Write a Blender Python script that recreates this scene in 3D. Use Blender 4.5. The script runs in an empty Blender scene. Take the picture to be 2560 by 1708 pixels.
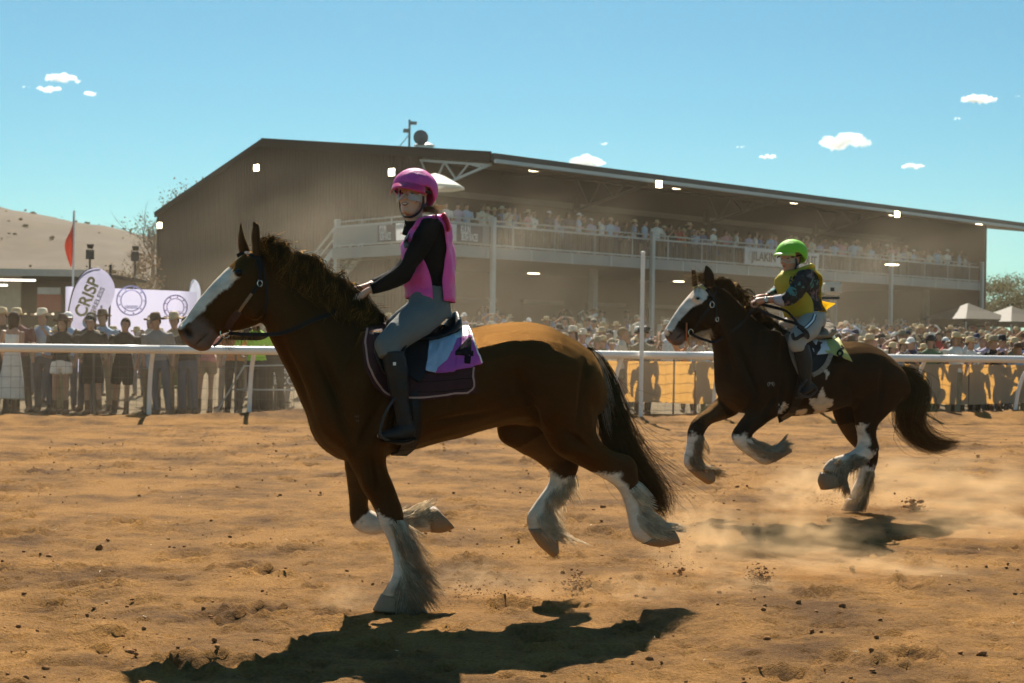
import bpy, bmesh, math, random
import numpy as np
from mathutils import Vector, Matrix
from mathutils.bvhtree import BVHTree

random.seed(7); RNG = np.random.default_rng(11)
SC = bpy.context.scene
COL = SC.collection
R = math.radians

# ------------------------------------------------------------------ camera
CAM_H = 1.55; FPX = 3556.0; ROLL = R(0.8)
cam_d = bpy.data.cameras.new('camera'); cam = bpy.data.objects.new('camera', cam_d); COL.objects.link(cam)
cam_d.sensor_width = 36.0; cam_d.lens = FPX / 2560.0 * 36.0
cam_d.clip_start = 0.1; cam_d.clip_end = 20000
cam_d.shift_y = -3.0 / 2560.0
cam.matrix_world = Matrix.Translation((0, 0, CAM_H)) @ Matrix.Rotation(R(90), 4, 'X') @ Matrix.Rotation(ROLL, 4, 'Z')
cam_d.dof.use_dof = True; cam_d.dof.focus_distance = 8.4; cam_d.dof.aperture_fstop = 4.5
SC.camera = cam

# ------------------------------------------------------------------ sky, sun, exposure
SUN_EL = R(47.0); SUN_AZ = R(-4.0)      # azimuth measured from +Y (behind the riders), towards +X
world = bpy.data.worlds.new('World'); SC.world = world; world.use_nodes = True
wn = world.node_tree; wn.nodes.clear()
wo = wn.nodes.new('ShaderNodeOutputWorld'); wb = wn.nodes.new('ShaderNodeBackground')
sky = wn.nodes.new('ShaderNodeTexSky'); sky.sky_type = 'NISHITA'; sky.sun_disc = False
sky.sun_elevation = SUN_EL; sky.sun_rotation = SUN_AZ
sky.altitude = 300; sky.air_density = 1.0; sky.dust_density = 0.3; sky.ozone_density = 3.0
tint = wn.nodes.new('ShaderNodeMix'); tint.data_type = 'RGBA'; tint.blend_type = 'MULTIPLY'
tint.inputs[0].default_value = 1.0; tint.inputs[7].default_value = (0.51, 0.96, 0.93, 1)
wn.links.new(sky.outputs[0], tint.inputs[6]); wn.links.new(tint.outputs[2], wb.inputs[0])
wb.inputs[1].default_value = 0.05
wn.links.new(wb.outputs[0], wo.inputs[0])
sun_d = bpy.data.lights.new('sun', 'SUN'); sun = bpy.data.objects.new('sun', sun_d); COL.objects.link(sun)
sun_d.energy = 5.0; sun_d.angle = R(0.53); sun_d.color = (1.0, 0.92, 0.78)
sdir = Vector((math.sin(SUN_AZ) * math.cos(SUN_EL), math.cos(SUN_AZ) * math.cos(SUN_EL), math.sin(SUN_EL)))
sun.rotation_euler = sdir.to_track_quat('Z', 'Y').to_euler(); sun.location = sdir * 60

SC.view_settings.view_transform = 'Standard'; SC.view_settings.look = 'None'
SC.view_settings.exposure = 1.0; SC.view_settings.gamma = 1.0
SC.render.engine = 'CYCLES'
cy = SC.cycles
cy.use_denoising = True; cy.max_bounces = 7; cy.diffuse_bounces = 3; cy.glossy_bounces = 2
cy.transmission_bounces = 3; cy.transparent_max_bounces = 12; cy.volume_bounces = 1
cy.volume_step_rate = 2.0; cy.volume_max_steps = 96
cy.sample_clamp_indirect = 6.0; cy.caustics_reflective = False; cy.caustics_refractive = False

# ------------------------------------------------------------------ helpers
def srgb(r, g, b):
    f = lambda c: (c / 12.92 if c <= 0.04045 else ((c + 0.055) / 1.055) ** 2.4)
    return (f(r / 255), f(g / 255), f(b / 255), 1.0)

CR, SR = math.cos(ROLL), math.sin(ROLL)
def ray(px, py):
    """direction (x, 1, z) of the photograph's source pixel, from the camera position"""
    dx, dy = px - 1280.0, py - 854.0 + 3.0
    xx = dx * CR + dy * SR; yy = -dx * SR + dy * CR
    return np.array([xx / FPX, 1.0, -yy / FPX])
CAMP = np.array([0, 0, CAM_H])
def at(px, py, Y):
    return CAMP + ray(px, py) * Y
def on_ground(px, py, z=0.0):
    d = ray(px, py); t = (z - CAM_H) / d[2]; return CAMP + d * t
def proj(P):
    """world points -> source pixels"""
    P = np.atleast_2d(P) - CAMP
    xx = P[:, 0] / P[:, 1] * FPX; yy = -P[:, 2] / P[:, 1] * FPX
    return np.stack([1280 + xx * CR - yy * SR, 854 - 3 + xx * SR + yy * CR], 1)

def tag(o, label=None, cat=None, group=None, kind=None):
    if label: o['label'] = label
    if cat: o['category'] = cat
    if group: o['group'] = group
    if kind: o['kind'] = kind
    return o
def empty(name, loc=(0, 0, 0), rz=0.0, parent=None):
    o = bpy.data.objects.new(name, None); COL.objects.link(o)
    o.location = tuple(loc); o.rotation_euler = (0, 0, rz); o.empty_display_size = 0.2
    if parent: o.parent = parent
    return o
def mesh_data(name, V, F, mats=None, smooth=True, fm=None, recalc=False):
    me = bpy.data.meshes.new(name)
    if isinstance(F, np.ndarray): F = F.tolist()
    me.from_pydata([tuple(map(float, v)) for v in V], [], F)
    if recalc:
        bm = bmesh.new(); bm.from_mesh(me); bmesh.ops.recalc_face_normals(bm, faces=bm.faces); bm.to_mesh(me); bm.free()
    if mats is not None:
        for m in (mats if isinstance(mats, (list, tuple)) else [mats]): me.materials.append(m)
    if fm is not None: me.polygons.foreach_set('material_index', np.asarray(fm, dtype=np.int32))
    if smooth: me.polygons.foreach_set('use_smooth', [True] * len(me.polygons))
    me.update(); return me
def link(name, me, parent=None, loc=None, rz=None):
    o = bpy.data.objects.new(name, me); COL.objects.link(o)
    if parent: o.parent = parent
    if loc is not None: o.location = tuple(map(float, loc))
    if rz is not None: o.rotation_euler = (0, 0, rz)
    return o
def obj(name, V, F, mats=None, parent=None, smooth=True, fm=None, recalc=False):
    return link(name, mesh_data(name, V, F, mats, smooth, fm, recalc), parent)

class G:
    """collects simple shapes of one part"""
    def __init__(s): s.V = []; s.F = []
    def add(s, V, F):
        o = len(s.V); s.V += [tuple(map(float, v)) for v in V]; s.F += [tuple(int(i) + o for i in f) for f in F]; return s
    def box(s, c, d, rz=0.0, M=None):
        hx, hy, hz = d[0] / 2, d[1] / 2, d[2] / 2; V = []
        for sx, sy, sz in ((-1,-1,-1),(1,-1,-1),(1,1,-1),(-1,1,-1),(-1,-1,1),(1,-1,1),(1,1,1),(-1,1,1)):
            x, y, z = sx * hx, sy * hy, sz * hz
            if rz: x, y = x * math.cos(rz) - y * math.sin(rz), x * math.sin(rz) + y * math.cos(rz)
            p = (c[0] + x, c[1] + y, c[2] + z)
            if M is not None: p = tuple(M @ Vector(p))
            V.append(p)
        return s.add(V, [(0,3,2,1),(4,5,6,7),(0,1,5,4),(1,2,6,5),(2,3,7,6),(3,0,4,7)])
    def bar(s, a, b, w, h=None, up=(0, 0, 1)):
        """square bar from a to b"""
        a, b = Vector(a), Vector(b); h = h or w
        d = (b - a).normalized(); u = Vector(up)
        if abs(d.dot(u)) > 0.98: u = Vector((0, 1, 0))
        x = d.cross(u).normalized() * w / 2; y = x.cross(d).normalized() * h / 2
        V = [a - x - y, a + x - y, a + x + y, a - x + y, b - x - y, b + x - y, b + x + y, b - x + y]
        return s.add(V, [(0,3,2,1),(4,5,6,7),(0,1,5,4),(1,2,6,5),(2,3,7,6),(3,0,4,7)])
    def tube(s, pts, r, n=8, cap=True):
        V, F = tube(pts, r, n, cap); return s.add(V, F)
    def lathe(s, prof, n=16, c=(0, 0, 0)):
        V = []; F = []
        for (r, z) in prof:
            for k in range(n):
                a = 2 * math.pi * k / n; V.append((c[0] + r * math.cos(a), c[1] + r * math.sin(a), c[2] + z))
        for i in range(len(prof) - 1):
            for k in range(n):
                F.append((i*n+k, i*n+(k+1)%n, (i+1)*n+(k+1)%n, (i+1)*n+k))
        F.append(tuple(range(n-1, -1, -1))); F.append(tuple((len(prof)-1)*n+k for k in range(n)))
        return s.add(V, F)
    def build(s, name, m, parent=None, smooth=False, recalc=False):
        return obj(name, s.V, s.F, m, parent, smooth, None, recalc)

def tube(pts, r, n=8, cap=True):
    pts = [Vector(p) for p in pts]; m = len(pts)
    rs = r if hasattr(r, '__len__') else [r] * m
    V = []; F = []; ref = None
    for i in range(m):
        t = (pts[min(i+1, m-1)] - pts[max(i-1, 0)]).normalized()
        if ref is None:
            ref = Vector((0, 0, 1)) if abs(t.z) < 0.9 else Vector((1, 0, 0))
        x = ref.cross(t).normalized(); y = t.cross(x).normalized(); ref = y.copy() if False else ref
        if abs(ref.dot(t)) > 0.97: ref = x.copy()
        for k in range(n):
            a = 2 * math.pi * k / n
            V.append(pts[i] + (x * math.cos(a) + y * math.sin(a)) * rs[i])
    for i in range(m - 1):
        for k in range(n):
            F.append((i*n+k, i*n+(k+1)%n, (i+1)*n+(k+1)%n, (i+1)*n+k))
    if cap: F.append(tuple(range(n-1, -1, -1))); F.append(tuple((m-1)*n+k for k in range(n)))
    return V, F

def catmull(P, sub):
    P = np.asarray(P, float); n = len(P)
    if n < 3: 
        t = np.linspace(0, 1, sub * (n - 1) + 1)[:, None]; return P[0] * (1 - t) + P[-1] * t
    E = np.vstack([2 * P[0] - P[1], P, 2 * P[-1] - P[-2]]); out = []
    for i in range(n - 1):
        p0, p1, p2, p3 = E[i], E[i+1], E[i+2], E[i+3]
        for k in range(sub):
            t = k / sub
            out.append(0.5 * ((2*p1) + (-p0+p2)*t + (2*p0-5*p1+4*p2-p3)*t*t + (-p0+3*p1-3*p2+p3)*t**3))
    out.append(P[-1]); return np.array(out)

def loft(A, B, hw, sub=3, n=20, egg=0.0, pw=2.0, up=None):
    """closed skin through rings. A, B: 3-D end points of each ring's long axis; hw: half width across it."""
    A = np.asarray(A, float); B = np.asarray(B, float); hw = np.asarray(hw, float)
    eg = np.full(len(hw), egg) if np.isscalar(egg) else np.asarray(egg, float)
    S = catmull(np.hstack([A, B, hw[:, None], eg[:, None]]), sub)
    V = []; F = []; m = len(S)
    C = (S[:, 0:3] + S[:, 3:6]) / 2
    for i in range(m):
        a, b = S[i, 0:3], S[i, 3:6]; c = (a + b) / 2; ax = (a - b) / 2
        t = C[min(i+1, m-1)] - C[max(i-1, 0)]
        w = np.cross(t, ax); nw = np.linalg.norm(w); w = w / nw if nw > 1e-9 else np.array([0, 1, 0])
        if up is not None: w = np.asarray(up, float)
        for k in range(n):
            ph = 2 * math.pi * k / n; cs, sn = math.cos(ph), math.sin(ph)
            e = 2.0 / pw
            cs2 = math.copysign(abs(cs) ** e, cs); sn2 = math.copysign(abs(sn) ** e, sn)
            V.append(c + ax * cs2 + w * sn2 * max(S[i, 6], 0.002) * (1 - S[i, 7] * cs2))
    for i in range(m - 1):
        for k in range(n):
            F.append((i*n+k, i*n+(k+1)%n, (i+1)*n+(k+1)%n, (i+1)*n+k))
    F.append(tuple(range(n-1, -1, -1))); F.append(tuple((m-1)*n+k for k in range(n)))
    return V, F, C

def merge(parts):
    V = []; F = []
    for p in parts:
        o = len(V); V += [tuple(map(float, v)) for v in p[0]]; F += [tuple(i + o for i in f) for f in p[1]]
    return V, F

def blob(name, parts, voxel, smooth=4, factor=0.5):
    """one continuous skin around overlapping closed parts"""
    V, F = merge(parts)
    me = mesh_data('tmp', V, F, recalc=True, smooth=False)
    o = bpy.data.objects.new('tmp', me); COL.objects.link(o)
    md = o.modifiers.new('r', 'REMESH'); md.mode = 'VOXEL'; md.voxel_size = voxel; md.use_smooth_shade = True
    if smooth:
        ms = o.modifiers.new('s', 'SMOOTH'); ms.factor = factor; ms.iterations = smooth
    dg = bpy.context.evaluated_depsgraph_get(); ev = o.evaluated_get(dg)
    out = bpy.data.meshes.new_from_object(ev); out.name = name
    bpy.data.objects.remove(o); bpy.data.meshes.remove(me)
    out.materials.clear()
    out.polygons.foreach_set('use_smooth', [True] * len(out.polygons))
    return out
def verts_np(me):
    a = np.empty(len(me.vertices) * 3); me.vertices.foreach_get('co', a); return a.reshape(-1, 3)
def set_verts(me, V):
    me.vertices.foreach_set('co', np.asarray(V, float).ravel()); me.update()
def normals_np(me):
    a = np.empty(len(me.vertices) * 3); me.vertices.foreach_get('normal', a); return a.reshape(-1, 3)
def set_color(me, name, C):
    C = np.asarray(C, float)
    if C.shape[1] == 3: C = np.hstack([C, np.ones((len(C), 1))])
    at_ = me.color_attributes.new(name, 'FLOAT_COLOR', 'POINT'); at_.data.foreach_set('color', C.ravel())

# value noise in numpy
_perm = RNG.random((512,))
def _h(i, j, k):
    n = (i * 374761393 + j * 668265263 + k * 1274126177) & 0xffffffff
    n = ((n ^ (n >> 13)) * 1274126177) & 0xffffffff
    return ((n ^ (n >> 16)) & 0xffff) / 65535.0
def vnoise(x, y, z=None):
    x = np.asarray(x, float); y = np.asarray(y, float); z = np.zeros_like(x) if z is None else np.asarray(z, float)
    i, j, k = np.floor(x).astype(np.int64), np.floor(y).astype(np.int64), np.floor(z).astype(np.int64)
    u, v, w = x - i, y - j, z - k
    u, v, w = (t * t * (3 - 2 * t) for t in (u, v, w))
    r = 0
    for a in (0, 1):
        for b in (0, 1):
            for c in (0, 1):
                r = r + _h(i + a, j + b, k + c) * (u if a else 1 - u) * (v if b else 1 - v) * (w if c else 1 - w)
    return r * 2 - 1
def fbm(x, y, z=None, o=4):
    r = 0; a = 0.5; f = 1.0
    for q in range(o):
        r = r + a * vnoise(x * f + 17.3 * q, y * f + 5.1 * q, None if z is None else z * f); a *= 0.5; f *= 2.03
    return r

# ------------------------------------------------------------------ materials
def new_mat(name):
    m = bpy.data.materials.new(name); m.use_nodes = True; nt = m.node_tree
    return m, nt, nt.nodes['Principled BSDF']
def mat(name, col, rough=0.6, var=0.12, scale=8.0, bump=0.0, bscale=60.0, metal=0.0, spec=0.5, sheen=0.0, stretch=None, dirt=None):
    m, nt, p = new_mat(name); N = nt.nodes; L = nt.links
    p.inputs['Roughness'].default_value = rough; p.inputs['Metallic'].default_value = metal
    p.inputs['Specular IOR Level'].default_value = spec
    if sheen: p.inputs['Sheen Weight'].default_value = sheen
    tc = N.new('ShaderNodeTexCoord'); mp = N.new('ShaderNodeMapping'); L.new(tc.outputs['Object'], mp.inputs[0])
    if stretch: mp.inputs['Scale'].default_value = stretch
    nz = N.new('ShaderNodeTexNoise'); nz.inputs['Scale'].default_value = scale; nz.inputs['Detail'].default_value = 5
    L.new(mp.outputs[0], nz.inputs[0])
    mx = N.new('ShaderNodeMix'); mx.data_type = 'RGBA'; L.new(nz.outputs[0], mx.inputs[0])
    c = np.array(col[:3]); d = np.array(dirt[:3]) if dirt else c * (1 - 2 * var)
    mx.inputs[6].default_value = (*d, 1); mx.inputs[7].default_value = (*np.clip(c * (1 + var), 0, 1), 1)
    L.new(mx.outputs[2], p.inputs['Base Color'])
    if bump:
        n2 = N.new('ShaderNodeTexNoise'); n2.inputs['Scale'].default_value = bscale; n2.inputs['Detail'].default_value = 4
        L.new(mp.outputs[0], n2.inputs[0])
        b = N.new('ShaderNodeBump'); b.inputs['Strength'].default_value = bump; b.inputs['Distance'].default_value = 0.02
        L.new(n2.outputs[0], b.inputs['Height']); L.new(b.outputs[0], p.inputs['Normal'])
    return m
def mat_attr(name, attr, rough=0.5, spec=0.5, bump=0.0, bscale=200, sheen=0.0, noise=0.25, nscale=30, translucent=0.0, stretch=None):
    m, nt, p = new_mat(name); N = nt.nodes; L = nt.links
    p.inputs['Roughness'].default_value = rough; p.inputs['Specular IOR Level'].default_value = spec
    if sheen: p.inputs['Sheen Weight'].default_value = sheen; p.inputs['Sheen Roughness'].default_value = 0.4
    a = N.new('ShaderNodeAttribute'); a.attribute_name = attr
    tc = N.new('ShaderNodeTexCoord'); mp = N.new('ShaderNodeMapping'); L.new(tc.outputs['Object'], mp.inputs[0])
    if stretch: mp.inputs['Scale'].default_value = stretch
    nz = N.new('ShaderNodeTexNoise'); nz.inputs['Scale'].default_value = nscale; nz.inputs['Detail'].default_value = 6
    L.new(mp.outputs[0], nz.inputs[0])
    mr = N.new('ShaderNodeMapRange'); mr.inputs[1].default_value = 0.3; mr.inputs[2].default_value = 0.7
    mr.inputs[3].default_value = 1 - noise; mr.inputs[4].default_value = 1 + noise; L.new(nz.outputs[0], mr.inputs[0])
    mx = N.new('ShaderNodeMix'); mx.data_type = 'RGBA'; mx.blend_type = 'MULTIPLY'; mx.inputs[0].default_value = 1
    L.new(a.outputs['Color'], mx.inputs[6]); L.new(mr.outputs[0], mx.inputs[7]); L.new(mx.outputs[2], p.inputs['Base Color'])
    if bump:
        n2 = N.new('ShaderNodeTexNoise'); n2.inputs['Scale'].default_value = bscale; n2.inputs['Detail'].default_value = 3
        L.new(mp.outputs[0], n2.inputs[0]); b = N.new('ShaderNodeBump'); b.inputs['Strength'].default_value = bump; b.inputs['Distance'].default_value = 0.01
        L.new(n2.outputs[0], b.inputs['Height']); L.new(b.outputs[0], p.inputs['Normal'])
    if translucent:
        tr = N.new('ShaderNodeBsdfTranslucent'); L.new(mx.outputs[2], tr.inputs[0])
        ms = N.new('ShaderNodeMixShader'); ms.inputs[0].default_value = translucent
        L.new(p.outputs[0], ms.inputs[1]); L.new(tr.outputs[0], ms.inputs[2]); L.new(ms.outputs[0], N['Material Output'].inputs[0])
    return m
def mat_obj(name, rough=0.8, tint=None, noise=0.2, translucent=0.0):
    """colour comes from each object's own colour"""
    m, nt, p = new_mat(name); N = nt.nodes; L = nt.links
    p.inputs['Roughness'].default_value = rough; p.inputs['Specular IOR Level'].default_value = 0.25
    oi = N.new('ShaderNodeObjectInfo'); tc = N.new('ShaderNodeTexCoord')
    nz = N.new('ShaderNodeTexNoise'); nz.inputs['Scale'].default_value = 9; L.new(tc.outputs['Object'], nz.inputs[0])
    mr = N.new('ShaderNodeMapRange'); mr.inputs[3].default_value = 1 - noise; mr.inputs[4].default_value = 1 + noise
    L.new(nz.outputs[0], mr.inputs[0])
    mx = N.new('ShaderNodeMix'); mx.data_type = 'RGBA'; mx.blend_type = 'MULTIPLY'; mx.inputs[0].default_value = 1
    L.new(oi.outputs['Color'], mx.inputs[6]); L.new(mr.outputs[0], mx.inputs[7]); L.new(mx.outputs[2], p.inputs['Base Color'])
    return m
def mat_emit(name, col, strength):
    m, nt, p = new_mat(name); p.inputs['Base Color'].default_value = col
    p.inputs['Emission Color'].default_value = col; p.inputs['Emission Strength'].default_value = strength; return m
def mat_cloth(name, col, transl=0.35, rough=0.7, var=0.1, scale=6, bump=0.2, bscale=25, gloss=0.5):
    m = mat(name, col, rough, var, scale, bump, bscale, spec=gloss); nt = m.node_tree; N = nt.nodes; L = nt.links
    p = N['Principled BSDF']; tr = N.new('ShaderNodeBsdfTranslucent'); src = p.inputs['Base Color'].links[0].from_socket
    L.new(src, tr.inputs[0]); ms = N.new('ShaderNodeMixShader'); ms.inputs[0].default_value = transl
    L.new(p.outputs[0], ms.inputs[1]); L.new(tr.outputs[0], ms.inputs[2]); L.new(ms.outputs[0], N['Material Output'].inputs[0])
    return m
def text_mesh(name, body, size, m, parent, M, ext=0.004, sx=1.0, bold=0.0, shear=0.0):
    cu = bpy.data.curves.new('t', 'FONT'); cu.body = body; cu.size = size; cu.extrude = ext
    cu.align_x = 'CENTER'; cu.align_y = 'CENTER'; cu.offset = bold; cu.shear = shear
    o = bpy.data.objects.new('t', cu); COL.objects.link(o)
    dg = bpy.context.evaluated_depsgraph_get(); me = bpy.data.meshes.new_from_object(o.evaluated_get(dg)); me.name = name
    bpy.data.objects.remove(o)
    me.transform(M @ Matrix.Diagonal((sx, 1, 1, 1))); me.materials.clear(); me.materials.append(m)
    return link(name, me, parent)
# ================================================================== the setting: ground
RAIL_A = on_ground(374, 1051); RAIL_B = on_ground(2539, 1050)     # the running rail's line on the ground
rdir = (RAIL_B - RAIL_A); rdir = rdir / np.linalg.norm(rdir); rnorm = np.array([-rdir[1], rdir[0], 0])
def rail_pt(s, off=0.0, z=0.0):
    p = RAIL_A + rdir * s + rnorm * off; return np.array([p[0], p[1], z])
def rail_s(px):
    """distance along the rail that shows at this photo column"""
    d = ray(px, 880); d = np.array([d[0], 1.0]); 
    A = np.array([[d[0], -rdir[0]], [d[1], -rdir[1]]]); t = np.linalg.solve(A, RAIL_A[:2]); return t[1]

hoofs = []
def ground_z(X, Y):
    X = np.asarray(X, float); Y = np.asarray(Y, float)
    off = (X - RAIL_A[0]) * rnorm[0] + (Y - RAIL_A[1]) * rnorm[1]      # distance behind the rail line
    s = (X - RAIL_A[0]) * rdir[0] + (Y - RAIL_A[1]) * rdir[1]
    near = np.clip((40 - Y) / 10, 0, 1)
    z = 0.05 * fbm(X * 0.25, Y * 0.4, o=3) + 0.020 * fbm(X * 1.3, Y * 2.2, o=3) 
    rough = np.clip(0.55 + 0.9 * fbm(X * 0.45 + 9, Y * 0.8, o=3), 0.1, 1.3)
    z = z + near * rough * (0.028 * fbm(X * 5.5, Y * 7, o=4) + 0.012 * np.abs(fbm(X * 17, Y * 24, o=2)))
    pit = np.clip(vnoise(X * 10 + 3, Y * 11) + 0.45 * vnoise(X * 24, Y * 26) + 0.5 * (rough - 0.75) - 0.42, 0, 1)
    z = z - near * 0.050 * pit + near * 0.012 * np.clip(vnoise(X * 13 + 40, Y * 17) - 0.35, 0, 1)
    # berm and drag ruts along the rail
    z = z + 0.15 * np.exp(-((off + 0.15) / 0.75) ** 2) * (1 + 0.9 * fbm(s * 0.7, off * 1.1, o=3))
    z = z - 0.09 * np.exp(-((off + 1.35) / 0.10) ** 2) * (0.8 + 0.5 * vnoise(s * 0.4, s * 0)) - 0.05 * np.exp(-((off + 2.4) / 0.1) ** 2) * (0.6 + 0.7 * vnoise(s * 0.3 + 5, s * 0))
    # the public area rises towards the stand
    z = z + np.clip((off - 3.0) * 0.036, 0, 1.15) + np.clip((off - 40) * 0.012, 0, 2.0)
    return z
xs = np.concatenate([-np.geomspace(3000, 6.2, 60), np.arange(-6, 7.6, 0.027), np.geomspace(7.7, 3000, 70)])
ya = [1.0]; st = 0.25
while ya[-1] < 4.0: ya.append(ya[-1] + 0.2)
while ya[-1] < 34: ya.append(ya[-1] + max(0.019, 0.0040 * ya[-1] ** 1.02))
while ya[-1] < 4000: ya.append(ya[-1] * 1.05)
ys = np.array(ya)
GX, GY = np.meshgrid(xs, ys)
GZ = ground_z(GX, GY)
# hoof pits with pushed-up rims
hp = np.random.default_rng(5)
HX = hp.uniform(-7, 9, 900); HY = 4.4 + 20 * hp.random(900) ** 1.25
for hx, hy in zip(HX, HY):
    if vnoise(hx * 0.35, hy * 0.5) < -0.15 and hp.random() < 0.7: continue
    rx, ry, dp = hp.uniform(0.05, 0.14), hp.uniform(0.06, 0.15), hp.uniform(0.012, 0.062)
    i0, i1 = np.searchsorted(xs, [hx - 0.4, hx + 0.4]); j0, j1 = np.searchsorted(ys, [hy - 0.4, hy + 0.4])
    if i1 - i0 < 2 or j1 - j0 < 2: continue
    sx, sy = GX[j0:j1, i0:i1] - hx, GY[j0:j1, i0:i1] - hy
    q = np.sqrt((sx / rx) ** 2 + (sy / ry) ** 2) * (1 + 0.35 * fbm(sx * 9 + hx, sy * 9 + hy, o=2))
    GZ[j0:j1, i0:i1] += -dp * np.exp(-(q ** 2.5)) + dp * 0.7 * np.exp(-((q - 1.45) / 0.4) ** 2) * (0.6 + 0.9 * vnoise(sx * 22 + hx, sy * 22))
ny, nx = GX.shape
idx = np.arange(ny * nx).reshape(ny, nx)
GF = np.stack([idx[:-1, :-1], idx[:-1, 1:], idx[1:, 1:], idx[1:, :-1]], -1).reshape(-1, 4)
gm, nt, p = new_mat('dirt'); N = nt.nodes; L = nt.links
p.inputs['Roughness'].default_value = 0.95; p.inputs['Specular IOR Level'].default_value = 0.15
geo = N.new('ShaderNodeNewGeometry'); mp = N.new('ShaderNodeMapping'); L.new(geo.outputs['Position'], mp.inputs[0])
mp.inputs['Scale'].default_value = (1, 1, 1)
def nz(sc, det=6, src=mp, rough=0.6):
    n = N.new('ShaderNodeTexNoise'); n.inputs['Scale'].default_value = sc; n.inputs['Detail'].default_value = det; n.inputs['Roughness'].default_value = rough
    L.new(src.outputs[0], n.inputs[0]); return n
r1 = N.new('ShaderNodeValToRGB'); L.new(nz(0.9, 8, rough=0.7).outputs[0], r1.inputs[0])
r1.color_ramp.elements[0].position = 0.37; r1.color_ramp.elements[1].position = 0.58
r1.color_ramp.elements[0].color = (0.135, 0.066, 0.020, 1); r1.color_ramp.elements[1].color = (0.37, 0.186, 0.051, 1)
r2 = N.new('ShaderNodeValToRGB'); L.new(nz(55, 6).outputs[0], r2.inputs[0])
r2.color_ramp.elements[0].position = 0.33; r2.color_ramp.elements[0].color = (0.55, 0.5, 0.46, 1)
r2.color_ramp.elements[1].position = 0.6; r2.color_ramp.elements[1].color = (1, 1, 1, 1)
m1 = N.new('ShaderNodeMix'); m1.data_type = 'RGBA'; m1.blend_type = 'MULTIPLY'; m1.inputs[0].default_value = 0.75
L.new(r1.outputs[0], m1.inputs[6]); L.new(r2.outputs[0], m1.inputs[7])
# greyer trampled gravel behind the rail, darkened for crowd shade, dry grass further out
sep = N.new('ShaderNodeSeparateXYZ'); L.new(geo.outputs['Position'], sep.inputs[0])
def mathn(op, a, b=None):
    n = N.new('ShaderNodeMath'); n.operation = op
    for i, v in enumerate((a, b)):
        if v is None: continue
        if isinstance(v, (int, float)): n.inputs[i].default_value = v
        else: L.new(v, n.inputs[i])
    return n.outputs[0]
offn = mathn('ADD', mathn('MULTIPLY', sep.outputs[0], float(rnorm[0])), mathn('MULTIPLY', sep.outputs[1], float(rnorm[1])))
offn = mathn('SUBTRACT', offn, float(RAIL_A @ rnorm))
offn = mathn('ADD', offn, mathn('MULTIPLY', mathn('SUBTRACT', nz(1.2).outputs[0], 0.5), 1.6))
mr = N.new('ShaderNodeMapRange'); L.new(offn, mr.inputs[0]); mr.inputs[1].default_value = 0.2; mr.inputs[2].default_value = 0.9
r3 = N.new('ShaderNodeValToRGB'); L.new(nz(4, 6).outputs[0], r3.inputs[0])
r3.color_ramp.elements[0].position = 0.3; r3.color_ramp.elements[0].color = (0.095, 0.066, 0.036, 1); r3.color_ramp.elements[1].position = 0.7; r3.color_ramp.elements[1].color = (0.25, 0.185, 0.10, 1)
m2 = N.new('ShaderNodeMix'); m2.data_type = 'RGBA'; L.new(mr.outputs[0], m2.inputs[0]); L.new(m1.outputs[2], m2.inputs[6]); L.new(r3.outputs[0], m2.inputs[7])
L.new(m2.outputs[2], p.inputs['Base Color'])
bp = N.new('ShaderNodeBump'); bp.inputs['Strength'].default_value = 0.9; bp.inputs['Distance'].default_value = 0.03
L.new(mathn('ADD', nz(34, 5).outputs[0], mathn('ADD', mathn('MULTIPLY', nz(110, 4).outputs[0], 0.6), mathn('MULTIPLY', nz(300, 2).outputs[0], 0.3))), bp.inputs['Height']); L.new(bp.outputs[0], p.inputs['Normal'])
DIRT = gm
ground = obj('ground', np.stack([GX, GY, GZ], -1).reshape(-1, 3), GF, gm); tag(ground, kind='structure')
def gz(x, y):
    return float(ground_z(np.array([x]), np.array([y]))[0])

# loose clods lying on the track (nobody could count them)
def rock(r, rg, sub=1):
    t = (1 + 5 ** 0.5) / 2
    V = np.array([(-1,t,0),(1,t,0),(-1,-t,0),(1,-t,0),(0,-1,t),(0,1,t),(0,-1,-t),(0,1,-t),(t,0,-1),(t,0,1),(-t,0,-1),(-t,0,1)], float)
    V /= np.linalg.norm(V[0]); V = V * rg.uniform(0.6, 1.25, (12, 1)) * r * np.array([rg.uniform(.8, 1.4), rg.uniform(.7, 1.1), rg.uniform(.5, .9)])
    a = rg.uniform(0, 6.28); c, s_ = math.cos(a), math.sin(a); V = V @ np.array([[c, s_, 0], [-s_, c, 0], [0, 0, 1]])
    F = [(0,11,5),(0,5,1),(0,1,7),(0,7,10),(0,10,11),(1,5,9),(5,11,4),(11,10,2),(10,7,6),(7,1,8),(3,9,4),(3,4,2),(3,2,6),(3,6,8),(3,8,9),(4,9,5),(2,4,11),(6,2,10),(8,6,7),(9,8,1)]
    return V, F
rg = np.random.default_rng(21); cl = G(); n_c = 0
while n_c < 4200:
    x = rg.uniform(-7, 9); y = 4.3 + 20 * rg.random() ** 1.8
    if fbm(np.array([x * 0.5 + 9]), np.array([y * 0.9]), o=3)[0] + 0.22 * rg.normal() < 0.10: continue
    r = 0.0045 + 0.016 * rg.random() ** 3.2 + (0.014 * rg.random() if rg.random() < 0.05 else 0)
    V, F = rock(r, rg); 
    i = min(np.searchsorted(xs, x), nx - 1); j = min(np.searchsorted(ys, y), ny - 1)
    cl.add(V + np.array([x, y, GZ[j, i] + r * 0.35]), F); n_c += 1
CLOD = mat('clod', (0.30, 0.145, 0.055), 0.95, 0.3, 30, spec=0.1)
o = cl.build('loose_clods', CLOD, None, True); tag(o, 'loose dark clods of earth scattered over the dirt track', 'clods', kind='stuff')
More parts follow.
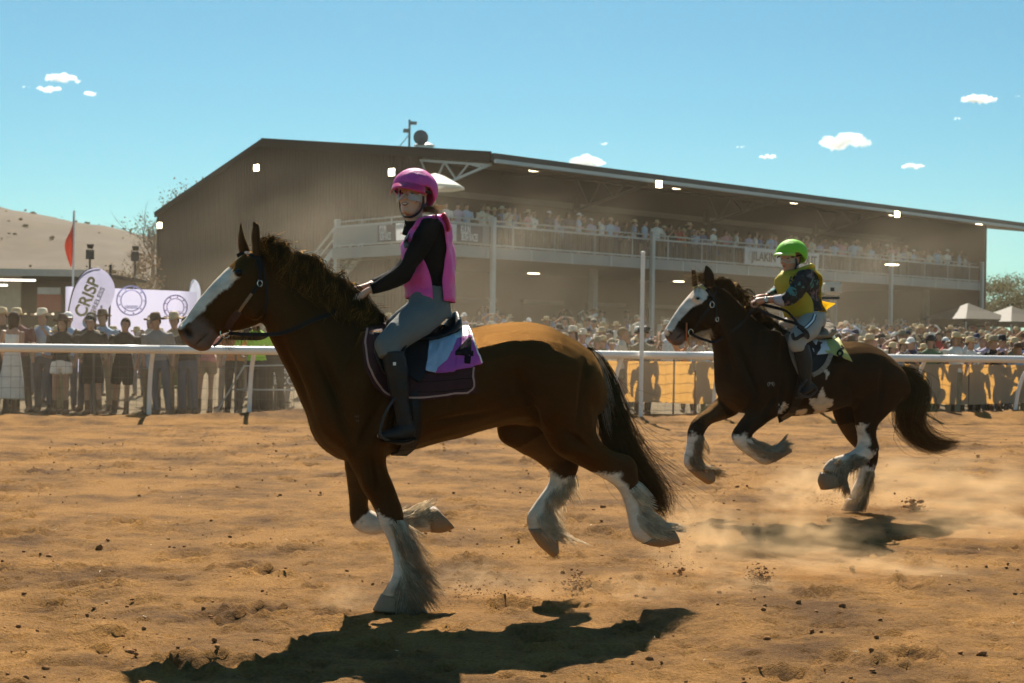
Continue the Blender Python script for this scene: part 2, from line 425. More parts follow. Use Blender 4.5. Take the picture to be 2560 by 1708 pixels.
# straw bits
st_ = G()
for q in range(70):
    x = rg.uniform(-5, 6); y = 4.5 + 12 * rg.random() ** 1.5
    i = min(np.searchsorted(xs, x), nx - 1); j = min(np.searchsorted(ys, y), ny - 1)
    a = rg.uniform(0, 3.14); l = rg.uniform(0.01, 0.035); z = GZ[j, i] + 0.006
    st_.bar((x, y, z), (x + l * math.cos(a), y + l * math.sin(a), z + rg.uniform(-.002, .008)), 0.003)
o = st_.build('straw', mat('straw', (0.75, 0.62, 0.35), 0.7)); tag(o, 'short pale straw bits strewn on the dirt track', 'straw', kind='stuff')

# hill on the left horizon
hx = np.linspace(-230, 40, 120); hy = np.linspace(130, 420, 60); HXg, HYg = np.meshgrid(hx, hy)
hz = 25.5 * np.exp(-((HXg + 132) / 110) ** 2 - ((HYg - 270) / 75) ** 2) + 1.4 * fbm(HXg * .05, HYg * .05) + 0.5 * fbm(HXg * .3, HYg * .3)
hz = hz * np.clip((HYg - 130) / 40, 0, 1) * np.clip((420 - HYg) / 40, 0, 1) * np.clip((40 - HXg) / 40, 0, 1) - 0.3 + np.clip((HYg - 130) / 40, 0, 1) * 2
HI = np.arange(120 * 60).reshape(60, 120)
hill_m = mat('dry_grass', (0.055, 0.033, 0.012), 0.95, 0.5, 0.2, 0.6, 0.8, dirt=(0.016, 0.011, 0.006))
o = obj('hill', np.stack([HXg, HYg, hz], -1).reshape(-1, 3), np.stack([HI[:-1, :-1], HI[:-1, 1:], HI[1:, 1:], HI[1:, :-1]], -1).reshape(-1, 4), hill_m); tag(o, kind='structure')

rg = np.random.default_rng(14); sb = G()
for q in range(1700):
    x = rg.uniform(-200, -15); y = rg.uniform(150, 290)
    if vnoise(np.array([x * .06]), np.array([y * .05]))[0] < -.1: continue
    i = int((x + 230) / 270 * 119); j = int((y - 130) / 290 * 59); V, F = rock(rg.uniform(.12, .55), rg); sb.add(V + np.array([x, y, hz[j, i] + .2]), F)
o = sb.build('hill_scrub', mat('scrub', (.05, .042, .022), .95, .3, 1), None, True); tag(o, 'low dark scrub dotted over the dry hill on the left', 'scrub', kind='stuff')
# ================================================================== grandstand
UB = math.atan2(0.672, 0.741); BO = Vector((-0.963, 58.0, 0))
BM = Matrix.Translation(BO) @ Matrix.Rotation(UB, 4, 'Z')
def bw(u, v, z): return BM @ Vector((u, v, z))
BZ = 1.1; LEN = 38.3
stand = empty('grandstand', BO, UB)
tag(stand, 'long dark two-storey grandstand with gabled metal end wall and crowded upper deck', 'grandstand')
M_WALL = mat('charcoal_cladding', (0.014, 0.0135, 0.016), 0.7, 0.15, 0.4, spec=0.15)
M_INT = mat('dark_interior', (0.012, 0.011, 0.010), 0.8, 0.15, 0.5)
M_ROOF = mat('roof_sheet', (0.03, 0.029, 0.03), 0.5, 0.12, 0.3)
M_STEEL = mat('galvanised_steel', (0.42, 0.44, 0.44), 0.45, 0.1, 3, metal=0.3)
M_BEAM = mat('grey_beam', (0.27, 0.285, 0.285), 0.55, 0.12, 1.2)
M_GUT = mat('gutter', (0.45, 0.52, 0.54), 0.4, 0.06, 1)
M_DECK = mat('deck_concrete', (0.25, 0.24, 0.22), 0.9, 0.2, 1)
def roofz(v):
    return 9.1 + v * (11.3 - 9.1) / 17.1 if v <= 17.1 else 11.3 + (v - 17.1) * (8.33 - 11.3) / (27.7 - 17.1)
# ribbed end wall
g = G(); V = []; vs = []; v = 4.9; k = 0
while v < 27.7:
    for dv, du in ((0.0, 0), (0.10, 0), (0.13, -0.035), (0.20, -0.035), (0.23, 0)):
        if v + dv <= 27.7: vs.append((v + dv, du))
    v += 0.25
W = []; F = []
for i, (v, du) in enumerate(vs):
    W += [(du, v, 0.3), (du, v, roofz(v) - 0.12)]
    if i: F.append((2*i-2, 2*i-1, 2*i+1, 2*i))
obj('end_wall', W, F, M_WALL, stand, smooth=False)
G().box((0.05, 27.72, 4.3), (0.3, 0.12, 7.8)).build('corner_flashing', M_WALL, stand)
G().box((0.05, 4.86, 5), (0.3, 0.25, 9.3)).build('corner_flashing', M_WALL, stand)
# roof: two slopes with thickness, carried past the right-hand end
U0, U1 = -0.15, 60.0
for nm, va, vb in (('roof_slope', -0.15, 17.1), ('roof_slope', 17.1, 27.9)):
    za, zb = roofz(max(va, 0)) , roofz(vb)
    W = [(U0, va, za), (U1, va, za), (U1, vb, zb), (U0, vb, zb), (U0, va, za - .16), (U1, va, za - .16), (U1, vb, zb - .16), (U0, vb, zb - .16)]
    obj(nm, W, [(0,1,2,3),(7,6,5,4),(0,4,5,1),(1,5,6,2),(2,6,7,3),(3,7,4,0)], M_ROOF, stand, smooth=False)
g = G(); g.bar((U0 - .02, -0.18, 9.0), (U0 - .02, 17.1, 11.2), 0.06, 0.42); g.bar((U0 - .02, 17.1, 11.2), (U0 - .02, 27.9, 8.2), 0.06, 0.3); g.build('barge_board', M_WALL, stand)
G().bar((U0, -0.28, 8.98), (U1, -0.28, 8.98), 0.2, 0.30).build('fascia', M_ROOF, stand)
G().bar((U0, -0.44, 8.80), (U1, -0.44, 8.80), 0.14, 0.15).build('gutter', M_GUT, stand)
# end truss
g = G(); top = lambda v: roofz(v) - 0.42; bot = lambda v: 8.75 - (v / 4.9) * 1.0
g.bar((0.1, 0.1, top(0.1)), (0.1, 4.8, top(4.8)), 0.1); g.bar((0.1, 0.1, bot(0.1)), (0.1, 4.8, bot(4.8)), 0.1)
pv = [0.6, 1.5, 2.3, 3.1, 3.9, 4.7]
for i in range(len(pv) - 1):
    a, b = pv[i], pv[i+1]; g.bar((0.1, a, top(a) if i % 2 else bot(a)), (0.1, b, bot(b) if i % 2 else top(b)), 0.07)
g.build('truss', M_STEEL, stand)
for u in (9.6, 19.2, 28.8):
    g = G(); g.bar((u, 0.1, top(0.1)), (u, 10, top(10)), 0.12); g.bar((u, 0.1, bot(0.1)), (u, 4.8, bot(4.8)), 0.1)
    for i in range(len(pv) - 1):
        a, b = pv[i], pv[i+1]; g.bar((u, a, top(a) if i % 2 else bot(a)), (u, b, bot(b) if i % 2 else top(b)), 0.06)
    g.build('truss', mat('truss_dark', (0.12, 0.115, 0.11), 0.6) if u == 9.6 else bpy.data.materials['truss_dark'], stand)
M_PUR = mat('purlin', (0.12, 0.115, 0.11), 0.6)
for v in (1.5, 3.4, 5.4, 7.6):
    G().bar((0, v, roofz(v) - 0.28), (LEN, v, roofz(v) - 0.28), 0.08, 0.2).build('purlin', M_PUR, stand)
G().bar((0, 5.2, 8.05), (LEN, 5.2, 8.05), 0.12, 0.26).build('roof_beam', M_PUR, stand)
# back walls and right-hand end wall
G().box((LEN / 2, 10.2, 5.5), (LEN, 0.2, 9.6)).build('back_wall', M_INT, stand)
W = []
for du in (.05, .35):
    for (v, z) in ((-.3, .5), (10.3, .5), (10.3, roofz(10.3) - .17), (-.3, 8.7)): W.append((LEN + du, v, z))
obj('far_end_wall', W, [(0,1,2,3),(7,6,5,4),(0,4,5,1),(1,5,6,2),(2,6,7,3),(3,7,4,0)], M_WALL, stand, smooth=False)
# decks
G().box((LEN / 2 - 1.75, 5.0, 5.2), (LEN + 3.5, 10.2, 0.24)).build('upper_deck', M_DECK, stand)
G().box((LEN / 2 + 0.2, 5.0, BZ - 0.35), (LEN + 3.5, 10.2, 0.9)).build('ground_slab', M_DECK, stand)
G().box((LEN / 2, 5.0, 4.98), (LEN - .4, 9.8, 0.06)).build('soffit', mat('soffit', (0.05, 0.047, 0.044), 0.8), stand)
fb = G().box((LEN / 2 - 1.75, -0.06, 5.10), (LEN + 3.5, 0.1, 0.46)).build('edge_beam', M_BEAM, stand)
u = -2.6
while u < LEN:
    G().box((u, -0.125, 5.1), (0.09, 0.03, 0.46)).build('stiffener_plate', M_STEEL, fb); u += 2.4
G().box((-3.53, 3.0, 5.10), (0.1, 6.0, 0.46)).build('edge_beam', M_BEAM, stand)
# columns
for u in (0, 9.6, 19.2, 28.8, LEN):
    G().box((u, -0.22, 3.75), (0.17, 0.17, 5.6)).build('column', M_STEEL, stand)
    G().box((u - 0.1, 3.4, 3.0), (0.3, 0.3, 4.1)).build('column', M_BEAM, stand)
    G().box((u + 0.3, 5.0, 6.8), (0.25, 0.25, 3.4)).build('column', M_INT, stand)
G().box((-3.4, 5.9, 3.75), (0.2, 0.2, 5.6)).build('column', M_STEEL, stand)
# railings
ZB, ZT = 5.42, 6.22
g = G()
for (a, b) in (((-3.5, 0), (LEN, 0)), ((-3.5, 0), (-3.5, 5.9))):
    for z, w in ((ZT, 0.07), (ZB, 0.06)): g.bar((*a, z), (*b, z), w)
    g.bar((a[0] + .12, a[1] + .16, ZT + 0.22), (b[0] + .12, b[1] + .16, ZT + 0.22), 0.05)
g.build('handrail', M_STEEL, stand)
u = -3.5
while u <= LEN + .1:
    G().box((u, 0.02, 5.88), (0.055, 0.055, 1.12)).build('rail_post', M_STEEL, stand); u += 2.4
for v in (2.0, 4.0): G().box((-3.5, v, 5.88), (0.055, 0.055, 1.12)).build('rail_post', M_STEEL, stand)
g = G(); u = 0.2
while u < LEN: g.bar((u, 0, ZB), (u, 0, ZT), 0.028); u += 0.125
o = g.build('balusters', mat('baluster', (0.10, 0.095, 0.09), 0.6), stand); o['kind'] = 'stuff'
G().bar((-3.5, 0.03, 5.82), (0, 0.03, 5.82), 0.01, 0.72).build('rail_panel', M_BEAM, stand)
G().bar((-3.53, 2.0, 5.82), (-3.53, 5.8, 5.82), 0.01, 0.72).build('rail_panel', M_BEAM, stand)
# stair going down along the gable wall
st0, st1 = 6.0, 11.8
for uu in (-3.5, -2.0):
    G().bar((uu, st0, 5.2), (uu, st1, BZ), 0.06, 0.28).build('stringer', M_STEEL, stand)
    g = G(); g.bar((uu, st0 - .1, ZT), (uu, st1, BZ + 1.0), 0.06); g.bar((uu, st0 - .1, ZT - .42), (uu, st1, BZ + .55), 0.05)
    for q in range(6):
        t = q / 5; v = st0 + (st1 - st0) * t; z = 5.2 + (BZ - 5.2) * t; g.bar((uu, v, z), (uu, v, z + 1.0), 0.05)
    g.build('stair_rail', M_STEEL, stand)
for q in range(22):
    t = (q + .5) / 22; G().box((-2.75, st0 + (st1 - st0) * t, 5.2 + (BZ - 5.2) * t), (1.44, 0.26, 0.04)).build('stair_tread', M_STEEL, stand)
# lights
M_LIT = mat_emit('floodlight_glow', (1.0, 0.86, 0.55, 1), 9.0); M_DL = mat_emit('downlight_glow', (1.0, 0.85, 0.55, 1), 3.5)
M_BLK = mat('black_metal', (0.02, 0.02, 0.022), 0.5)
def local_b(px, py, u=None, v=None, z=None):
    """point of the stand that shows at this pixel, on one of its own planes"""
    inv = BM.inverted(); o_ = inv @ Vector(CAMP); d_ = (inv.to_3x3() @ Vector(ray(px, py)))
    if u is not None: t = (u - o_.x) / d_.x
    elif v is not None: t = (v - o_.y) / d_.y
    else: t = (z - o_.z) / d_.z
    return o_ + d_ * t
def flood(p, yaw):
    f = empty('floodlight', p, yaw, stand)
    G().box((0, 0, 0), (0.34, 0.12, 0.34)).box((0, .12, .16), (0.06, 0.2, 0.06)).build('lamp_housing', M_BLK, f)
    G().box((0, -0.07, 0), (0.29, 0.02, 0.30)).build('lamp_lens', M_LIT, f)
for (px, py) in ((643, 420), (981, 431), (401, 564)):
    p = local_b(px, py, u=-0.3); flood(p, R(-90) + R(20))
for (px, py) in ((1646, 461), (2241, 536)):
    p = local_b(px, py, v=-0.60); flood(p, R(-25))
dl = [(1337, 447, 2.5), (1695, 491, 2.5), (1989, 528, 2.5), (2235, 557, 2.5), (2446, 582, 2.5)]
for (px, py, v) in dl:
    p = local_b(px, py, v=2.2); p.z = roofz(2.2) - 0.36
    G().lathe([(0.26, 0), (0.30, 0.03), (0.12, 0.16)], 12, p).build('downlight', M_DL, stand)
for (px, py) in ((1334, 684), (1496, 704), (1697, 704), (2230, 662), (1150, 683)):
    p = local_b(px, py, z=4.93); 
    if p.y < 9.5: G().box((p.x, p.y, 4.93), (0.5, 0.35, 0.04)).build('downlight', M_DL, stand)
# antenna mast, dish and vent on the ridge side
p0 = local_b(1023, 372, v=6.0); mu = p0.x; mz = roofz(6.0)
mast = G().bar((mu, 6, mz - .1), (mu, 6, mz + 1.35), 0.07).bar((mu, 6, mz + 1.2), (mu + .25, 5.8, mz + 1.2), 0.1, 0.14).bar((mu - .25, 6.1, mz + .85), (mu, 6, mz + .85), 0.16, 0.16).bar((mu, 6, mz + .7), (mu - .5, 6.3, mz - .05), 0.035).build('antenna_mast', mat('grey_antenna', (0.3, 0.31, 0.31), 0.6), stand)
V, F = [], []
for i, rr in enumerate((0.0, 0.15, 0.27, 0.34)):
    for k in range(20):
        a = 2 * math.pi * k / 20; V.append((rr * math.cos(a), 0.25 * rr * rr * 3 - .05, rr * math.sin(a)))
for i in range(3):
    for k in range(20): F.append((i*20+k, i*20+(k+1)%20, (i+1)*20+(k+1)%20, (i+1)*20+k))
MR = Matrix.Translation((mu + .42, 5.7, mz + .58)) @ Matrix.Rotation(-UB + .3, 4, 'Z')
obj('satellite_dish', [tuple(MR @ Vector(v)) for v in V], F, mat('dish_grey', (0.16, 0.17, 0.18), 0.6), mast)
G().lathe([(0.42, 0), (0.42, 0.26), (0.5, 0.3), (0.3, 0.42), (0.05, 0.46)], 18, (mu + 1.0, 6.2, mz + .02)).build('roof_vent', mat('vent_metal', (0.6, 0.6, 0.58), 0.35, metal=0.6), stand)
# doorways and shelves on the ground floor back wall give it depth
for uu in np.arange(3, LEN, 4.7):
    G().box((uu, 10.05, BZ + 1.2), (2.6, 0.1, 2.2)).build('servery_opening', M_INT, stand)
    G().box((uu, 9.9, BZ + 2.45), (2.9, 0.2, 0.2)).build('lintel', M_PUR, stand)

# things fixed to or standing on the deck
M_NAVY = mat_cloth('navy_banner', (0.06, 0.07, 0.11), 0.15); M_WHT = mat_cloth('white_banner', (0.78, 0.79, 0.80), 0.35, bump=.1)
M_TXT = mat('white_lettering', (0.8, 0.8, 0.8), 0.6, 0.02); M_TXD = mat('dark_lettering', (0.09, 0.085, 0.08), 0.6, 0.05); M_ORG = mat('orange_print', (0.75, 0.33, 0.12), 0.6, 0.05)
def facing(p, yaw):   # plane that faces -y of its own frame
    return Matrix.Translation(p) @ Matrix.Rotation(yaw, 4, 'Z') @ Matrix.Rotation(R(90), 4, 'X')
def banner(name, a, b, z0, z1, m, label, sag=0.0, wave=0.03):
    """cloth between two points of the deck edge; returns its root, its middle and its yaw"""
    a, b = Vector(a), Vector(b); yaw = math.atan2(b.y - a.y, b.x - a.x); L_ = (b - a).length
    o = empty(name, ((a + b) / 2)[:2] + (0,), yaw); tag(o, label, 'banner')
    V = []; F = []; n, mm = 16, 5
    for j in range(mm):
        for i in range(n):
            x = (i / (n - 1) - .5) * L_; t = j / (mm - 1)
            V.append((x, wave * math.sin(x * 5.1 + t * 2) * .5, z0 + (z1 - z0) * t - sag * (1 - (2 * i / (n - 1) - 1) ** 2) * t))
    for j in range(mm - 1):
        for i in range(n - 1): F.append((j*n+i, j*n+i+1, (j+1)*n+i+1, (j+1)*n+i))
    obj('cloth', V, F, m, o); return o, L_
def deckp(u, v): p = bw(u, v, 0); return (p.x, p.y, 0)
q0 = local_b(1142, 590, v=-0.16).x; q1 = local_b(1206, 600, v=-0.16).x
b, L_ = banner('race_banner', deckp(q0, -.16), deckp(q1, -.16), 5.46, 6.12, M_NAVY, 'navy banner lettered KULIN BUSH RACES right of the pink-helmeted rider')
text_mesh('lettering', 'KULIN', 0.44, M_TXT, b, facing((-L_ * .18, -0.03, 5.93), 0), sx=L_ * .30, bold=0.004)
text_mesh('lettering', 'BUSH RACES', 0.42, M_TXT, b, facing((-.03, -0.03, 5.64), 0), sx=L_ * .27, bold=0.004)
q0 = local_b(1116, 588, v=-0.16).x; q1 = local_b(1141, 590, v=-0.16).x
b, L_ = banner('sponsor_banner', deckp(q0 - .5, -.16), deckp(q1, -.16), 5.46, 6.14, M_WHT, 'white sponsor banner with orange print beside the right navy banner')
text_mesh('emblem', 'O', 0.3, M_ORG, b, facing((.1, -0.03, 5.92), 0), sx=1.2, bold=.01)
va = local_b(944, 600, u=-3.62).y; vb = local_b(988, 595, u=-3.62).y
b, L_ = banner('race_banner', deckp(-3.62, va), deckp(-3.62, vb), 5.46, 6.12, M_NAVY, 'navy banner lettered KULIN BUSH RACES on the deck left of the pink-helmeted rider')
text_mesh('lettering', 'KULIN', 0.44, M_TXT, b, facing((-L_ * .18, -0.03, 5.93), 0), sx=L_ * .30, bold=0.004)
text_mesh('lettering', 'BUSH RACES', 0.42, M_TXT, b, facing((-.03, -0.03, 5.64), 0), sx=L_ * .27, bold=0.004)
va = local_b(990, 595, u=-3.62).y; vb = local_b(1040, 590, u=-3.62).y
b, L_ = banner('sponsor_banner', deckp(-3.62, va), deckp(-3.62, vb), 5.46, 6.14, M_WHT, 'white sponsor banner with orange print left of the pink-helmeted rider')
text_mesh('emblem', 'O', 0.3, M_ORG, b, facing((0, -0.03, 5.92), 0), sx=1.2, bold=.01)
text_mesh('lettering', '~ ~ ~', 0.3, M_ORG, b, facing((0, -0.03, 5.74), 0), sx=.9, bold=.01)
q0 = local_b(1860, 650, v=-0.3).x; q1 = local_b(2046, 660, v=-0.3).x
b, L_ = banner('white_banner', deckp(q0, -.3), deckp(q1, -.3), 5.36, 6.2, M_WHT, 'long white banner lettered JILAKIN on the deck behind the green-helmeted rider', wave=.08)
text_mesh('lettering', 'JILAKIN', 0.62, M_TXD, b, facing((-L_ * .255, -0.06, 5.78), 0), sx=.92, bold=0.012)
text_mesh('lettering', 'OUT', 0.62, M_TXD, b, facing((L_ * .36, -0.06, 5.78), 0), sx=.92, bold=0.012)
G().tube([(-L_ * .42 + .22 * math.cos(a), -0.06, 5.8 + .22 * math.sin(a)) for a in np.linspace(0, 6.28, 17)], 0.02, 5).build('emblem', mat('faint_print', (.45, .45, .44), .7), b)
# parasol on the deck corner
up = bw(-2.1, 1.0, 5.32)
um = empty('deck_parasol', up); tag(um, 'white cafe parasol open on the corner of the upper deck', 'parasol')
V = [(0, 0, 2.92)]; F = []
for k in range(8):
    a = 2 * math.pi * k / 8 + .2
    for rr, zz in ((.4, 2.80), (.85, 2.58), (1.2, 2.38), (1.2, 2.28)): V.append((rr * math.cos(a), rr * math.sin(a), zz))
for k in range(8):
    a, b_ = 1 + 4 * k, 1 + 4 * ((k + 1) % 8); F.append((0, a, b_))
    for i in range(3): F.append((a + i, a + i + 1, b_ + i + 1, b_ + i))
obj('canopy', V, F, mat_cloth('parasol_canvas', (0.9, 0.88, 0.78), 0.12), um, smooth=False)
G().tube([(0, 0, 0), (0, 0, 2.9)], 0.03, 8).build('pole', M_STEEL, um)
# ================================================================== figures traced at their own distance
D = lambda x, y: (x * 1.08936, y * 1.08936)
def ZM(ox, oy, s): return lambda x, y: (ox + x * s, oy + y * s)
Z2 = ZM(800, 380, 0.5102); Z3 = ZM(800, 1050, 0.4085); ZH = ZM(420, 540, 0.2423); ZF = ZM(940, 400, 0.1403); ZHD = ZM(820, 660, 0.15306); ZS = ZM(860, 780, 0.24235)
Z4 = ZM(1620, 560, 0.4718); ZL2 = ZM(1660, 980, 0.3319); ZH2 = ZM(1650, 640, 0.1658); ZR2 = ZM(1880, 580, 0.1786); Z1 = ZM(400, 500, 0.38265)

class Frame:
    def __init__(s, contact, lat, yaw):
        s.yaw = yaw; c, sn = math.cos(yaw), math.sin(yaw)
        s.R = np.array([[c, sn, 0], [-sn, c, 0], [0, 0, 1]])       # world -> local
        y = np.array([-sn, c, 0]); s.A = np.array(contact) + y * lat; s.A[2] = 0.0
        s.c = s.R @ (CAMP - s.A)
    def loc(s, p, lat=0.0):
        d = s.R @ ray(*p); t = (-lat - s.c[1]) / d[1]; return s.c + d * t
    def px(s, P):
        return proj(np.asarray(P) @ s.R + s.A)
    def hit(s, bvh, p, off=0.0):
        d = s.R @ ray(*p); d = d / np.linalg.norm(d)
        h = bvh.ray_cast(Vector(s.c), Vector(d))
        if h[0] is None: return None
        n = h[1]; 
        if n.dot(Vector(d)) > 0: n = -n
        return np.array(h[0] + n * off), np.array(n)
    def ring(s, tr, rows, sub=3, n=20, egg=0.0, pw=2.0):
        """rows: (ax, ay, bx, by, lat, hw)"""
        A = [s.loc(tr(r[0], r[1]), r[4]) for r in rows]; B = [s.loc(tr(r[2], r[3]), r[4]) for r in rows]
        eg = [r[6] if len(r) > 6 else egg for r in rows]
        return loft(A, B, [r[5] for r in rows], sub, n, eg, pw)

def bvh_of(me): 
    bm = bmesh.new(); bm.from_mesh(me); t = BVHTree.FromBMesh(bm); bm.free(); return t

def strands(name, P, r0, root, tip, parent, m, rg, taper=0.25, jitter=0.35, block=1, gold=1.0):
    """P: (n, k, 3) polylines -> one mesh of fine three-sided hairs with per-hair colour"""
    P = np.asarray(P, float); n, k, _ = P.shape
    T = np.gradient(P, axis=1); T /= np.linalg.norm(T, axis=2, keepdims=True) + 1e-9
    ref = rg.normal(size=(n, 1, 3)); X = np.cross(T, ref); X /= np.linalg.norm(X, axis=2, keepdims=True) + 1e-9; Y = np.cross(T, X)
    tt = np.linspace(0, 1, k); rad = r0 * (1 - (1 - taper) * tt ** 1.5)[None, :, None] * rg.uniform(0.6, 1.4, (n, 1, 1))
    rings = [P + rad * (X * math.cos(a) + Y * math.sin(a)) for a in (0, 2.094, 4.189)]
    V = np.stack(rings, 2).reshape(-1, 3)
    base = (np.arange(n) * k * 3)[:, None, None]; i = (np.arange(k - 1) * 3)[None, :, None]; q = np.arange(3)[None, None, :]; q2 = (q + 1) % 3
    F = np.stack([base + i + q, base + i + q2, base + i + 3 + q2, base + i + 3 + q], -1).reshape(-1, 4)
    me = bpy.data.meshes.new(name); me.vertices.add(len(V)); me.vertices.foreach_set('co', V.ravel())
    me.loops.add(F.size); me.polygons.add(len(F)); me.loops.foreach_set('vertex_index', F.ravel().astype(np.int32))
    me.polygons.foreach_set('loop_start', (np.arange(len(F)) * 4).astype(np.int32)); me.polygons.foreach_set('loop_total', np.full(len(F), 4, np.int32))
    me.polygons.foreach_set('use_smooth', np.ones(len(F), bool)); me.update(calc_edges=True)
    mix = np.clip(tt[None, :] ** 1.3 + rg.normal(0, jitter, (n, 1)), 0, 1)[:, :, None]
    sel = np.repeat(np.where(rg.random(n // block + 1) < gold, 1.0, .10), block)[:n]; mix = mix * sel[:, None, None]
    C = np.array(root)[None, None, :] * (1 - mix) + np.array(tip)[None, None, :] * mix
    C = C * rg.uniform(0.75, 1.25, (n, 1, 1)); C = np.repeat(C[:, :, None, :], 3, 2).reshape(-1, 3)
    set_color(me, 'coat', C); me.materials.append(m)
    return link(name, me, parent)

M_COAT = mat_attr('horse_coat', 'coat', rough=0.62, spec=0.25, bump=0.55, bscale=160, noise=0.22, nscale=9, stretch=(1, 1, 2.2))
def add_gloss(m, col, rough, fac):
    nt = m.node_tree; N = nt.nodes; L = nt.links; p = N['Principled BSDF']; p.inputs['Specular IOR Level'].default_value = 0
    src = N['Material Output'].inputs[0].links[0].from_socket
    g = N.new('ShaderNodeBsdfGlossy'); g.inputs['Color'].default_value = (*col, 1); g.inputs['Roughness'].default_value = rough
    if p.inputs['Normal'].links: L.new(p.inputs['Normal'].links[0].from_socket, g.inputs['Normal'])
    ms = N.new('ShaderNodeMixShader'); ms.inputs[0].default_value = fac; L.new(src, ms.inputs[1]); L.new(g.outputs[0], ms.inputs[2]); L.new(ms.outputs[0], N['Material Output'].inputs[0])
add_gloss(M_COAT, (.70, .35, .11), .31, .062)
M_COAT.node_tree.nodes['Principled BSDF'].inputs['Sheen Weight'].default_value = .36; M_COAT.node_tree.nodes['Principled BSDF'].inputs['Sheen Tint'].default_value = (1, .55, .2, 1); M_COAT.node_tree.nodes['Principled BSDF'].inputs['Sheen Roughness'].default_value = .35
M_COAT2 = mat_attr('dark_horse_coat', 'coat', rough=0.62, spec=0.25, bump=0.5, bscale=160, noise=0.22, nscale=9, stretch=(1, 1, 2.2)); add_gloss(M_COAT2, (.55, .33, .16), .33, .030)
M_COAT2.node_tree.nodes['Principled BSDF'].inputs['Sheen Weight'].default_value = .10; M_COAT2.node_tree.nodes['Principled BSDF'].inputs['Sheen Tint'].default_value = (1, .6, .3, 1)
M_HAIR = mat_attr('horse_hair', 'coat', rough=0.42, spec=0.5, noise=0.2, nscale=20, translucent=0.05)
add_gloss(M_HAIR, (.7, .42, .15), .30, .06)
M_FEATH = mat_attr('leg_feather_hair', 'coat', rough=0.7, spec=0.2, noise=0.2, nscale=20, translucent=0.55)
M_HOOF = mat('hoof_horn', (0.16, 0.10, 0.06), 0.6, 0.35, 20, 0.3, 60, dirt=(0.30, 0.19, 0.1))
M_EYE = mat('dark_eye', (0.006, 0.004, 0.003), 0.15, 0.0, 5, spec=.3)
M_LEATH = mat('dark_leather', (0.016, 0.011, 0.009), 0.5, 0.2, 30, 0.2, 90, spec=.18)
M_BRWN = mat('brown_leather', (0.30, 0.15, 0.06), 0.5, 0.25, 30)
M_CHROME = mat('bit_steel', (0.75, 0.72, 0.66), 0.22, 0.05, 10, metal=1.0)

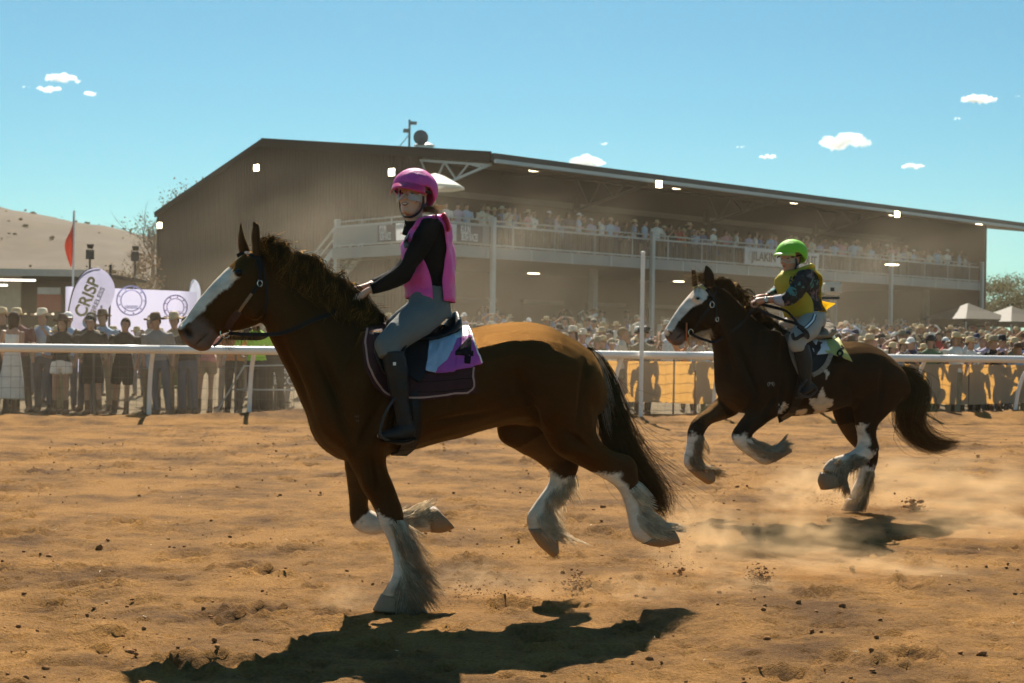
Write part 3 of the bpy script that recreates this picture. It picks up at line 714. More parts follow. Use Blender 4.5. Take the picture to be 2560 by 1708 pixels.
def make_horse(name, label, fr, sp):
    rg = np.random.default_rng(sp['seed'])
    root = empty(name, fr.A, fr.yaw); tag(root, label, 'horse')
    parts = []; axis = []      # axis: (part id, station, centre, half length, A, B)
    def add(pid, tr, rows, egg=0.0, n=22, body=True):
        V, F, C = fr.ring(tr, rows, 4, n, egg); parts.append((V, F))
        A = catmull([fr.loc(tr(r[0], r[1]), r[4]) for r in rows], 4); B = catmull([fr.loc(tr(r[2], r[3]), r[4]) for r in rows], 4)
        hw = catmull(np.array([[r[5]] for r in rows]), 4)[:, 0]
        for i in range(len(C)): axis.append((pid, i / 4.0, (A[i] + B[i]) / 2, max(np.linalg.norm(A[i] - B[i]) / 2, hw[i], .03), A[i], B[i]))
    add(0, sp['tr_trunk'], sp['trunk']); add(1, sp['tr_head'], sp['head'])
    for q, lg in enumerate(sp['legs']): add(2 + q, lg['tr'], lg['rows'], n=16)
    for (tr, rows) in sp.get('extra', []): parts.append(fr.ring(tr, rows, 4, 16)[:2])
    me = blob('body', parts, sp['voxel'], 5, 0.5)
    V = verts_np(me); Nn = normals_np(me)
    # nearest station of every vertex
    C = np.array([a[2] for a in axis]); rad = np.array([a[3] for a in axis]); pid = np.array([a[0] for a in axis]); stn = np.array([a[1] for a in axis])
    A_ = np.array([a[4] for a in axis]); B_ = np.array([a[5] for a in axis])
    best = np.empty(len(V), int)
    for i in range(0, len(V), 4000):
        d = np.linalg.norm(V[i:i+4000, None, :] - C[None], axis=2) / rad[None]; best[i:i+4000] = d.argmin(1)
    P = pid[best]; T = stn[best]; AB = B_[best] - A_[best]; sfr = ((V - A_[best]) * AB).sum(1) / (AB * AB).sum(1)
    n1 = fbm(V[:, 0] * 14, V[:, 1] * 14, V[:, 2] * 14, 3); n2 = fbm(V[:, 0] * 45, V[:, 1] * 45, V[:, 2] * 45, 2); n3 = fbm(V[:, 0] * 3, V[:, 1] * 3, V[:, 2] * 3, 2)
    pix = fr.px(V); near = (V[:, 1] < 0.02); V = V + Nn * (0.007 * fbm(V[:, 0] * 6, V[:, 1] * 6, V[:, 2] * 6, 3))[:, None]
    col = np.tile(np.array(sp['coat']), (len(V), 1)) * (1 + 0.25 * n3[:, None])
    black = np.array(sp['points']); white = np.array(sp['white'])
    def blend(c, m): 
        m = np.clip(m, 0, 1)[:, None]; return col * (1 - m) + np.array(c) * m
    sm = lambda x, a, b: np.clip((x - a) / (b - a), 0, 1)
    col = blend(sp['under'], (P == 0) * sm(sfr, .86, 1.0) * 0.5)
    for q, lg in enumerate(sp['legs']):
        on = (P == 2 + q); Tn = T + 0.9 * n1 + 0.5 * n2
        col = blend(sp['under'], on * lg.get('light', 0.0) * (T > 1))
        col = blend(black, on * sm(Tn, lg['black'], lg['black'] + 0.8))
        if 'front' in lg: col = blend(white, on * sm(Tn, lg['front'], lg['front'] + .15) * sm(sfr + 0.2 * n1, 0.36, 0.28))
        col = blend(white, on * sm(Tn + lg.get('slant', 0) * (0.5 - sfr), lg['wht'], lg['wht'] + .4))
        col = blend(np.array(sp['white']) * np.array([.72, .58, .44]), on * sm(T + 0.8 * n1, lg['wht'] + 2.5, lg['wht'] + 5.5) * 0.75)
    hd = (P == 1)
    col = blend(np.array(sp['coat']) * 1.15, hd * sm(T, 1, 3) * 0.6)
    edge = sp['blaze_w'](T) + 0.05 * n1 + 0.035 * n2
    col = blend(white, hd * (T > sp['blaze'][0] + 0.5 * n1) * (T < sp['blaze'][1]) * sm(edge - sfr, 0.0, 0.02))
    col = blend((0.16, 0.12, 0.11), hd * sm(T + .4 * n1, sp['muz'], sp['muz'] + 1.0) * sm(sfr, .12, .3) * .85)
    col = blend((0.40, 0.20, 0.13), hd * sm(T + .3 * n1, sp['lip'], sp['lip'] + .6) * .9)
    for (poly, c, side) in sp.get('patch', []):
        pp = np.array(poly); jx = pix[:, 0] + 10 * n1 + 5 * n2; jy = pix[:, 1] + 10 * n2 - 6 * n1; ins = np.zeros(len(V), bool); j = len(pp) - 1
        for i in range(len(pp)):
            a, b = pp[i], pp[j]
            cnd = ((a[1] > jy) != (b[1] > jy)) & (jx < (b[0] - a[0]) * (jy - a[1]) / (b[1] - a[1] + 1e-9) + a[0]); ins ^= cnd; j = i
        col = blend(c, ins & near)
    # nostril, mouth crease and eye hollow
    for (c, rx, ry, ang, dep, cc, alt) in sp['dents']:
        dx, dy = pix[:, 0] - c[0], pix[:, 1] - c[1]; ca, sa = math.cos(ang), math.sin(ang)
        q = ((dx * ca + dy * sa) / rx) ** 2 + ((-dx * sa + dy * ca) / ry) ** 2
        w = np.exp(-q * 1.2) * (hd if alt == 0 else 1) * near; V = V - Nn * (w * dep * (2.3 if alt else 1))[:, None]
        if cc is not None: col = blend(cc, np.clip(w * 2.0 - .5, 0, 1))
    set_verts(me, V); set_color(me, 'coat', np.clip(col, 0.002, 1)); me.materials.append(sp['mat'])
    link('body', me, root); bvh = bvh_of(me)
    # short coat hair standing a little off the skin
    nf = sp['fur']; cand = np.where(normals_np(me)[:, 2] < .3)[0]; idx = cand[rg.integers(0, len(cand), nf)]; Nf = normals_np(me)[idx]; P0 = V[idx] + rg.normal(0, .004, (nf, 3)); flow = np.tile(np.array([.8, 0, -.45]), (nf, 1)) + rg.normal(0, .25, (nf, 3)); flow -= Nf * (flow * Nf).sum(1, keepdims=True); flow /= np.linalg.norm(flow, axis=1, keepdims=True) + 1e-9
    Lf = rg.uniform(.010, .022, (nf, 1)); PF = np.stack([P0, P0 + (flow * .9 + Nf * .16) * Lf * .6, P0 + (flow + Nf * .22) * Lf], 1)
    fo = strands('coat_hair', PF, .0006, (0, 0, 0), (0, 0, 0), root, sp['mat'], rg); cf = np.repeat(np.clip(col[idx] * rg.uniform(.7, 1.4, (nf, 1)), 0, .8), 9, 0); fo.data.color_attributes['coat'].data.foreach_set('color', np.hstack([cf, np.ones((len(cf), 1))]).ravel()); fo['kind'] = 'stuff'
    # hooves
    for lg in sp['legs']:
        h = lg['hoof']; Vh, Fh, _ = fr.ring(lg['tr'], h, 3, 18, 0.0, 2.3); obj('hoof', Vh, Fh, M_HOOF, root, recalc=True)
    # ears
    for e in sp['ears']:
        Ve, Fe, _ = fr.ring(e['tr'], e['rows'], 4, 14); 
        eo = obj('ear', Ve, Fe, sp['mat'], root, recalc=True); set_color(eo.data, 'coat', np.tile(np.array(e['col']), (len(Ve), 1)) * (0.8 + 0.4 * RNG.random((len(Ve), 1))))
    # eye
    h = fr.hit(bvh, sp['eye'], -0.016)
    if h:
        g = G(); 
        V_, F_ = [], []
        for i in range(9):
            for k in range(14):
                th, ph = math.pi * i / 8, 2 * math.pi * k / 14; V_.append(h[0] + 0.021 * np.array([math.sin(th) * math.cos(ph), math.sin(th) * math.sin(ph), math.cos(th)]))
        for i in range(8):
            for k in range(14): F_.append((i*14+k, i*14+(k+1)%14, (i+1)*14+(k+1)%14, (i+1)*14+k))
        obj('eye', V_, F_, M_EYE, root)
    def outside(p, dmin):
        l_, n_, i_, d_ = bvh.find_nearest(Vector(p))
        v = Vector(p) - l_; sgn = v.dot(n_)
        if sgn < dmin: return np.array(l_ + n_ * dmin)
        return np.array(p)
    # mane: clumped locks thrown to the near side
    mn = sp['mane']; crest = catmull([fr.loc(mn['tr'](*c), 0) for c in mn['crest']], 12); K = 9; S = []
    for c in range(mn['clumps']):
        u = rg.random() ** 0.9; b0 = crest[int(u * (len(crest) - 1))]
        side = mn['side'] if rg.random() < mn.get('near', .85) else -mn['side']
        Lk = mn['len'] * rg.uniform(0.55, 1.15) * (0.7 + 0.5 * math.sin(math.pi * min(1, u * 1.1))); back = rg.uniform(*mn['back']); lift = rg.uniform(*mn['lift'])
        ph, amp, fq = rg.uniform(0, 6.28), rg.uniform(0.004, 0.020) * mn['curl'], rg.uniform(1.0, 2.4)
        for s_ in range(mn['per']):
            off = rg.normal(0, 0.0065, 3); off[1] *= .6; pts = []; l2 = Lk * rg.uniform(.75, 1.1); spd = rg.normal(0, .22)
            for k in range(K):
                t = k / (K - 1); 
                p = b0 + off * (1 + t) + np.array([back * l2 * t + spd * l2 * t * t * .5 + amp * math.sin(ph + fq * 6.28 * t), -side * (0.10 * (1 - math.exp(-3 * t))) + amp * math.cos(ph + fq * 6.28 * t), lift * l2 * math.sin(math.pi * min(1, t * 1.4)) * .5 - mn['drop'] * l2 * t ** 1.5])
                if k > 0: p = outside(p, 0.006 + 0.018 * rg.random())
                pts.append(p)
            S.append(pts)
    for s_ in range(mn['wisps']):
        u = rg.random(); b0 = crest[int(u * (len(crest) - 1))] + rg.normal(0, .01, 3); l2 = rg.uniform(.05, .16); a = rg.uniform(-.2, .9); w = rg.normal(0, .3)
        S.append([b0 + l2 * t * np.array([a + w * t, rg.normal(0, .15), 1 - .6 * t]) for t in np.linspace(0, 1, K)])
    strands('mane', S, mn['r'], mn['root'], mn['tip'], root, M_HAIR, rg, block=16, gold=.24)
    # forelock
    fl = sp['forelock']; S = []
    for q in range(fl['n']):
        h0 = fr.loc((fl['at'][0] + rg.normal(0, 9), fl['at'][1] + rg.normal(0, 6)), rg.uniform(-.04, .04)); e = fr.loc((fl['to'][0] + rg.normal(0, fl['spread']), fl['to'][1] + rg.normal(0, fl['spread'])), rg.uniform(-.02, .07))
        m_ = (h0 + e) / 2 + np.array([0, 0, .03]) + rg.normal(0, .012, 3)
        S.append([outside((1-t)**2*h0 + 2*t*(1-t)*m_ + t*t*e, .006) for t in np.linspace(0, 1, 7)])
    strands('forelock', S, mn['r'], mn['root'], mn['tip'], root, M_HAIR, rg)
    # tail
    tl = sp['tail']; gd = catmull([fr.loc(tl['tr'](*c), 0) for c in tl['guide']], 8); K = 10; S = []
    tw = np.interp(np.linspace(0, 1, len(gd)), np.linspace(0, 1, len(tl['w'])), tl['w'])
    for q in range(tl['n']):
        end = rg.uniform(.55, 1.0) if rg.random() < .8 else rg.uniform(.3, .8); o_ = rg.normal(0, .5, 3); ph = rg.uniform(0, 6.28); fly = rg.random() < tl['fly']; drift = rg.normal(0, 1, 3); pts = []
        st = rg.uniform(0, .25)
        for k in range(K):
            t = st + (end - st) * k / (K - 1); x = t * (len(gd) - 1); i = min(int(x), len(gd) - 2); f = x - i
            c = gd[i] * (1 - f) + gd[i+1] * f; w = tw[i] * (1 - f) + tw[i+1] * f
            kk = k / (K - 1)
            p = c + o_ * w * (0.8 if not fly else 1.0) + np.array([math.sin(ph + 5 * t), math.cos(ph * 1.3 + 4 * t), math.sin(ph * .7 + 6 * t)]) * w * .15
            if fly: p = p + np.array([abs(drift[0]) * .13 + .03, drift[1] * .1, drift[2] * .07 + .02]) * kk ** 2
            pts.append(p)
        S.append(pts)
    strands('tail', S, tl['r'], tl['root'], tl['tip'], root, M_HAIR, rg, taper=.3)
    if 'tailpale' in sp:
        tp = sp['tailpale']; gd = catmull([fr.loc(tl['tr'](*c), .05) for c in tp['guide']], 6); S = []
        for q in range(260):
            o_ = rg.normal(0, .016, 3); i0 = rg.integers(0, len(gd) // 2); i1 = min(len(gd) - 1, i0 + rg.integers(5, 12)); kk = np.linspace(i0, i1, 8)
            S.append([gd[int(a)] * (1 - a % 1) + gd[min(int(a) + 1, len(gd) - 1)] * (a % 1) + o_ + np.array([.03, -.02, 0]) * t for a, t in zip(kk, np.linspace(0, 1, 8))])
        strands('tail_base_hair', S, .0016, (.5, .42, .33), (.6, .5, .4), root, M_FEATH, rg)
    # feathers on the lower legs
    for lg in sp['legs']:
        ft = lg['feather']; A = catmull([fr.loc(lg['tr'](r[0], r[1]), r[4]) for r in lg['rows']], 6); B = catmull([fr.loc(lg['tr'](r[2], r[3]), r[4]) for r in lg['rows']], 6)
        hw = catmull(np.array([[r[5]] for r in lg['rows']]), 6)[:, 0]; C = (A + B) / 2; S = []
        for q in range(int(ft['n'] * 2.7 / 22)):
            t = rg.uniform(ft['from'], ft['to']) if rg.random() < .5 else ft['to'] - (ft['to'] - ft['from']) * .5 * rg.random() ** 1.5
            ph = rg.uniform(-ft.get('spread', 2.0), ft.get('spread', 2.0)); wob = rg.normal(0, .16, 3); cl_ = ft['len'] * rg.uniform(.6, 1.15); cur = rg.normal(0, .12, 3); fq = rg.uniform(.5, 1.1); tipc = None
            for q2 in range(22):
                t2 = min(max(t + rg.normal(0, .22), ft['from']), ft['to']); p2 = ph + rg.normal(0, .16)
                i = min(int(t2 * 6), len(A) - 2); ax = (B[i] - A[i]) / 2; dn = C[i+1] - C[i]; dn = dn / (np.linalg.norm(dn) + 1e-9); la = np.array([0, 1, 0])
                outv = ax * math.cos(p2) + la * math.sin(p2) * hw[i]; o0 = C[i] + outv * .95; ov = outv / np.linalg.norm(outv); bk = ax / np.linalg.norm(ax)
                l2 = cl_ * rg.uniform(.7, 1.1) * (.45 + .55 * max(0, math.cos(p2 * .7))); wv = np.array(ft.get('wind', (0, 0, 0)))
                d0 = dn * .88 + ov * .30 + bk * .22; pts = []
                for t_ in np.linspace(0, 1, 5):
                    pts.append(o0 + l2 * (d0 * t_ + (wv + wob + dn * .2) * t_ * t_ + cur * math.sin(fq * 6.28 * t_) * t_))
                if tipc is None: tipc = pts[-1] - o0; 
                pts = [a_ * (1 - .35 * k_ ** 2) + (o0 + tipc * k_) * .35 * k_ ** 2 for a_, k_ in zip(pts, np.linspace(0, 1, 5))]
                S.append(pts)
        strands('feather', S, .0022, ft.get('root', (.90, .82, .70)), ft.get('tip', (.84, .72, .55)), root, M_FEATH, rg, jitter=.3)
    # beard / chin hair
    if 'beard' in sp:
        S = []
        for q in range(sp['beard']['n']):
            p0 = sp['beard']['path'][0]; p1 = sp['beard']['path'][1]; t = rg.random(); c = fr.loc((p0[0] + (p1[0] - p0[0]) * t, p0[1] + (p1[1] - p0[1]) * t), rg.uniform(-.05, .05)); l2 = sp['beard']['len'] * rg.uniform(.3, 1.1); a = rg.uniform(-.1, .5)
            S.append([c + l2 * k * np.array([a * k, rg.normal(0, .02), -1 + .3 * k]) + np.array([0, 0, .01]) for k in np.linspace(0, 1, 6)])
        strands('chin_hair', S, .0011, sp['beard']['root'], sp['beard']['tip'], root, M_HAIR, rg)
    return root, bvh

def strap(name, fr, bvh, pts, w, m, parent, off=0.006, th=0.004, sub=5, plane=0.0):
    """leather strap lying on the animal along these photo points"""
    P = []; Nn = []
    for p in catmull(np.array(pts, float), sub):
        h = fr.hit(bvh, p, off)
        if h is None: P.append(fr.loc(p, plane)); Nn.append(np.array([0, -1.0, 0]))
        else: P.append(h[0]); Nn.append(h[1])
    return ribbon(name, P, Nn, w, th, m, parent)
def ribbon(name, P, Nn, w, th, m, parent):
    P = np.array(P); Nn = np.array(Nn); T = np.gradient(P, axis=0); V = []; F = []
    for i in range(len(P)):
        n = Nn[i] / (np.linalg.norm(Nn[i]) + 1e-9); s_ = np.cross(T[i], n); s_ = s_ / (np.linalg.norm(s_) + 1e-9) * w / 2; n = n * th / 2
        V += [P[i] - s_ - n, P[i] + s_ - n, P[i] + s_ + n, P[i] - s_ + n]
    for i in range(len(P) - 1):
        for k in range(4): F.append((4*i+k, 4*i+(k+1)%4, 4*i+4+(k+1)%4, 4*i+4+k))
    F += [(3, 2, 1, 0), tuple(4 * (len(P) - 1) + k for k in range(4))]
    return obj(name, V, F, m, parent, smooth=False, recalc=True)
def drape(name, fr, bvh, rows, m, parent, off=0.01, th=0.012, nu=26, nv=14, wave=0.0, mirror=False, lift=None, fm=None, mats=None):
    """cloth patch over the animal: rows of photo points, top row first"""
    R_ = [catmull(np.array(r, float), 6) for r in rows]
    R2 = []
    for r in R_:
        d = np.r_[0, np.cumsum(np.linalg.norm(np.diff(r, axis=0), axis=1))]; s_ = np.linspace(0, d[-1], nu); R2.append(np.stack([np.interp(s_, d, r[:, 0]), np.interp(s_, d, r[:, 1])], 1))
    R2 = np.array(R2); q = np.linspace(0, 1, nv); src = np.linspace(0, 1, len(rows))
    grid = np.stack([np.stack([np.interp(q, src, R2[:, i, k]) for k in (0, 1)], 1) for i in range(nu)], 1)
    P = np.zeros((nv, nu, 3)); ok = np.zeros((nv, nu), bool)
    for j in range(nv):
        for i in range(nu):
            h = fr.hit(bvh, grid[j, i], off + wave * 3 * float(vnoise(np.array([i * .16 + j * .07]), np.array([j * .12]))[0]) + (lift(i / (nu - 1), j / (nv - 1)) if lift else 0))
            if h is not None: P[j, i] = h[0]; ok[j, i] = True
    yy = P[..., 1][ok]; 
    for j in range(nv):
        for i in range(nu):
            if not ok[j, i]:
                d2 = ((np.argwhere(ok) - [j, i]) ** 2).sum(1); jj, ii = np.argwhere(ok)[d2.argmin()]; P[j, i] = fr.loc(grid[j, i], -P[jj, ii, 1])
    for _ in range(2):      # cloth does not follow every dent
        P[1:-1, 1:-1] = 0.5 * P[1:-1, 1:-1] + 0.125 * (P[:-2, 1:-1] + P[2:, 1:-1] + P[1:-1, :-2] + P[1:-1, 2:])
    V = P.reshape(-1, 3); I = np.arange(nv * nu).reshape(nv, nu)
    F = np.stack([I[:-1, :-1], I[1:, :-1], I[1:, 1:], I[:-1, 1:]], -1).reshape(-1, 4)
    f_idx = None
    if fm is not None:
        f_idx = [fm(((i + .5) / (nu - 1)), ((j + .5) / (nv - 1))) for j in range(nv - 1) for i in range(nu - 1)]
    o = obj(name, V, F, mats or m, parent, fm=f_idx)
    sd = o.modifiers.new('s', 'SOLIDIFY'); sd.thickness = th; sd.offset = 0
    return o, P
def bvh_grid(P):
    nv, nu, _ = P.shape; I = np.arange(nv * nu).reshape(nv, nu); F = np.stack([I[:-1, :-1], I[1:, :-1], I[1:, 1:], I[:-1, 1:]], -1).reshape(-1, 4)
    return BVHTree.FromPolygons([Vector(v) for v in P.reshape(-1, 3)], F.tolist())
def project_text(name, body, fr, bvh, c, size_px, m, parent, off, sx=1.0, rot=0.0, bold=0.0, shear=0.0):
    cu = bpy.data.curves.new('t', 'FONT'); cu.body = body; cu.size = 1.0; cu.align_x = 'CENTER'; cu.align_y = 'CENTER'; cu.offset = bold; cu.resolution_u = 4
    o = bpy.data.objects.new('t', cu); COL.objects.link(o)
    me = bpy.data.meshes.new_from_object(o.evaluated_get(bpy.context.evaluated_depsgraph_get())); bpy.data.objects.remove(o)
    bm = bmesh.new(); bm.from_mesh(me); bmesh.ops.triangulate(bm, faces=bm.faces)
    bmesh.ops.subdivide_edges(bm, edges=[e for e in bm.edges if e.calc_length() > .12], cuts=2, use_grid_fill=True); bmesh.ops.triangulate(bm, faces=bm.faces)
    for v in bm.verts:
        x, y = v.co.x * size_px * sx, v.co.y * size_px; x += shear * y; ca, sa = math.cos(rot), math.sin(rot)
        h = fr.hit(bvh, (c[0] + x * ca + y * sa, c[1] + x * sa - y * ca), off)
        v.co = Vector(h[0]) if h is not None else Vector(fr.loc((c[0] + x, c[1] - y), .35))
    bmesh.ops.recalc_face_normals(bm, faces=bm.faces)
    bm.to_mesh(me); bm.free(); me.materials.clear(); me.materials.append(m); me.name = name
    return link(name, me, parent)

# ------------------------------------------------------------------ first horse
c1 = on_ground(*Z3(455, 1163)); H1 = Frame(c1, 0.17, R(14))
f_front = dict(n=1100, len=.17, spread=1.75)
horse1 = dict(seed=3, mat=M_COAT, fur=6500, voxel=0.0125, coat=(0.0135, 0.0052, 0.0016), points=(0.012, 0.009, 0.007), white=(0.72, 0.66, 0.58), under=(0.10, 0.05, 0.02),
  tr_trunk=D, tr_head=ZH,
  trunk=[(600,560,604,742,0,.095,.3),(652,590,622,785,0,.11,.35),(705,625,650,840,0,.13,.38),(765,668,680,900,0,.165,.38),(822,712,702,950,0,.21,.36),(868,748,716,1000,0,.265,.3),(905,770,752,1040,0,.30,.25),
         (940,778,815,1063,0,.315,.2),(970,778,895,1048,0,.33,.12),(1015,770,980,1024,0,.345,.05),(1070,758,1060,1004,0,.355,.0),(1130,744,1120,985,0,.35,-.02),(1190,739,1185,975,0,.345,.0),
         (1250,747,1245,985,0,.34,.05),(1308,775,1300,985,0,.31,.1),(1352,805,1346,970,0,.25,.1),(1378,860,1380,945,0,.14,.0)],
  head=[(905,345,1140,720,0,.085),(800,375,1055,930,0,.105),(715,440,1005,1055,0,.115),(622,520,925,1125,0,.112),(525,618,805,1170,0,.098),(437,712,695,1192,0,.082),(348,815,595,1212,0,.07),(266,930,515,1258,0,.062),
        (196,1035,475,1318,0,.064),(126,1105,435,1385,0,.066),(98,1165,355,1405,0,.058),(122,1245,300,1392,0,.046),(158,1310,240,1370,0,.03)],
  legs=[
    dict(tr=Z3, rows=[(60,40,430,20,.17,.13),(130,190,420,160,.17,.13),(185,290,408,270,.17,.105),(250,400,445,385,.17,.088),(305,490,478,480,.17,.074),(340,570,505,560,.17,.072),(372,650,515,650,.17,.064),(415,740,520,740,.17,.048),(445,850,535,850,.17,.046),(445,940,560,950,.17,.056),(410,1015,545,1035,.17,.05),(370,1075,555,1095,.17,.06)],
         hoof=[(375,1065,555,1090,.17,.06),(345,1120,570,1130,.17,.072),(322,1163,580,1165,.17,.078)], black=3.4, wht=5.5, slant=2.0, feather=dict(f_front, **{'from': 5.5, 'to': 10.8, 'n': 1500, 'len': .21, 'wind': (.10, 0, .05), 'root': (.90, .80, .65), 'tip': (.50, .36, .22)})),
    dict(tr=Z3, rows=[(150,60,340,60,-.17,.11),(150,270,330,280,-.17,.10),(165,380,310,390,-.17,.085),(180,500,292,500,-.17,.073),(184,600,300,545,-.17,.069),(215,665,330,560,-.17,.067),(290,700,370,585,-.17,.06),(400,698,430,595,-.17,.048),(520,690,500,590,-.17,.046),(630,690,575,570,-.17,.055),(690,690,645,540,-.17,.05)],
         hoof=[(680,690,650,535,-.17,.058),(755,690,705,530,-.17,.068),(820,660,745,575,-.17,.072)], black=2.6, wht=4.6, light=.3, feather=dict(f_front, **{'from': 6.5, 'to': 9.6, 'n': 700, 'len': .10})),
    dict(tr=Z3, rows=[(1230,-170,1690,-150,.15,.18),(1265,-10,1690,0,.15,.16),(1340,80,1700,100,.15,.135),(1430,180,1760,170,.15,.11),(1530,250,1812,195,.15,.09),(1640,310,1868,208,.15,.076),(1740,365,1912,230,.15,.07),(1805,405,1938,290,.15,.067),(1840,450,1945,370,.15,.058),(1865,520,1965,460,.15,.049),(1885,600,1995,550,.15,.048),(1900,680,2035,610,.15,.058),(1930,735,2085,640,.15,.052),(1985,760,2115,665,.15,.058)],
         hoof=[(1970,756,2105,655,.15,.058),(2070,778,2135,665,.15,.07),(2190,755,2150,665,.15,.072)], black=4.6, wht=8.0, front=3.6, feather=dict(f_front, **{'from': 8, 'to': 12, 'n': 950, 'len': .12, 'wind': (.25, 0, .1)})),
    dict(tr=Z3, rows=[(1080,-60,1400,-80,-.15,.14),(1090,110,1430,80,-.15,.12),(1180,175,1480,150,-.15,.10),(1270,220,1530,210,-.15,.085),(1350,270,1575,255,-.15,.074),(1400,320,1580,290,-.15,.069),(1398,375,1545,370,-.15,.06),(1355,445,1485,440,-.15,.049),(1308,515,1430,515,-.15,.048),(1270,580,1410,580,-.15,.056),(1268,640,1425,635,-.15,.056),(1290,690,1445,675,-.15,.06)],
         hoof=[(1272,665,1440,640,-.15,.06),(1335,765,1453,690,-.15,.07),(1420,838,1455,790,-.15,.068)], black=3.2, wht=5.6, front=2.6, light=.8, feather=dict(f_front, **{'from': 5.6, 'to': 10.6, 'n': 950, 'len': .13, 'wind': (.3, 0, .1)}))],
  extra=[(D, [(830,760,900,770,.16,.08),(790,850,890,860,.2,.1),(770,940,880,950,.2,.11),(790,1020,880,1010,.17,.1)]),
         (D, [(830,760,900,770,-.16,.08),(790,850,890,860,-.2,.1),(770,940,880,950,-.2,.11),(790,1020,880,1010,-.17,.1)]),
         (ZH, [(850,700,1010,760,.085,.03),(760,860,990,1000,.09,.035),(740,1000,930,1090,.075,.03)]), (ZH, [(850,700,1010,760,-.085,.03),(760,860,990,1000,-.09,.035),(740,1000,930,1090,-.075,.03)]),
         (ZH, [(690,520,800,640,.09,.03),(640,600,760,690,.085,.025)]), (ZH, [(690,520,800,640,-.09,.03),(640,600,760,690,-.085,.025)]),
         (ZH, [(110,1120,230,1200,.04,.025),(130,1190,260,1280,.045,.025),(190,1270,260,1310,.035,.02)])],
  blaze=(0.9, 9.5), blaze_w=lambda T: np.interp(T, [0, 1, 2, 4, 6, 7, 8, 9, 12], [.22, .28, .28, .28, .31, .27, .20, .12, .06]), muz=6.6, lip=10.0,
  dents=[(ZH(215,1205), 9, 18, -.5, .030, (.012,.007,.006), 0), (ZH(350,1275), 30, 3.2, -.72, .012, (.02,.015,.014), 0), (ZH(725,612), 12, 7, .1, .010, (.014,.009,.007), 0), (ZH(560,900), 60, 22, -1.0, .010, None, 0),
    (D(908,965), 13, 75, 0.1, .022, None, 1), (D(765,905), 15, 120, -.35, .020, None, 1), (D(1192,885), 50, 62, 0, .026, None, 1), (D(1222,935), 14, 85, -.25, .016, None, 1), (D(1335,905), 12, 95, .1, .013, None, 1), (D(672,850), 12, 110, -.42, .012, None, 1), (D(845,985), 12, 60, .5, .014, None, 1), (Z3(1560,110), 10, 60, -.9, .012, None, 1), (Z3(330,330), 8, 55, -.2, .012, None, 1), (Z3(480,800), 4, 50, -.05, .008, None, 1),
    (D(835,890), 34, 80, .35, -.010, None, 1), (D(860,1010), 26, 34, .2, -.012, None, 1), (D(1270,840), 70, 60, .2, -.010, None, 1), (D(1275,930), 40, 50, -.3, -.012, None, 1), (D(730,760), 46, 90, -.6, -.008, None, 1), (Z3(290,380), 16, 40, -.3, -.012, None, 1), (Z3(1500,180), 34, 18, .5, -.010, None, 1), (D(1050,960), 90, 9, -.16, .007, None, 1), (D(1000,880), 9, 60, .15, .004, None, 1), (D(1040,880), 9, 60, .15, .004, None, 1), (D(1080,880), 9, 60, .15, .004, None, 1)],
  eye=ZH(725,612),
  ears=[dict(tr=ZH, rows=[(870,400,960,420,.05,.03),(868,300,952,320,.055,.036),(858,220,950,220,.06,.032),(872,120,942,110,.065,.022),(876,60,915,70,.065,.01)], col=(.02,.013,.01)),
        dict(tr=ZH, rows=[(735,380,850,360,-.06,.03),(722,290,825,300,-.065,.034),(724,210,795,220,-.07,.03),(738,120,770,130,-.075,.018),(746,72,760,80,-.075,.008)], col=(.045,.02,.01))],
  mane=dict(tr=D, crest=[(596,556),(650,588),(705,622),(765,664),(820,708),(850,735)], side=1, clumps=210, per=16, len=.30, back=(.25,.75), lift=(.1,.7), drop=.75, curl=1.9, wisps=260, r=.0017, root=(.006,.004,.003), tip=(.36,.17,.042)),
  forelock=dict(at=D(592,572), to=D(640,585), spread=22, n=160),
  tail=dict(tr=D, guide=[(1348,803),(1378,850),(1398,930),(1420,1010),(1455,1080),(1505,1140),(1530,1185)], w=[.02,.05,.075,.10,.12,.11,.05], n=3400, fly=.045, r=.0014, root=(.010,.008,.007), tip=(.05,.03,.015)),
  tailpale=dict(guide=[(1362,815),(1376,860),(1384,920),(1386,980),(1392,1010)]),
  beard=dict(n=170, path=(ZH(540,1255), ZH(950,1150)), len=.13, root=(.05,.025,.012), tip=(.3,.2,.11)))
horse_a, bvh_a = make_horse('draft_horse', 'bay draft horse with white blaze galloping in the foreground, ridden in pink', H1, horse1)

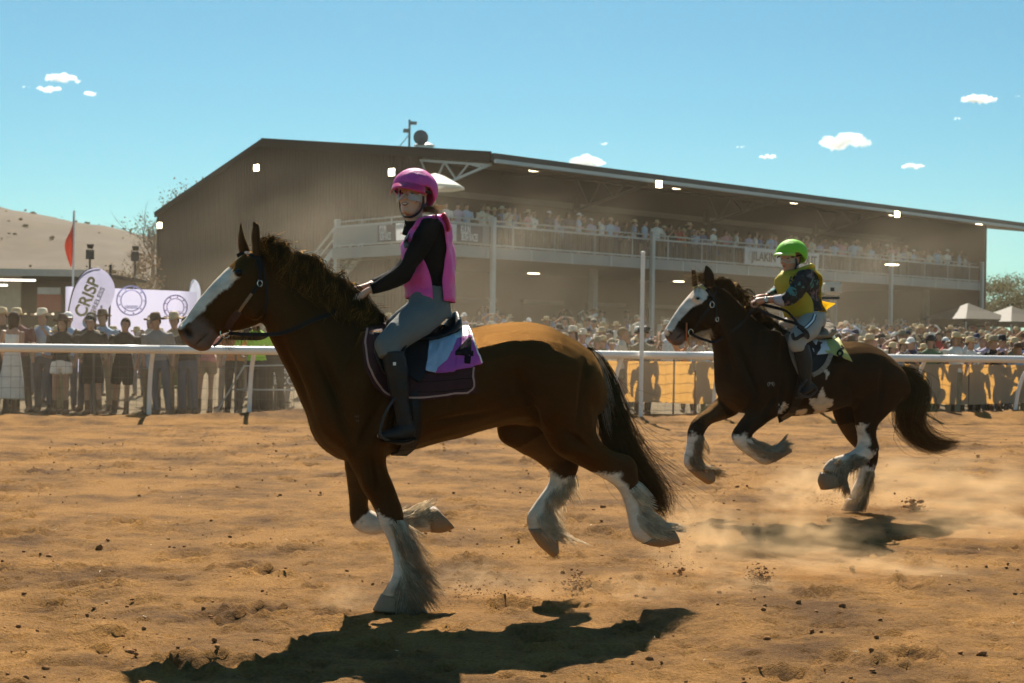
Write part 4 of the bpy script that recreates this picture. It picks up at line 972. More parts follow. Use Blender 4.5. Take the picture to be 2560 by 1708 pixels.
# ------------------------------------------------------------------ second horse
c2 = on_ground(*ZL2(1415, 892)); H2 = Frame(c2, -0.15, R(24))
f2 = dict(n=800, len=.15, spread=2.1)
horse2 = dict(seed=8, mat=M_COAT2, fur=3500, voxel=0.0138, coat=(0.0048, 0.0027, 0.0015), points=(0.010, 0.008, 0.007), white=(0.70, 0.63, 0.55), under=(0.09, 0.048, 0.02),
  tr_trunk=Z4, tr_head=ZH2,
  trunk=[(322,318,338,560,0,.095,.3),(385,338,358,640,0,.12,.35),(455,392,372,720,0,.14,.38),(530,472,378,800,0,.18,.38),(605,535,384,870,0,.225,.36),(680,578,405,940,0,.28,.3),(745,600,465,995,0,.31,.22),
         (805,615,570,1012,0,.325,.15),(865,627,705,1020,0,.34,.1),(930,630,830,1012,0,.35,.03),(1000,624,930,1000,0,.355,.0),(1070,621,1010,975,0,.355,.0),(1140,632,1090,960,0,.35,.02),(1205,660,1180,970,0,.335,.08),(1262,712,1252,960,0,.30,.1),(1302,775,1302,950,0,.24,.1),(1325,840,1330,920,0,.13,0)],
  head=[(640,410,950,800,0,.085),(565,465,880,1000,0,.105),(500,535,800,1100,0,.112),(425,612,700,1130,0,.105),(345,700,600,1158,0,.09),(268,800,510,1188,0,.075),(190,912,435,1218,0,.066),(125,1018,378,1285,0,.064),(72,1108,325,1345,0,.064),(78,1185,255,1360,0,.052),(108,1255,180,1335,0,.034)],
  legs=[
    dict(tr=ZL2, rows=[(600,20,900,30,.17,.14),(622,150,880,150,.17,.12),(580,220,800,210,.17,.10),(530,290,710,275,.17,.08),(510,345,660,320,.17,.072),(535,400,660,338,.17,.066),(585,450,690,385,.17,.055),(640,490,730,410,.17,.049),(700,528,780,425,.17,.053),(750,550,820,418,.17,.056),(790,548,848,408,.17,.055)],
         hoof=[(785,545,850,405,.17,.056),(860,510,888,398,.17,.068),(935,460,925,415,.17,.07)], black=1.5, wht=3.6, feather=dict(f2, **{'from': 4.6, 'to': 9.9, 'n': 1000, 'len': .15, 'root': (.82,.7,.56), 'tip': (.64,.5,.34)})),
    dict(tr=ZL2, rows=[(420,40,600,100,-.17,.12),(330,120,540,170,-.17,.10),(260,175,430,215,-.17,.085),(210,230,345,245,-.17,.071),(184,300,310,290,-.17,.068),(176,370,282,350,-.17,.055),(162,440,268,430,-.17,.048),(148,500,275,500,-.17,.05),(150,550,302,540,-.17,.056),(185,592,345,560,-.17,.054)],
         hoof=[(182,588,348,556,-.17,.056),(250,645,368,590,-.17,.068),(325,695,372,650,-.17,.068)], black=2.2, wht=4.3, light=.7, feather=dict(f2, **{'from': 4.6, 'to': 8.8, 'n': 950, 'len': .14, 'root': (.75,.64,.48), 'tip': (.42,.30,.18)})),
    dict(tr=ZL2, rows=[(1390,-120,1810,-90,.15,.18),(1422,50,1775,50,.15,.16),(1432,150,1690,150,.15,.125),(1448,240,1605,245,.15,.092),(1465,320,1588,330,.15,.077),(1465,380,1606,400,.15,.073),(1440,430,1608,445,.15,.069),(1395,452,1555,505,.15,.058),(1340,472,1465,545,.15,.05),(1280,490,1395,590,.15,.056),(1220,535,1368,620,.15,.06),(1195,590,1368,650,.15,.062)],
         hoof=[(1180,605,1370,640,.15,.064),(1165,670,1365,665,.15,.072),(1188,738,1330,698,.15,.074)], black=4.2, wht=6.0, front=2.6, feather=dict(f2, **{'from': 7.0, 'to': 11.0, 'n': 1100, 'len': .15, 'root': (.78,.66,.5), 'tip': (.52,.4,.27)})),
    dict(tr=ZL2, rows=[(1260,0,1560,30,-.15,.14),(1290,180,1500,200,-.15,.11),(1340,290,1520,300,-.15,.09),(1400,380,1580,390,-.15,.076),(1460,440,1610,450,-.15,.071),(1480,510,1605,520,-.15,.062),(1475,580,1582,600,-.15,.051),(1452,660,1552,680,-.15,.049),(1415,740,1520,762,-.15,.056),(1395,800,1490,832,-.15,.056)],
         hoof=[(1390,800,1492,828,-.15,.058),(1365,850,1485,860,-.15,.068),(1345,893,1480,892,-.15,.072)], black=3.2, wht=5.3, light=.6, feather=dict(f2, **{'from': 6.0, 'to': 8.9, 'n': 600, 'len': .14, 'wind': (-.4, 0, .1), 'root': (.75,.62,.42), 'tip': (.55,.38,.18)}))],
  extra=[(Z4, [(600,560,700,580,.17,.08),(560,700,690,720,.2,.11),(560,850,690,860,.2,.12),(590,960,690,960,.18,.11)]),
         (Z4, [(600,560,700,580,-.17,.08),(560,700,690,720,-.2,.11),(560,850,690,860,-.2,.12),(590,960,690,960,-.18,.11)]),
         (ZH2, [(640,760,850,830,.085,.03),(600,900,830,1000,.088,.035),(600,1020,780,1080,.072,.03)]), (ZH2, [(640,760,850,830,-.085,.03),(600,900,830,1000,-.088,.035),(600,1020,780,1080,-.072,.03)]),
         (ZH2, [(520,560,640,680,.088,.03),(470,640,590,730,.083,.025)]), (ZH2, [(80,1080,200,1160,.04,.025),(100,1140,230,1230,.045,.025)])],
  blaze=(0.6, 9.0), blaze_w=lambda T: np.interp(T, [0, 1, 2, 4, 6, 7, 8, 9, 12], [.18, .26, .26, .24, .24, .24, .22, .14, .1]), muz=6.4, lip=8.6,
  dents=[(ZH2(150,1160), 6, 9, -.6, .028, (.012,.007,.006), 0), (ZH2(300,1210), 16, 2.6, -.72, .012, (.02,.015,.014), 0), (ZH2(570,640), 8, 5, .1, .010, (.010,.008,.007), 0),
    (Z4(545,800), 9, 75, -.35, .022, None, 1), (Z4(712,880), 8, 45, .1, .022, None, 1), (Z4(1060,830), 30, 40, 0, .028, None, 1), (Z4(1100,900), 9, 50, -.1, .016, None, 1), (Z4(1240,860), 8, 60, .1, .014, None, 1), (Z4(420,720), 8, 70, -.3, .014, None, 1), (Z4(640,960), 8, 36, .6, .014, None, 1)],
  eye=ZH2(570,640),
  ears=[dict(tr=ZH2, rows=[(690,460,805,470,.05,.03),(675,340,812,360,.055,.036),(672,260,805,280,.06,.032),(682,180,765,200,.06,.02),(688,145,715,155,.06,.008)], col=(.012,.009,.008)),
        dict(tr=ZH2, rows=[(492,460,560,450,-.06,.025),(488,360,548,360,-.065,.03),(482,280,540,290,-.07,.024),(476,210,530,215,-.07,.012)], col=(.016,.011,.009))],
  mane=dict(tr=Z4, crest=[(350,318),(420,345),(470,390),(530,452),(600,520),(655,560)], side=1, near=.45, clumps=90, per=14, len=.15, back=(.2,.8), lift=(.5,1.3), drop=.25, curl=.6, wisps=500, r=.0018, root=(.008,.005,.004), tip=(.22,.12,.04)),
  forelock=dict(at=ZH2(640,330), to=ZH2(620,400), spread=20, n=160),
  tail=dict(tr=Z4, guide=[(1305,762),(1372,815),(1408,890),(1390,980),(1385,1060),(1450,1140),(1540,1175),(1650,1160)], w=[.03,.10,.15,.14,.12,.11,.09,.04], n=2600, fly=.05, r=.0018, root=(.010,.008,.006), tip=(.06,.035,.015)),
  beard=dict(n=420, path=(ZH2(400,1255), ZH2(780,1050)), len=.15, root=(.5,.4,.28), tip=(.62,.48,.3)),
  patch=[([Z4(855,930),Z4(900,915),Z4(925,870),Z4(940,920),Z4(975,940),Z4(975,965),Z4(930,1000),Z4(890,1005),Z4(870,960)], (.62,.54,.46), 1), ([Z4(715,955),Z4(742,940),Z4(735,975),Z4(705,1012),Z4(690,1010)], (.62,.54,.46), 1), ([Z4(925,790),Z4(945,755),Z4(955,800),Z4(945,825)], (.62,.54,.46), 1), ([Z4(790,980),Z4(840,985),Z4(845,1005),Z4(780,1010)], (.62,.54,.46), 1)])
horse_b, bvh_b = make_horse('draft_horse', 'dark brown draft horse with white belly patches galloping behind, rider in green helmet', H2, horse2)
# ================================================================== riders
M_SKIN = mat('skin', (0.64, 0.37, 0.26), 0.5, 0.08, 18, spec=0.4)
M_SKIN2 = mat('tanned_skin', (0.52, 0.25, 0.16), 0.5, 0.1, 18, spec=0.4)
M_LIP = mat('lip', (0.30, 0.09, 0.075), 0.45); M_TEETH = mat('teeth', (0.75, 0.7, 0.62), 0.4)
M_WHITEEYE = mat('eyeball', (0.05, 0.04, 0.035), 0.2)
M_BLKCLOTH = mat('black_cloth', (0.007, 0.007, 0.007), 0.85, 0.2, 10, 0.25, 14, spec=.15)
M_GLASS, nt, p = new_mat('clear_lens'); nt.nodes.remove(p)
tr = nt.nodes.new('ShaderNodeBsdfTransparent'); gl = nt.nodes.new('ShaderNodeBsdfGlossy'); gl.inputs['Roughness'].default_value = .05; tr.inputs[0].default_value = (.93, .93, .95, 1)
mx = nt.nodes.new('ShaderNodeMixShader'); mx.inputs[0].default_value = .10; nt.links.new(tr.outputs[0], mx.inputs[1]); nt.links.new(gl.outputs[0], mx.inputs[2]); nt.links.new(mx.outputs[0], nt.nodes['Material Output'].inputs[0])

def head_M(center, yaw, pitch=0.0, tilt=0.0):
    """head frame: +x forward. yaw: turn from the horse's heading (-x) towards the camera side (-y)"""
    return Matrix.Translation(tuple(map(float, center))) @ Matrix.Rotation(math.pi + yaw, 4, 'Z') @ Matrix.Rotation(pitch, 4, 'Y') @ Matrix.Rotation(tilt, 4, 'X')
def head_parts(M, k=1.0):
    rows = [(-.118,.052,.022,.026),(-.105,.043,.046,.042),(-.075,.026,.070,.055),(-.035,.012,.086,.066),(.01,.002,.094,.072),(.05,-.004,.097,.075),(.085,-.008,.086,.068),(.112,-.012,.056,.046),(.122,-.012,.02,.02)]
    A = [M @ Vector(((r[1] + r[2]) * k, 0, r[0] * k)) for r in rows]; B = [M @ Vector(((r[1] - r[2]) * k, 0, r[0] * k)) for r in rows]
    out = [loft(A, B, [r[3] * k for r in rows], 4, 20, 0.08)[:2]]
    def ell(c, r):
        V, F = [], []
        for i in range(7):
            for j in range(10):
                th, ph = math.pi * i / 6, 6.2832 * j / 10; V.append(M @ Vector((k * (c[0] + r[0] * math.sin(th) * math.cos(ph)), k * (c[1] + r[1] * math.sin(th) * math.sin(ph)), k * (c[2] + r[2] * math.cos(th)))))
        for i in range(6):
            for j in range(10): F.append((i*10+j, i*10+(j+1)%10, (i+1)*10+(j+1)%10, (i+1)*10+j))
        return V, F
    out += [ell((.106, 0, -.028), (.018, .014, .012)), ell((.099, 0, -.008), (.012, .009, .022)), ell((.090, 0, -.062), (.014, .024, .012)), ell((.086, 0, -.098), (.016, .02, .014)), ell((.085, 0, .03), (.014, .05, .012)),
            ell((.07, .042, -.03), (.02, .02, .02)), ell((.07, -.042, -.03), (.02, .02, .02)), ell((-.005, .074, -.015), (.017, .01, .03)), ell((-.005, -.074, -.015), (.017, .01, .03))]
    V, F = tube([M @ Vector((-.015 * k, 0, -.06 * k)), M @ Vector((-.03 * k, 0, -.13 * k)), M @ Vector((-.045 * k, 0, -.2 * k))], [.055 * k, .054 * k, .062 * k], 14); out.append((V, F))
    return out
def face_details(M, parent, k=1.0, smile=True):
    for s_ in (-1, 1):
        g = G(); V = []
        for i in range(5):
            for j in range(8):
                th, ph = math.pi * i / 4, 6.2832 * j / 8; V.append(M @ Vector((k * (.081 + .010 * math.cos(th)), k * (s_ * .031 + .0125 * math.sin(th) * math.cos(ph)), k * (.006 + .0065 * math.sin(th) * math.sin(ph)))))
        F = [(i*8+j, i*8+(j+1)%8, (i+1)*8+(j+1)%8, (i+1)*8+j) for i in range(4) for j in range(8)]
        obj('eye', V, F, M_WHITEEYE, parent)
    V = [M @ Vector((k * x, k * y, k * z)) for (x, y, z) in ((.099, -.026, -.056), (.107, -.01, -.053), (.107, .01, -.053), (.099, .026, -.056), (.102, .012, -.07), (.104, 0, -.073), (.102, -.012, -.07))]
    obj('lips', V, [(0, 1, 2, 3, 4, 5, 6)], M_LIP, parent)
    if smile:
        V = [M @ Vector((k * x, k * y, k * z)) for (x, y, z) in ((.102, -.018, -.058), (.1095, -.008, -.056), (.1095, .008, -.056), (.102, .018, -.058), (.107, .006, -.063), (.107, -.006, -.063))]
        obj('teeth', V, [(0, 1, 2, 3, 4, 5)], M_TEETH, parent)
def helmet(M, parent, m_shell, m_peak, k=1.0, peak_drop=0.0, r=(.136, .118, .114)):
    c0 = Vector((-.010, 0, .042)) * k; nu, nv = 40, 16; V = []; F = []
    for j in range(nv + 1):
        for i in range(nu):
            a = 2 * math.pi * i / nu; fr_ = (1 + math.cos(a)) / 2            # 1 in front, 0 behind
            low = 0.12 - 0.95 * (1 - fr_) ** 1.25 + 0.20 * math.exp(-((abs(math.atan2(math.sin(a), math.cos(a))) - 1.25) / .35) ** 2)
            e = math.pi / 2 + (low - math.pi / 2) * (j / nv)
            rr = 1 + 0.008 * math.cos(6 * a) * math.cos(e)
            V.append(M @ (c0 + Vector((r[0] * math.cos(e) * math.cos(a) * rr, r[1] * math.cos(e) * math.sin(a) * rr, r[2] * math.sin(e))) * k))
    for j in range(nv):
        for i in range(nu): F.append((j*nu+i, j*nu+(i+1)%nu, (j+1)*nu+(i+1)%nu, (j+1)*nu+i))
    root = empty('helmet', (0, 0, 0), 0, parent)
    o = obj('shell', V, F, m_shell, root); s_ = o.modifiers.new('s', 'SOLIDIFY'); s_.thickness = .012 * k; s_.offset = -1
    # peak
    V = []; F = []; n = 21
    for j, (ext, dz) in enumerate(((0.975, .016), (1.10, .010), (1.26, .000 - peak_drop), (1.38, -.012 - peak_drop))):
        for i in range(n):
            a = (i / (n - 1) - .5) * 2.0; sh = 1 - .28 * abs(i / (n - 1) - .5) * 2 * (j / 3); ee = 1 + (ext - 1) * max(0, math.cos(a * 1.45)) ** .7
            V.append(M @ (c0 + Vector((r[0] * math.cos(a) * ee, r[1] * math.sin(a) * min(ee, 1.08), dz - .012 * (1 - math.cos(a)) * j)) * k))
    for j in range(3):
        for i in range(n - 1): F.append((j*n+i, j*n+i+1, (j+1)*n+i+1, (j+1)*n+i))
    o = obj('peak', V, F, m_peak, root); s_ = o.modifiers.new('s', 'SOLIDIFY'); s_.thickness = .007 * k
    # gathered seam of the cover
    P = [M @ (c0 + Vector((r[0] * math.cos(e) * math.cos(1.75), r[1] * math.cos(e) * math.sin(1.75), r[2] * math.sin(e))) * k * 1.006) for e in np.linspace(-.15, 2.9, 22)]
    V, F = tube(P, .003 * k, 6); obj('seam', V, F, m_shell, root)
    # goggle strap
    P = []
    for i in range(26):
        a = 0.75 + (2 * math.pi - 1.5) * i / 25; z = -.012 - .028 * math.cos(a) * -1 * 1.0 if False else -.03 + .035 * (1 - math.cos(a)) * .5
        e = math.asin(max(-1, min(1, z / r[2]))); P.append(M @ (c0 + Vector((r[0] * math.cos(e) * math.cos(a), r[1] * math.cos(e) * math.sin(a), z)) * k * 1.012))
    Nn = [np.array((p_ - M @ (c0 * k)).normalized()) for p_ in P]
    ribbon('goggle_strap', [np.array(p_) for p_ in P], Nn, .014 * k, .004, M_LEATH, root)
    return root
def goggles(M, parent, k=1.0):
    V = []; F = []; n = 17
    for j in range(6):
        for i in range(n):
            a = (i / (n - 1) - .5) * 2.3; z = .032 - .068 * j / 5; notch = .03 * math.exp(-(a / .22) ** 2) * (j / 5) ** 2
            V.append(M @ Vector((k * (.002 + .108 * math.cos(a) + (.012 if abs(a) < .25 and j > 3 else 0)), k * .086 * math.sin(a), k * (z + notch))))
    for j in range(5):
        for i in range(n - 1): F.append((j*n+i, j*n+i+1, (j+1)*n+i+1, (j+1)*n+i))
    root = obj('goggles', V, F, M_GLASS, parent)
    rim = [V[i] for i in range(n)] + [V[j * n + n - 1] for j in range(1, 6)] + [V[5 * n + i] for i in range(n - 2, -1, -1)] + [V[j * n] for j in range(4, 0, -1)]
    Vt, Ft = tube(rim + [rim[0]], .0032 * k, 5); obj('rim', Vt, Ft, mat('clear_frame', (.5, .45, .45), .3) if 'clear_frame' not in bpy.data.materials else bpy.data.materials['clear_frame'], root)
def chin_strap(M, parent, k=1.0):
    root = None
    for s_ in (1, -1):
        P = [(.03, .082, .0), (.022, .080, -.05), (.03, .064, -.095), (.05, .03, -.128), (.06, 0, -.132)]
        Q = catmull([np.array(M @ Vector((k * x, k * y * s_, k * z))) for x, y, z in P], 4)
        o = ribbon('chin_strap', Q, [q - np.array(M @ Vector((0, 0, -.05))) for q in Q], .016 * k, .004, mat('strap_navy', (.012, .018, .035), .7) if 'strap_navy' not in bpy.data.materials else bpy.data.materials['strap_navy'], parent)
        P = [(-.045, .066, .01), (-.02, .081, -.04), (.018, .081, -.06)]
        Q = catmull([np.array(M @ Vector((k * x, k * y * s_, k * z))) for x, y, z in P], 4)
        ribbon('chin_strap', Q, [q - np.array(M @ Vector((0, 0, -.05))) for q in Q], .013 * k, .004, bpy.data.materials['strap_navy'], parent)
def panel(fr, tr, rows, phis, m, name, parent, sub=5, n=16, ripple=0.008, th=.004, grow=1.0, seed=1):
    """open sheet of clothing around the trunk rings between two angles"""
    A = np.array([fr.loc(tr(r[0], r[1]), r[4]) for r in rows]); B = np.array([fr.loc(tr(r[2], r[3]), r[4]) for r in rows]); hw = np.array([r[5] for r in rows]); ph = np.array([[p_[0], p_[1]] for p_ in phis])
    S = catmull(np.hstack([A, B, hw[:, None], ph]), sub); m_ = len(S); V = []; F = []; C = (S[:, :3] + S[:, 3:6]) / 2
    for i in range(m_):
        c = C[i]; ax = (S[i, :3] - S[i, 3:6]) / 2; t = C[min(i+1, m_-1)] - C[max(i-1, 0)]; w = np.cross(t, ax); w = w / np.linalg.norm(w)
        if w[1] > 0: w = -w
        for k in range(n):
            a = R(S[i, 7] + (S[i, 8] - S[i, 7]) * k / (n - 1)); d = ax * math.cos(a) * grow + w * math.sin(a) * S[i, 6] * grow
            u = d / np.linalg.norm(d); rp = ripple * float(fbm(np.array([k * .45 + seed * 7]), np.array([i * .33]), o=2)[0]) * 2
            V.append(c + d + u * rp)
    for i in range(m_ - 1):
        for k in range(n - 1): F.append((i*n+k, i*n+k+1, (i+1)*n+k+1, (i+1)*n+k))
    o = obj(name, V, F, m, parent); s_ = o.modifiers.new('s', 'SOLIDIFY'); s_.thickness = th; s_.offset = 0
    return o
def finger(fr, tr, pts, r=.0088):
    return tube(catmull([fr.loc(tr(p_[0], p_[1]), p_[2]) for p_ in pts], 3), r, 8)
def tri_tube(fr, tr, pts, r, n=8):
    return tube(catmull([fr.loc(tr(p_[0], p_[1]), p_[2]) for p_ in pts], 4), r, n)
def pxl(a): return lambda x, y: a(x, y)

# ------------------------------------------------------------------ rider in pink
r1 = empty('person', H1.A, H1.yaw); tag(r1, 'rider in pink vest and pink helmet astride the foreground horse, hands in its mane', 'person')
hc1 = H1.loc(ZF(672, 655), 0.02); HM1 = head_M(hc1, R(52), R(-4), R(-3))
torso1 = [(480,330,600,318,0,.10),(440,390,618,370,0,.155),(418,470,628,450,0,.165),(420,560,636,545,0,.155),(428,640,640,640,0,.145),(436,720,640,735,0,.16)]
armN = [(500,328,592,352,.165,.055),(465,390,570,420,.19,.058),(432,460,525,500,.20,.054),(405,520,480,562,.20,.05),(385,552,440,628,.195,.048),(340,588,385,662,.16,.042),(295,615,320,686,.12,.037),(255,640,268,695,.085,.032)]
armF = [(490,330,580,350,-.165,.055),(450,390,550,420,-.19,.058),(420,460,510,500,-.2,.054),(395,520,470,562,-.195,.05),(370,552,425,620,-.18,.046),(325,585,370,650,-.15,.04),(280,608,305,665,-.11,.034),(243,625,252,660,-.075,.028)]
legN = [(435,712,635,745,.05,.14),(428,748,618,812,.13,.09),(382,792,558,872,.22,.086),(312,872,468,932,.30,.08),(268,930,392,985,.35,.07),(290,1010,402,1000,.37,.062)]
legF = [(435,712,635,745,-.05,.14),(430,740,600,800,-.13,.09),(372,786,530,862,-.22,.085),(302,852,440,922,-.30,.078),(264,906,372,976,-.35,.07),(290,1000,392,1000,-.37,.062)]
bootN = [(300,985,408,975,.37,.068),(312,1050,430,1050,.375,.068),(328,1130,436,1140,.375,.062),(350,1210,436,1225,.375,.052),(368,1280,448,1295,.375,.047),(372,1325,455,1330,.375,.045)]
bootF = [(r[0], r[1], r[2], r[3], -r[4], r[5]) for r in bootN]
footN = [(462,1325,462,1398,.375,.036),(420,1318,425,1412,.378,.043),(360,1350,365,1415,.385,.046),(310,1368,312,1412,.388,.042),(280,1378,282,1404,.388,.028)]
footF = [(r[0], r[1], r[2], r[3], -r[4], r[5]) for r in footN]
shrink = lambda rows, k: [(r[0] + (r[2] - r[0]) * (1 - k) / 2, r[1] + (r[3] - r[1]) * (1 - k) / 2, r[2] - (r[2] - r[0]) * (1 - k) / 2, r[3] - (r[3] - r[1]) * (1 - k) / 2, r[4], r[5] * k) for r in rows]
sk = head_parts(HM1, .97)
for rows in (shrink(torso1, .86), shrink(armN, .8), shrink(armF, .8), shrink(legN, .85), shrink(legF, .85), shrink(bootN, .8), shrink(bootF, .8), shrink(footN, .7), shrink(footF, .7)): sk.append(H1.ring(Z2, rows, 3, 14)[:2])
sk.append(H1.ring(ZHD, [(735,365,760,470,.085,.026),(655,375,690,485,.08,.026),(545,440,622,535,.07,.03),(445,490,560,590,.065,.036),(385,530,525,612,.06,.036)], 3, 12)[:2])
for q, (la, dx) in enumerate(((.030, 0), (.052, -8), (.074, -6), (.094, 6))):
    sk.append(finger(H1, ZHD, [(430+dx,560,la),(375+dx,590,la),(362+dx,635,la),(395+dx,672,la),(440+dx,668,la)]))
sk.append(finger(H1, ZHD, [(560,545,.045),(530,590,.035),(505,635,.035),(480,655,.04)], .0095))
sk.append(H1.ring(ZHD, [(735,285,745,350,-.07,.024),(680,288,690,350,-.065,.025),(560,330,600,405,-.05,.028),(435,360,490,455,-.045,.034),(370,385,410,480,-.045,.034)], 3, 12)[:2])
for q, (la, dx, dy) in enumerate(((-.085, 10, 0), (-.062, -4, -6), (-.038, -8, 0), (-.016, 0, 14))):
    sk.append(finger(H1, ZHD, [(430+dx,420+dy,la),(340+dx,410+dy,la),(262+dx,430+dy,la),(212+dx,468+dy,la),(225+dx,505+dy,la)]))
sk.append(finger(H1, ZHD, [(470,440,-.02),(400,475,-.01),(340,500,-.012),(300,520,-.02)], .0095))
me = blob('body', sk, .0072, 3, .4); me.materials.append(M_SKIN); link('body', me, r1)
face_details(HM1, r1, .97); goggles(HM1, r1, .97); chin_strap(HM1, r1, .97)
M_PINK = mat('pink_satin', (0.82, 0.085, 0.40), 0.45, 0.12, 5, 0.5, 18, spec=.3); M_PINKH = mat('pink_lycra', (0.66, 0.085, 0.36), 0.6, 0.1, 6, .5, 30, spec=.25, stretch=(1, 1, .25)); M_PEAK1 = mat('magenta_peak', (0.55, 0.02, 0.14), .3)
helmet(HM1, r1, M_PINKH, M_PEAK1, 1.0, .012)
sh = [H1.ring(Z2, rows, 3, 18)[:2] for rows in (torso1, armN, armF)]
V, F = tube([HM1 @ Vector((-.025, 0, -.125)), HM1 @ Vector((-.04, 0, -.16)), HM1 @ Vector((-.05, 0, -.22))], [.058, .060, .075], 16); sh.append((V, F))
me = blob('shirt', sh, .0085, 4, .5); 
Vv = verts_np(me); Nv = normals_np(me); Vv = Vv + Nv * (0.006 * fbm(Vv[:, 0] * 16, Vv[:, 1] * 16, Vv[:, 2] * 26, 3))[:, None]; set_verts(me, Vv); me.materials.append(M_BLKCLOTH); link('shirt', me, r1)
vest1 = [(470,330,608,306,0,.115),(428,395,632,360,0,.178),(402,470,645,440,0,.19),(404,560,655,540,0,.182),(413,640,660,640,0,.176),(424,718,664,740,0,.186)]
vestroot = empty('vest', (0, 0, 0), 0, r1); M_RED = mat('red_lining', (.55, .01, .03), .5)
fpan = panel(H1, Z2, vest1, [(-78,78),(-60,46),(-62,50),(-72,72),(-80,82),(-82,80)], M_PINK, 'front_panel', vestroot, seed=1, ripple=.011)
panel(H1, Z2, vest1, [(95,265),(118,232),(125,235),(118,242),(108,250),(106,254)], M_PINK, 'back_panel', vestroot, seed=2, ripple=.011)
for la in (.085, -.085):
    V, F, _ = H1.ring(Z2, [(452,372,520,390,la*1.05,.045),(480,330,560,338,la,.05),(540,312,600,322,la,.05),(600,340,640,350,la,.05)], 4, 10, 0, 2.0)
    obj('shoulder_strap', V, F, M_PINK, vestroot, recalc=True)
V, F, _ = H1.ring(Z2, [(592,312,612,320,.12,.03),(612,345,632,342,.15,.03),(622,390,640,380,.165,.025)], 4, 10); obj('lining_edge', V, F, M_RED, vestroot, recalc=True)
project_text('number', '4', H1, bvh_of(fpan.data), Z2(430, 455), 70, mat('vest_number', (.02, .012, .03), .6), vestroot, .006, sx=.5, rot=R(-25), bold=.02)
pt = [H1.ring(Z2, rows, 3, 18)[:2] for rows in (legN, legF, [(440,690,632,712,0,.155),(434,740,640,770,0,.18),(470,800,640,820,0,.17)])]
me = blob('breeches', pt, .009, 4, .5); Vv = verts_np(me); Nv = normals_np(me); Vv = Vv + Nv * (0.005 * fbm(Vv[:, 0] * 18, Vv[:, 1] * 10, Vv[:, 2] * 24, 3))[:, None]; set_verts(me, Vv)
me.materials.append(mat('grey_breeches', (0.135, 0.145, 0.14), .8, .1, 12, .15, 120)); link('breeches', me, r1)
M_BOOT = mat('black_boot', (0.010, 0.011, 0.013), .5, .2, 15, .2, 25, spec=.3)
for nm, a, b in (('boot', bootN, footN), ('boot', bootF, footF)):
    me = blob(nm, [H1.ring(Z2, a, 3, 16)[:2], H1.ring(Z2, b, 3, 14)[:2]], .009, 4, .5); Vv = verts_np(me); Nv = normals_np(me); set_verts(me, Vv + Nv * (0.005 * fbm(Vv[:, 0] * 10, Vv[:, 1] * 10, Vv[:, 2] * 34, 2))[:, None]); me.materials.append(M_BOOT); b_ = link(nm, me, r1)
    V, F, _ = H1.ring(Z2, [(465,1398,465,1410,b[0][4],.036),(420,1409,420,1421,b[1][4],.042),(360,1412,360,1424,b[2][4],.045),(300,1408,300,1419,b[3][4],.04)], 2, 8, 0, 4); obj('sole', V, F, M_BLKCLOTH, b_, recalc=True)
p_ = H1.loc(Z2(365, 1038), .448); G().box((p_[0], p_[1], p_[2]), (.016, .003, .018)).build('boot_tag', M_TXT, r1)
for la, z_ in ((.03, 0),):
    pass
g = G(); V, F, _ = H1.ring(Z2, [(243,640,257,696,.085,.036),(256,638,270,697,.086,.036)], 1, 14); obj('watch_strap', V, F, M_BLKCLOTH, r1, recalc=True)
# ponytail
S = []; rg = np.random.default_rng(4); b0 = np.array(HM1 @ Vector((-.10, .01, -.055)))
for q in range(260):
    e = H1.loc(ZF(1095 + rg.normal(0, 26), 925 + rg.normal(0, 22)), .03) + rg.normal(0, .012, 3)
    if rg.random() < .12: e = H1.loc(ZF(rg.uniform(1120, 1260), rg.uniform(800, 930)), .02)
    m_ = (b0 + e) / 2 + rg.normal(0, .012, 3) + np.array([.01, 0, .012]); s0 = b0 + rg.normal(0, .008, 3)
    S.append([(1-t)**2*s0 + 2*t*(1-t)*m_ + t*t*e for t in np.linspace(0, 1, 7)])
strands('ponytail', S, .0012, (.30, .19, .09), (.62, .46, .26), r1, M_FEATH, rg)

# ------------------------------------------------------------------ tack of the first horse (children of the horse)
M_MAROON = mat('maroon_pad', (0.045, 0.009, 0.013), .85, .2, 30, .3, 60); M_PIPE = mat('pink_piping', (.42, .24, .2), .6)
prow = [[Z2(*q) for q in r_] for r_ in ([(236,860),(330,835),(480,850),(640,850),(745,880)], [(213,940),(330,960),(500,980),(650,985),(760,985)], [(222,1060),(340,1080),(500,1090),(650,1080),(763,1070)], [(262,1150),(350,1160),(500,1160),(650,1140),(763,1115)], [(325,1205),(400,1220),(500,1220),(640,1202),(766,1182)])]
pad, PP = drape('saddle_pad', H1, bvh_a, prow, M_MAROON, horse_a, .014, .016, 40, 22)
edge = [PP[j, 1] for j in range(0, 22)] + [PP[21, i] for i in range(1, 40)]
bvh_pad = None
pp_ = [Z2(*q) for q in ((238,880),(228,960),(240,1060),(275,1140),(330,1190),(400,1205),(500,1205),(640,1186),(748,1165),(750,1060))]
me_h = bpy.data.meshes.new('tmpj')
strap('piping', H1, bvh_a, pp_, .010, M_PIPE, pad, off=.026, th=.006)
for q in range(4):
    yy = 1010 + 45 * q
    strap('quilt_seam', H1, bvh_a, [Z2(470, yy + 35), Z2(600, yy + 28), Z2(735, yy + 12)], .004, M_BLKCLOTH, pad, off=.0235, th=.002)
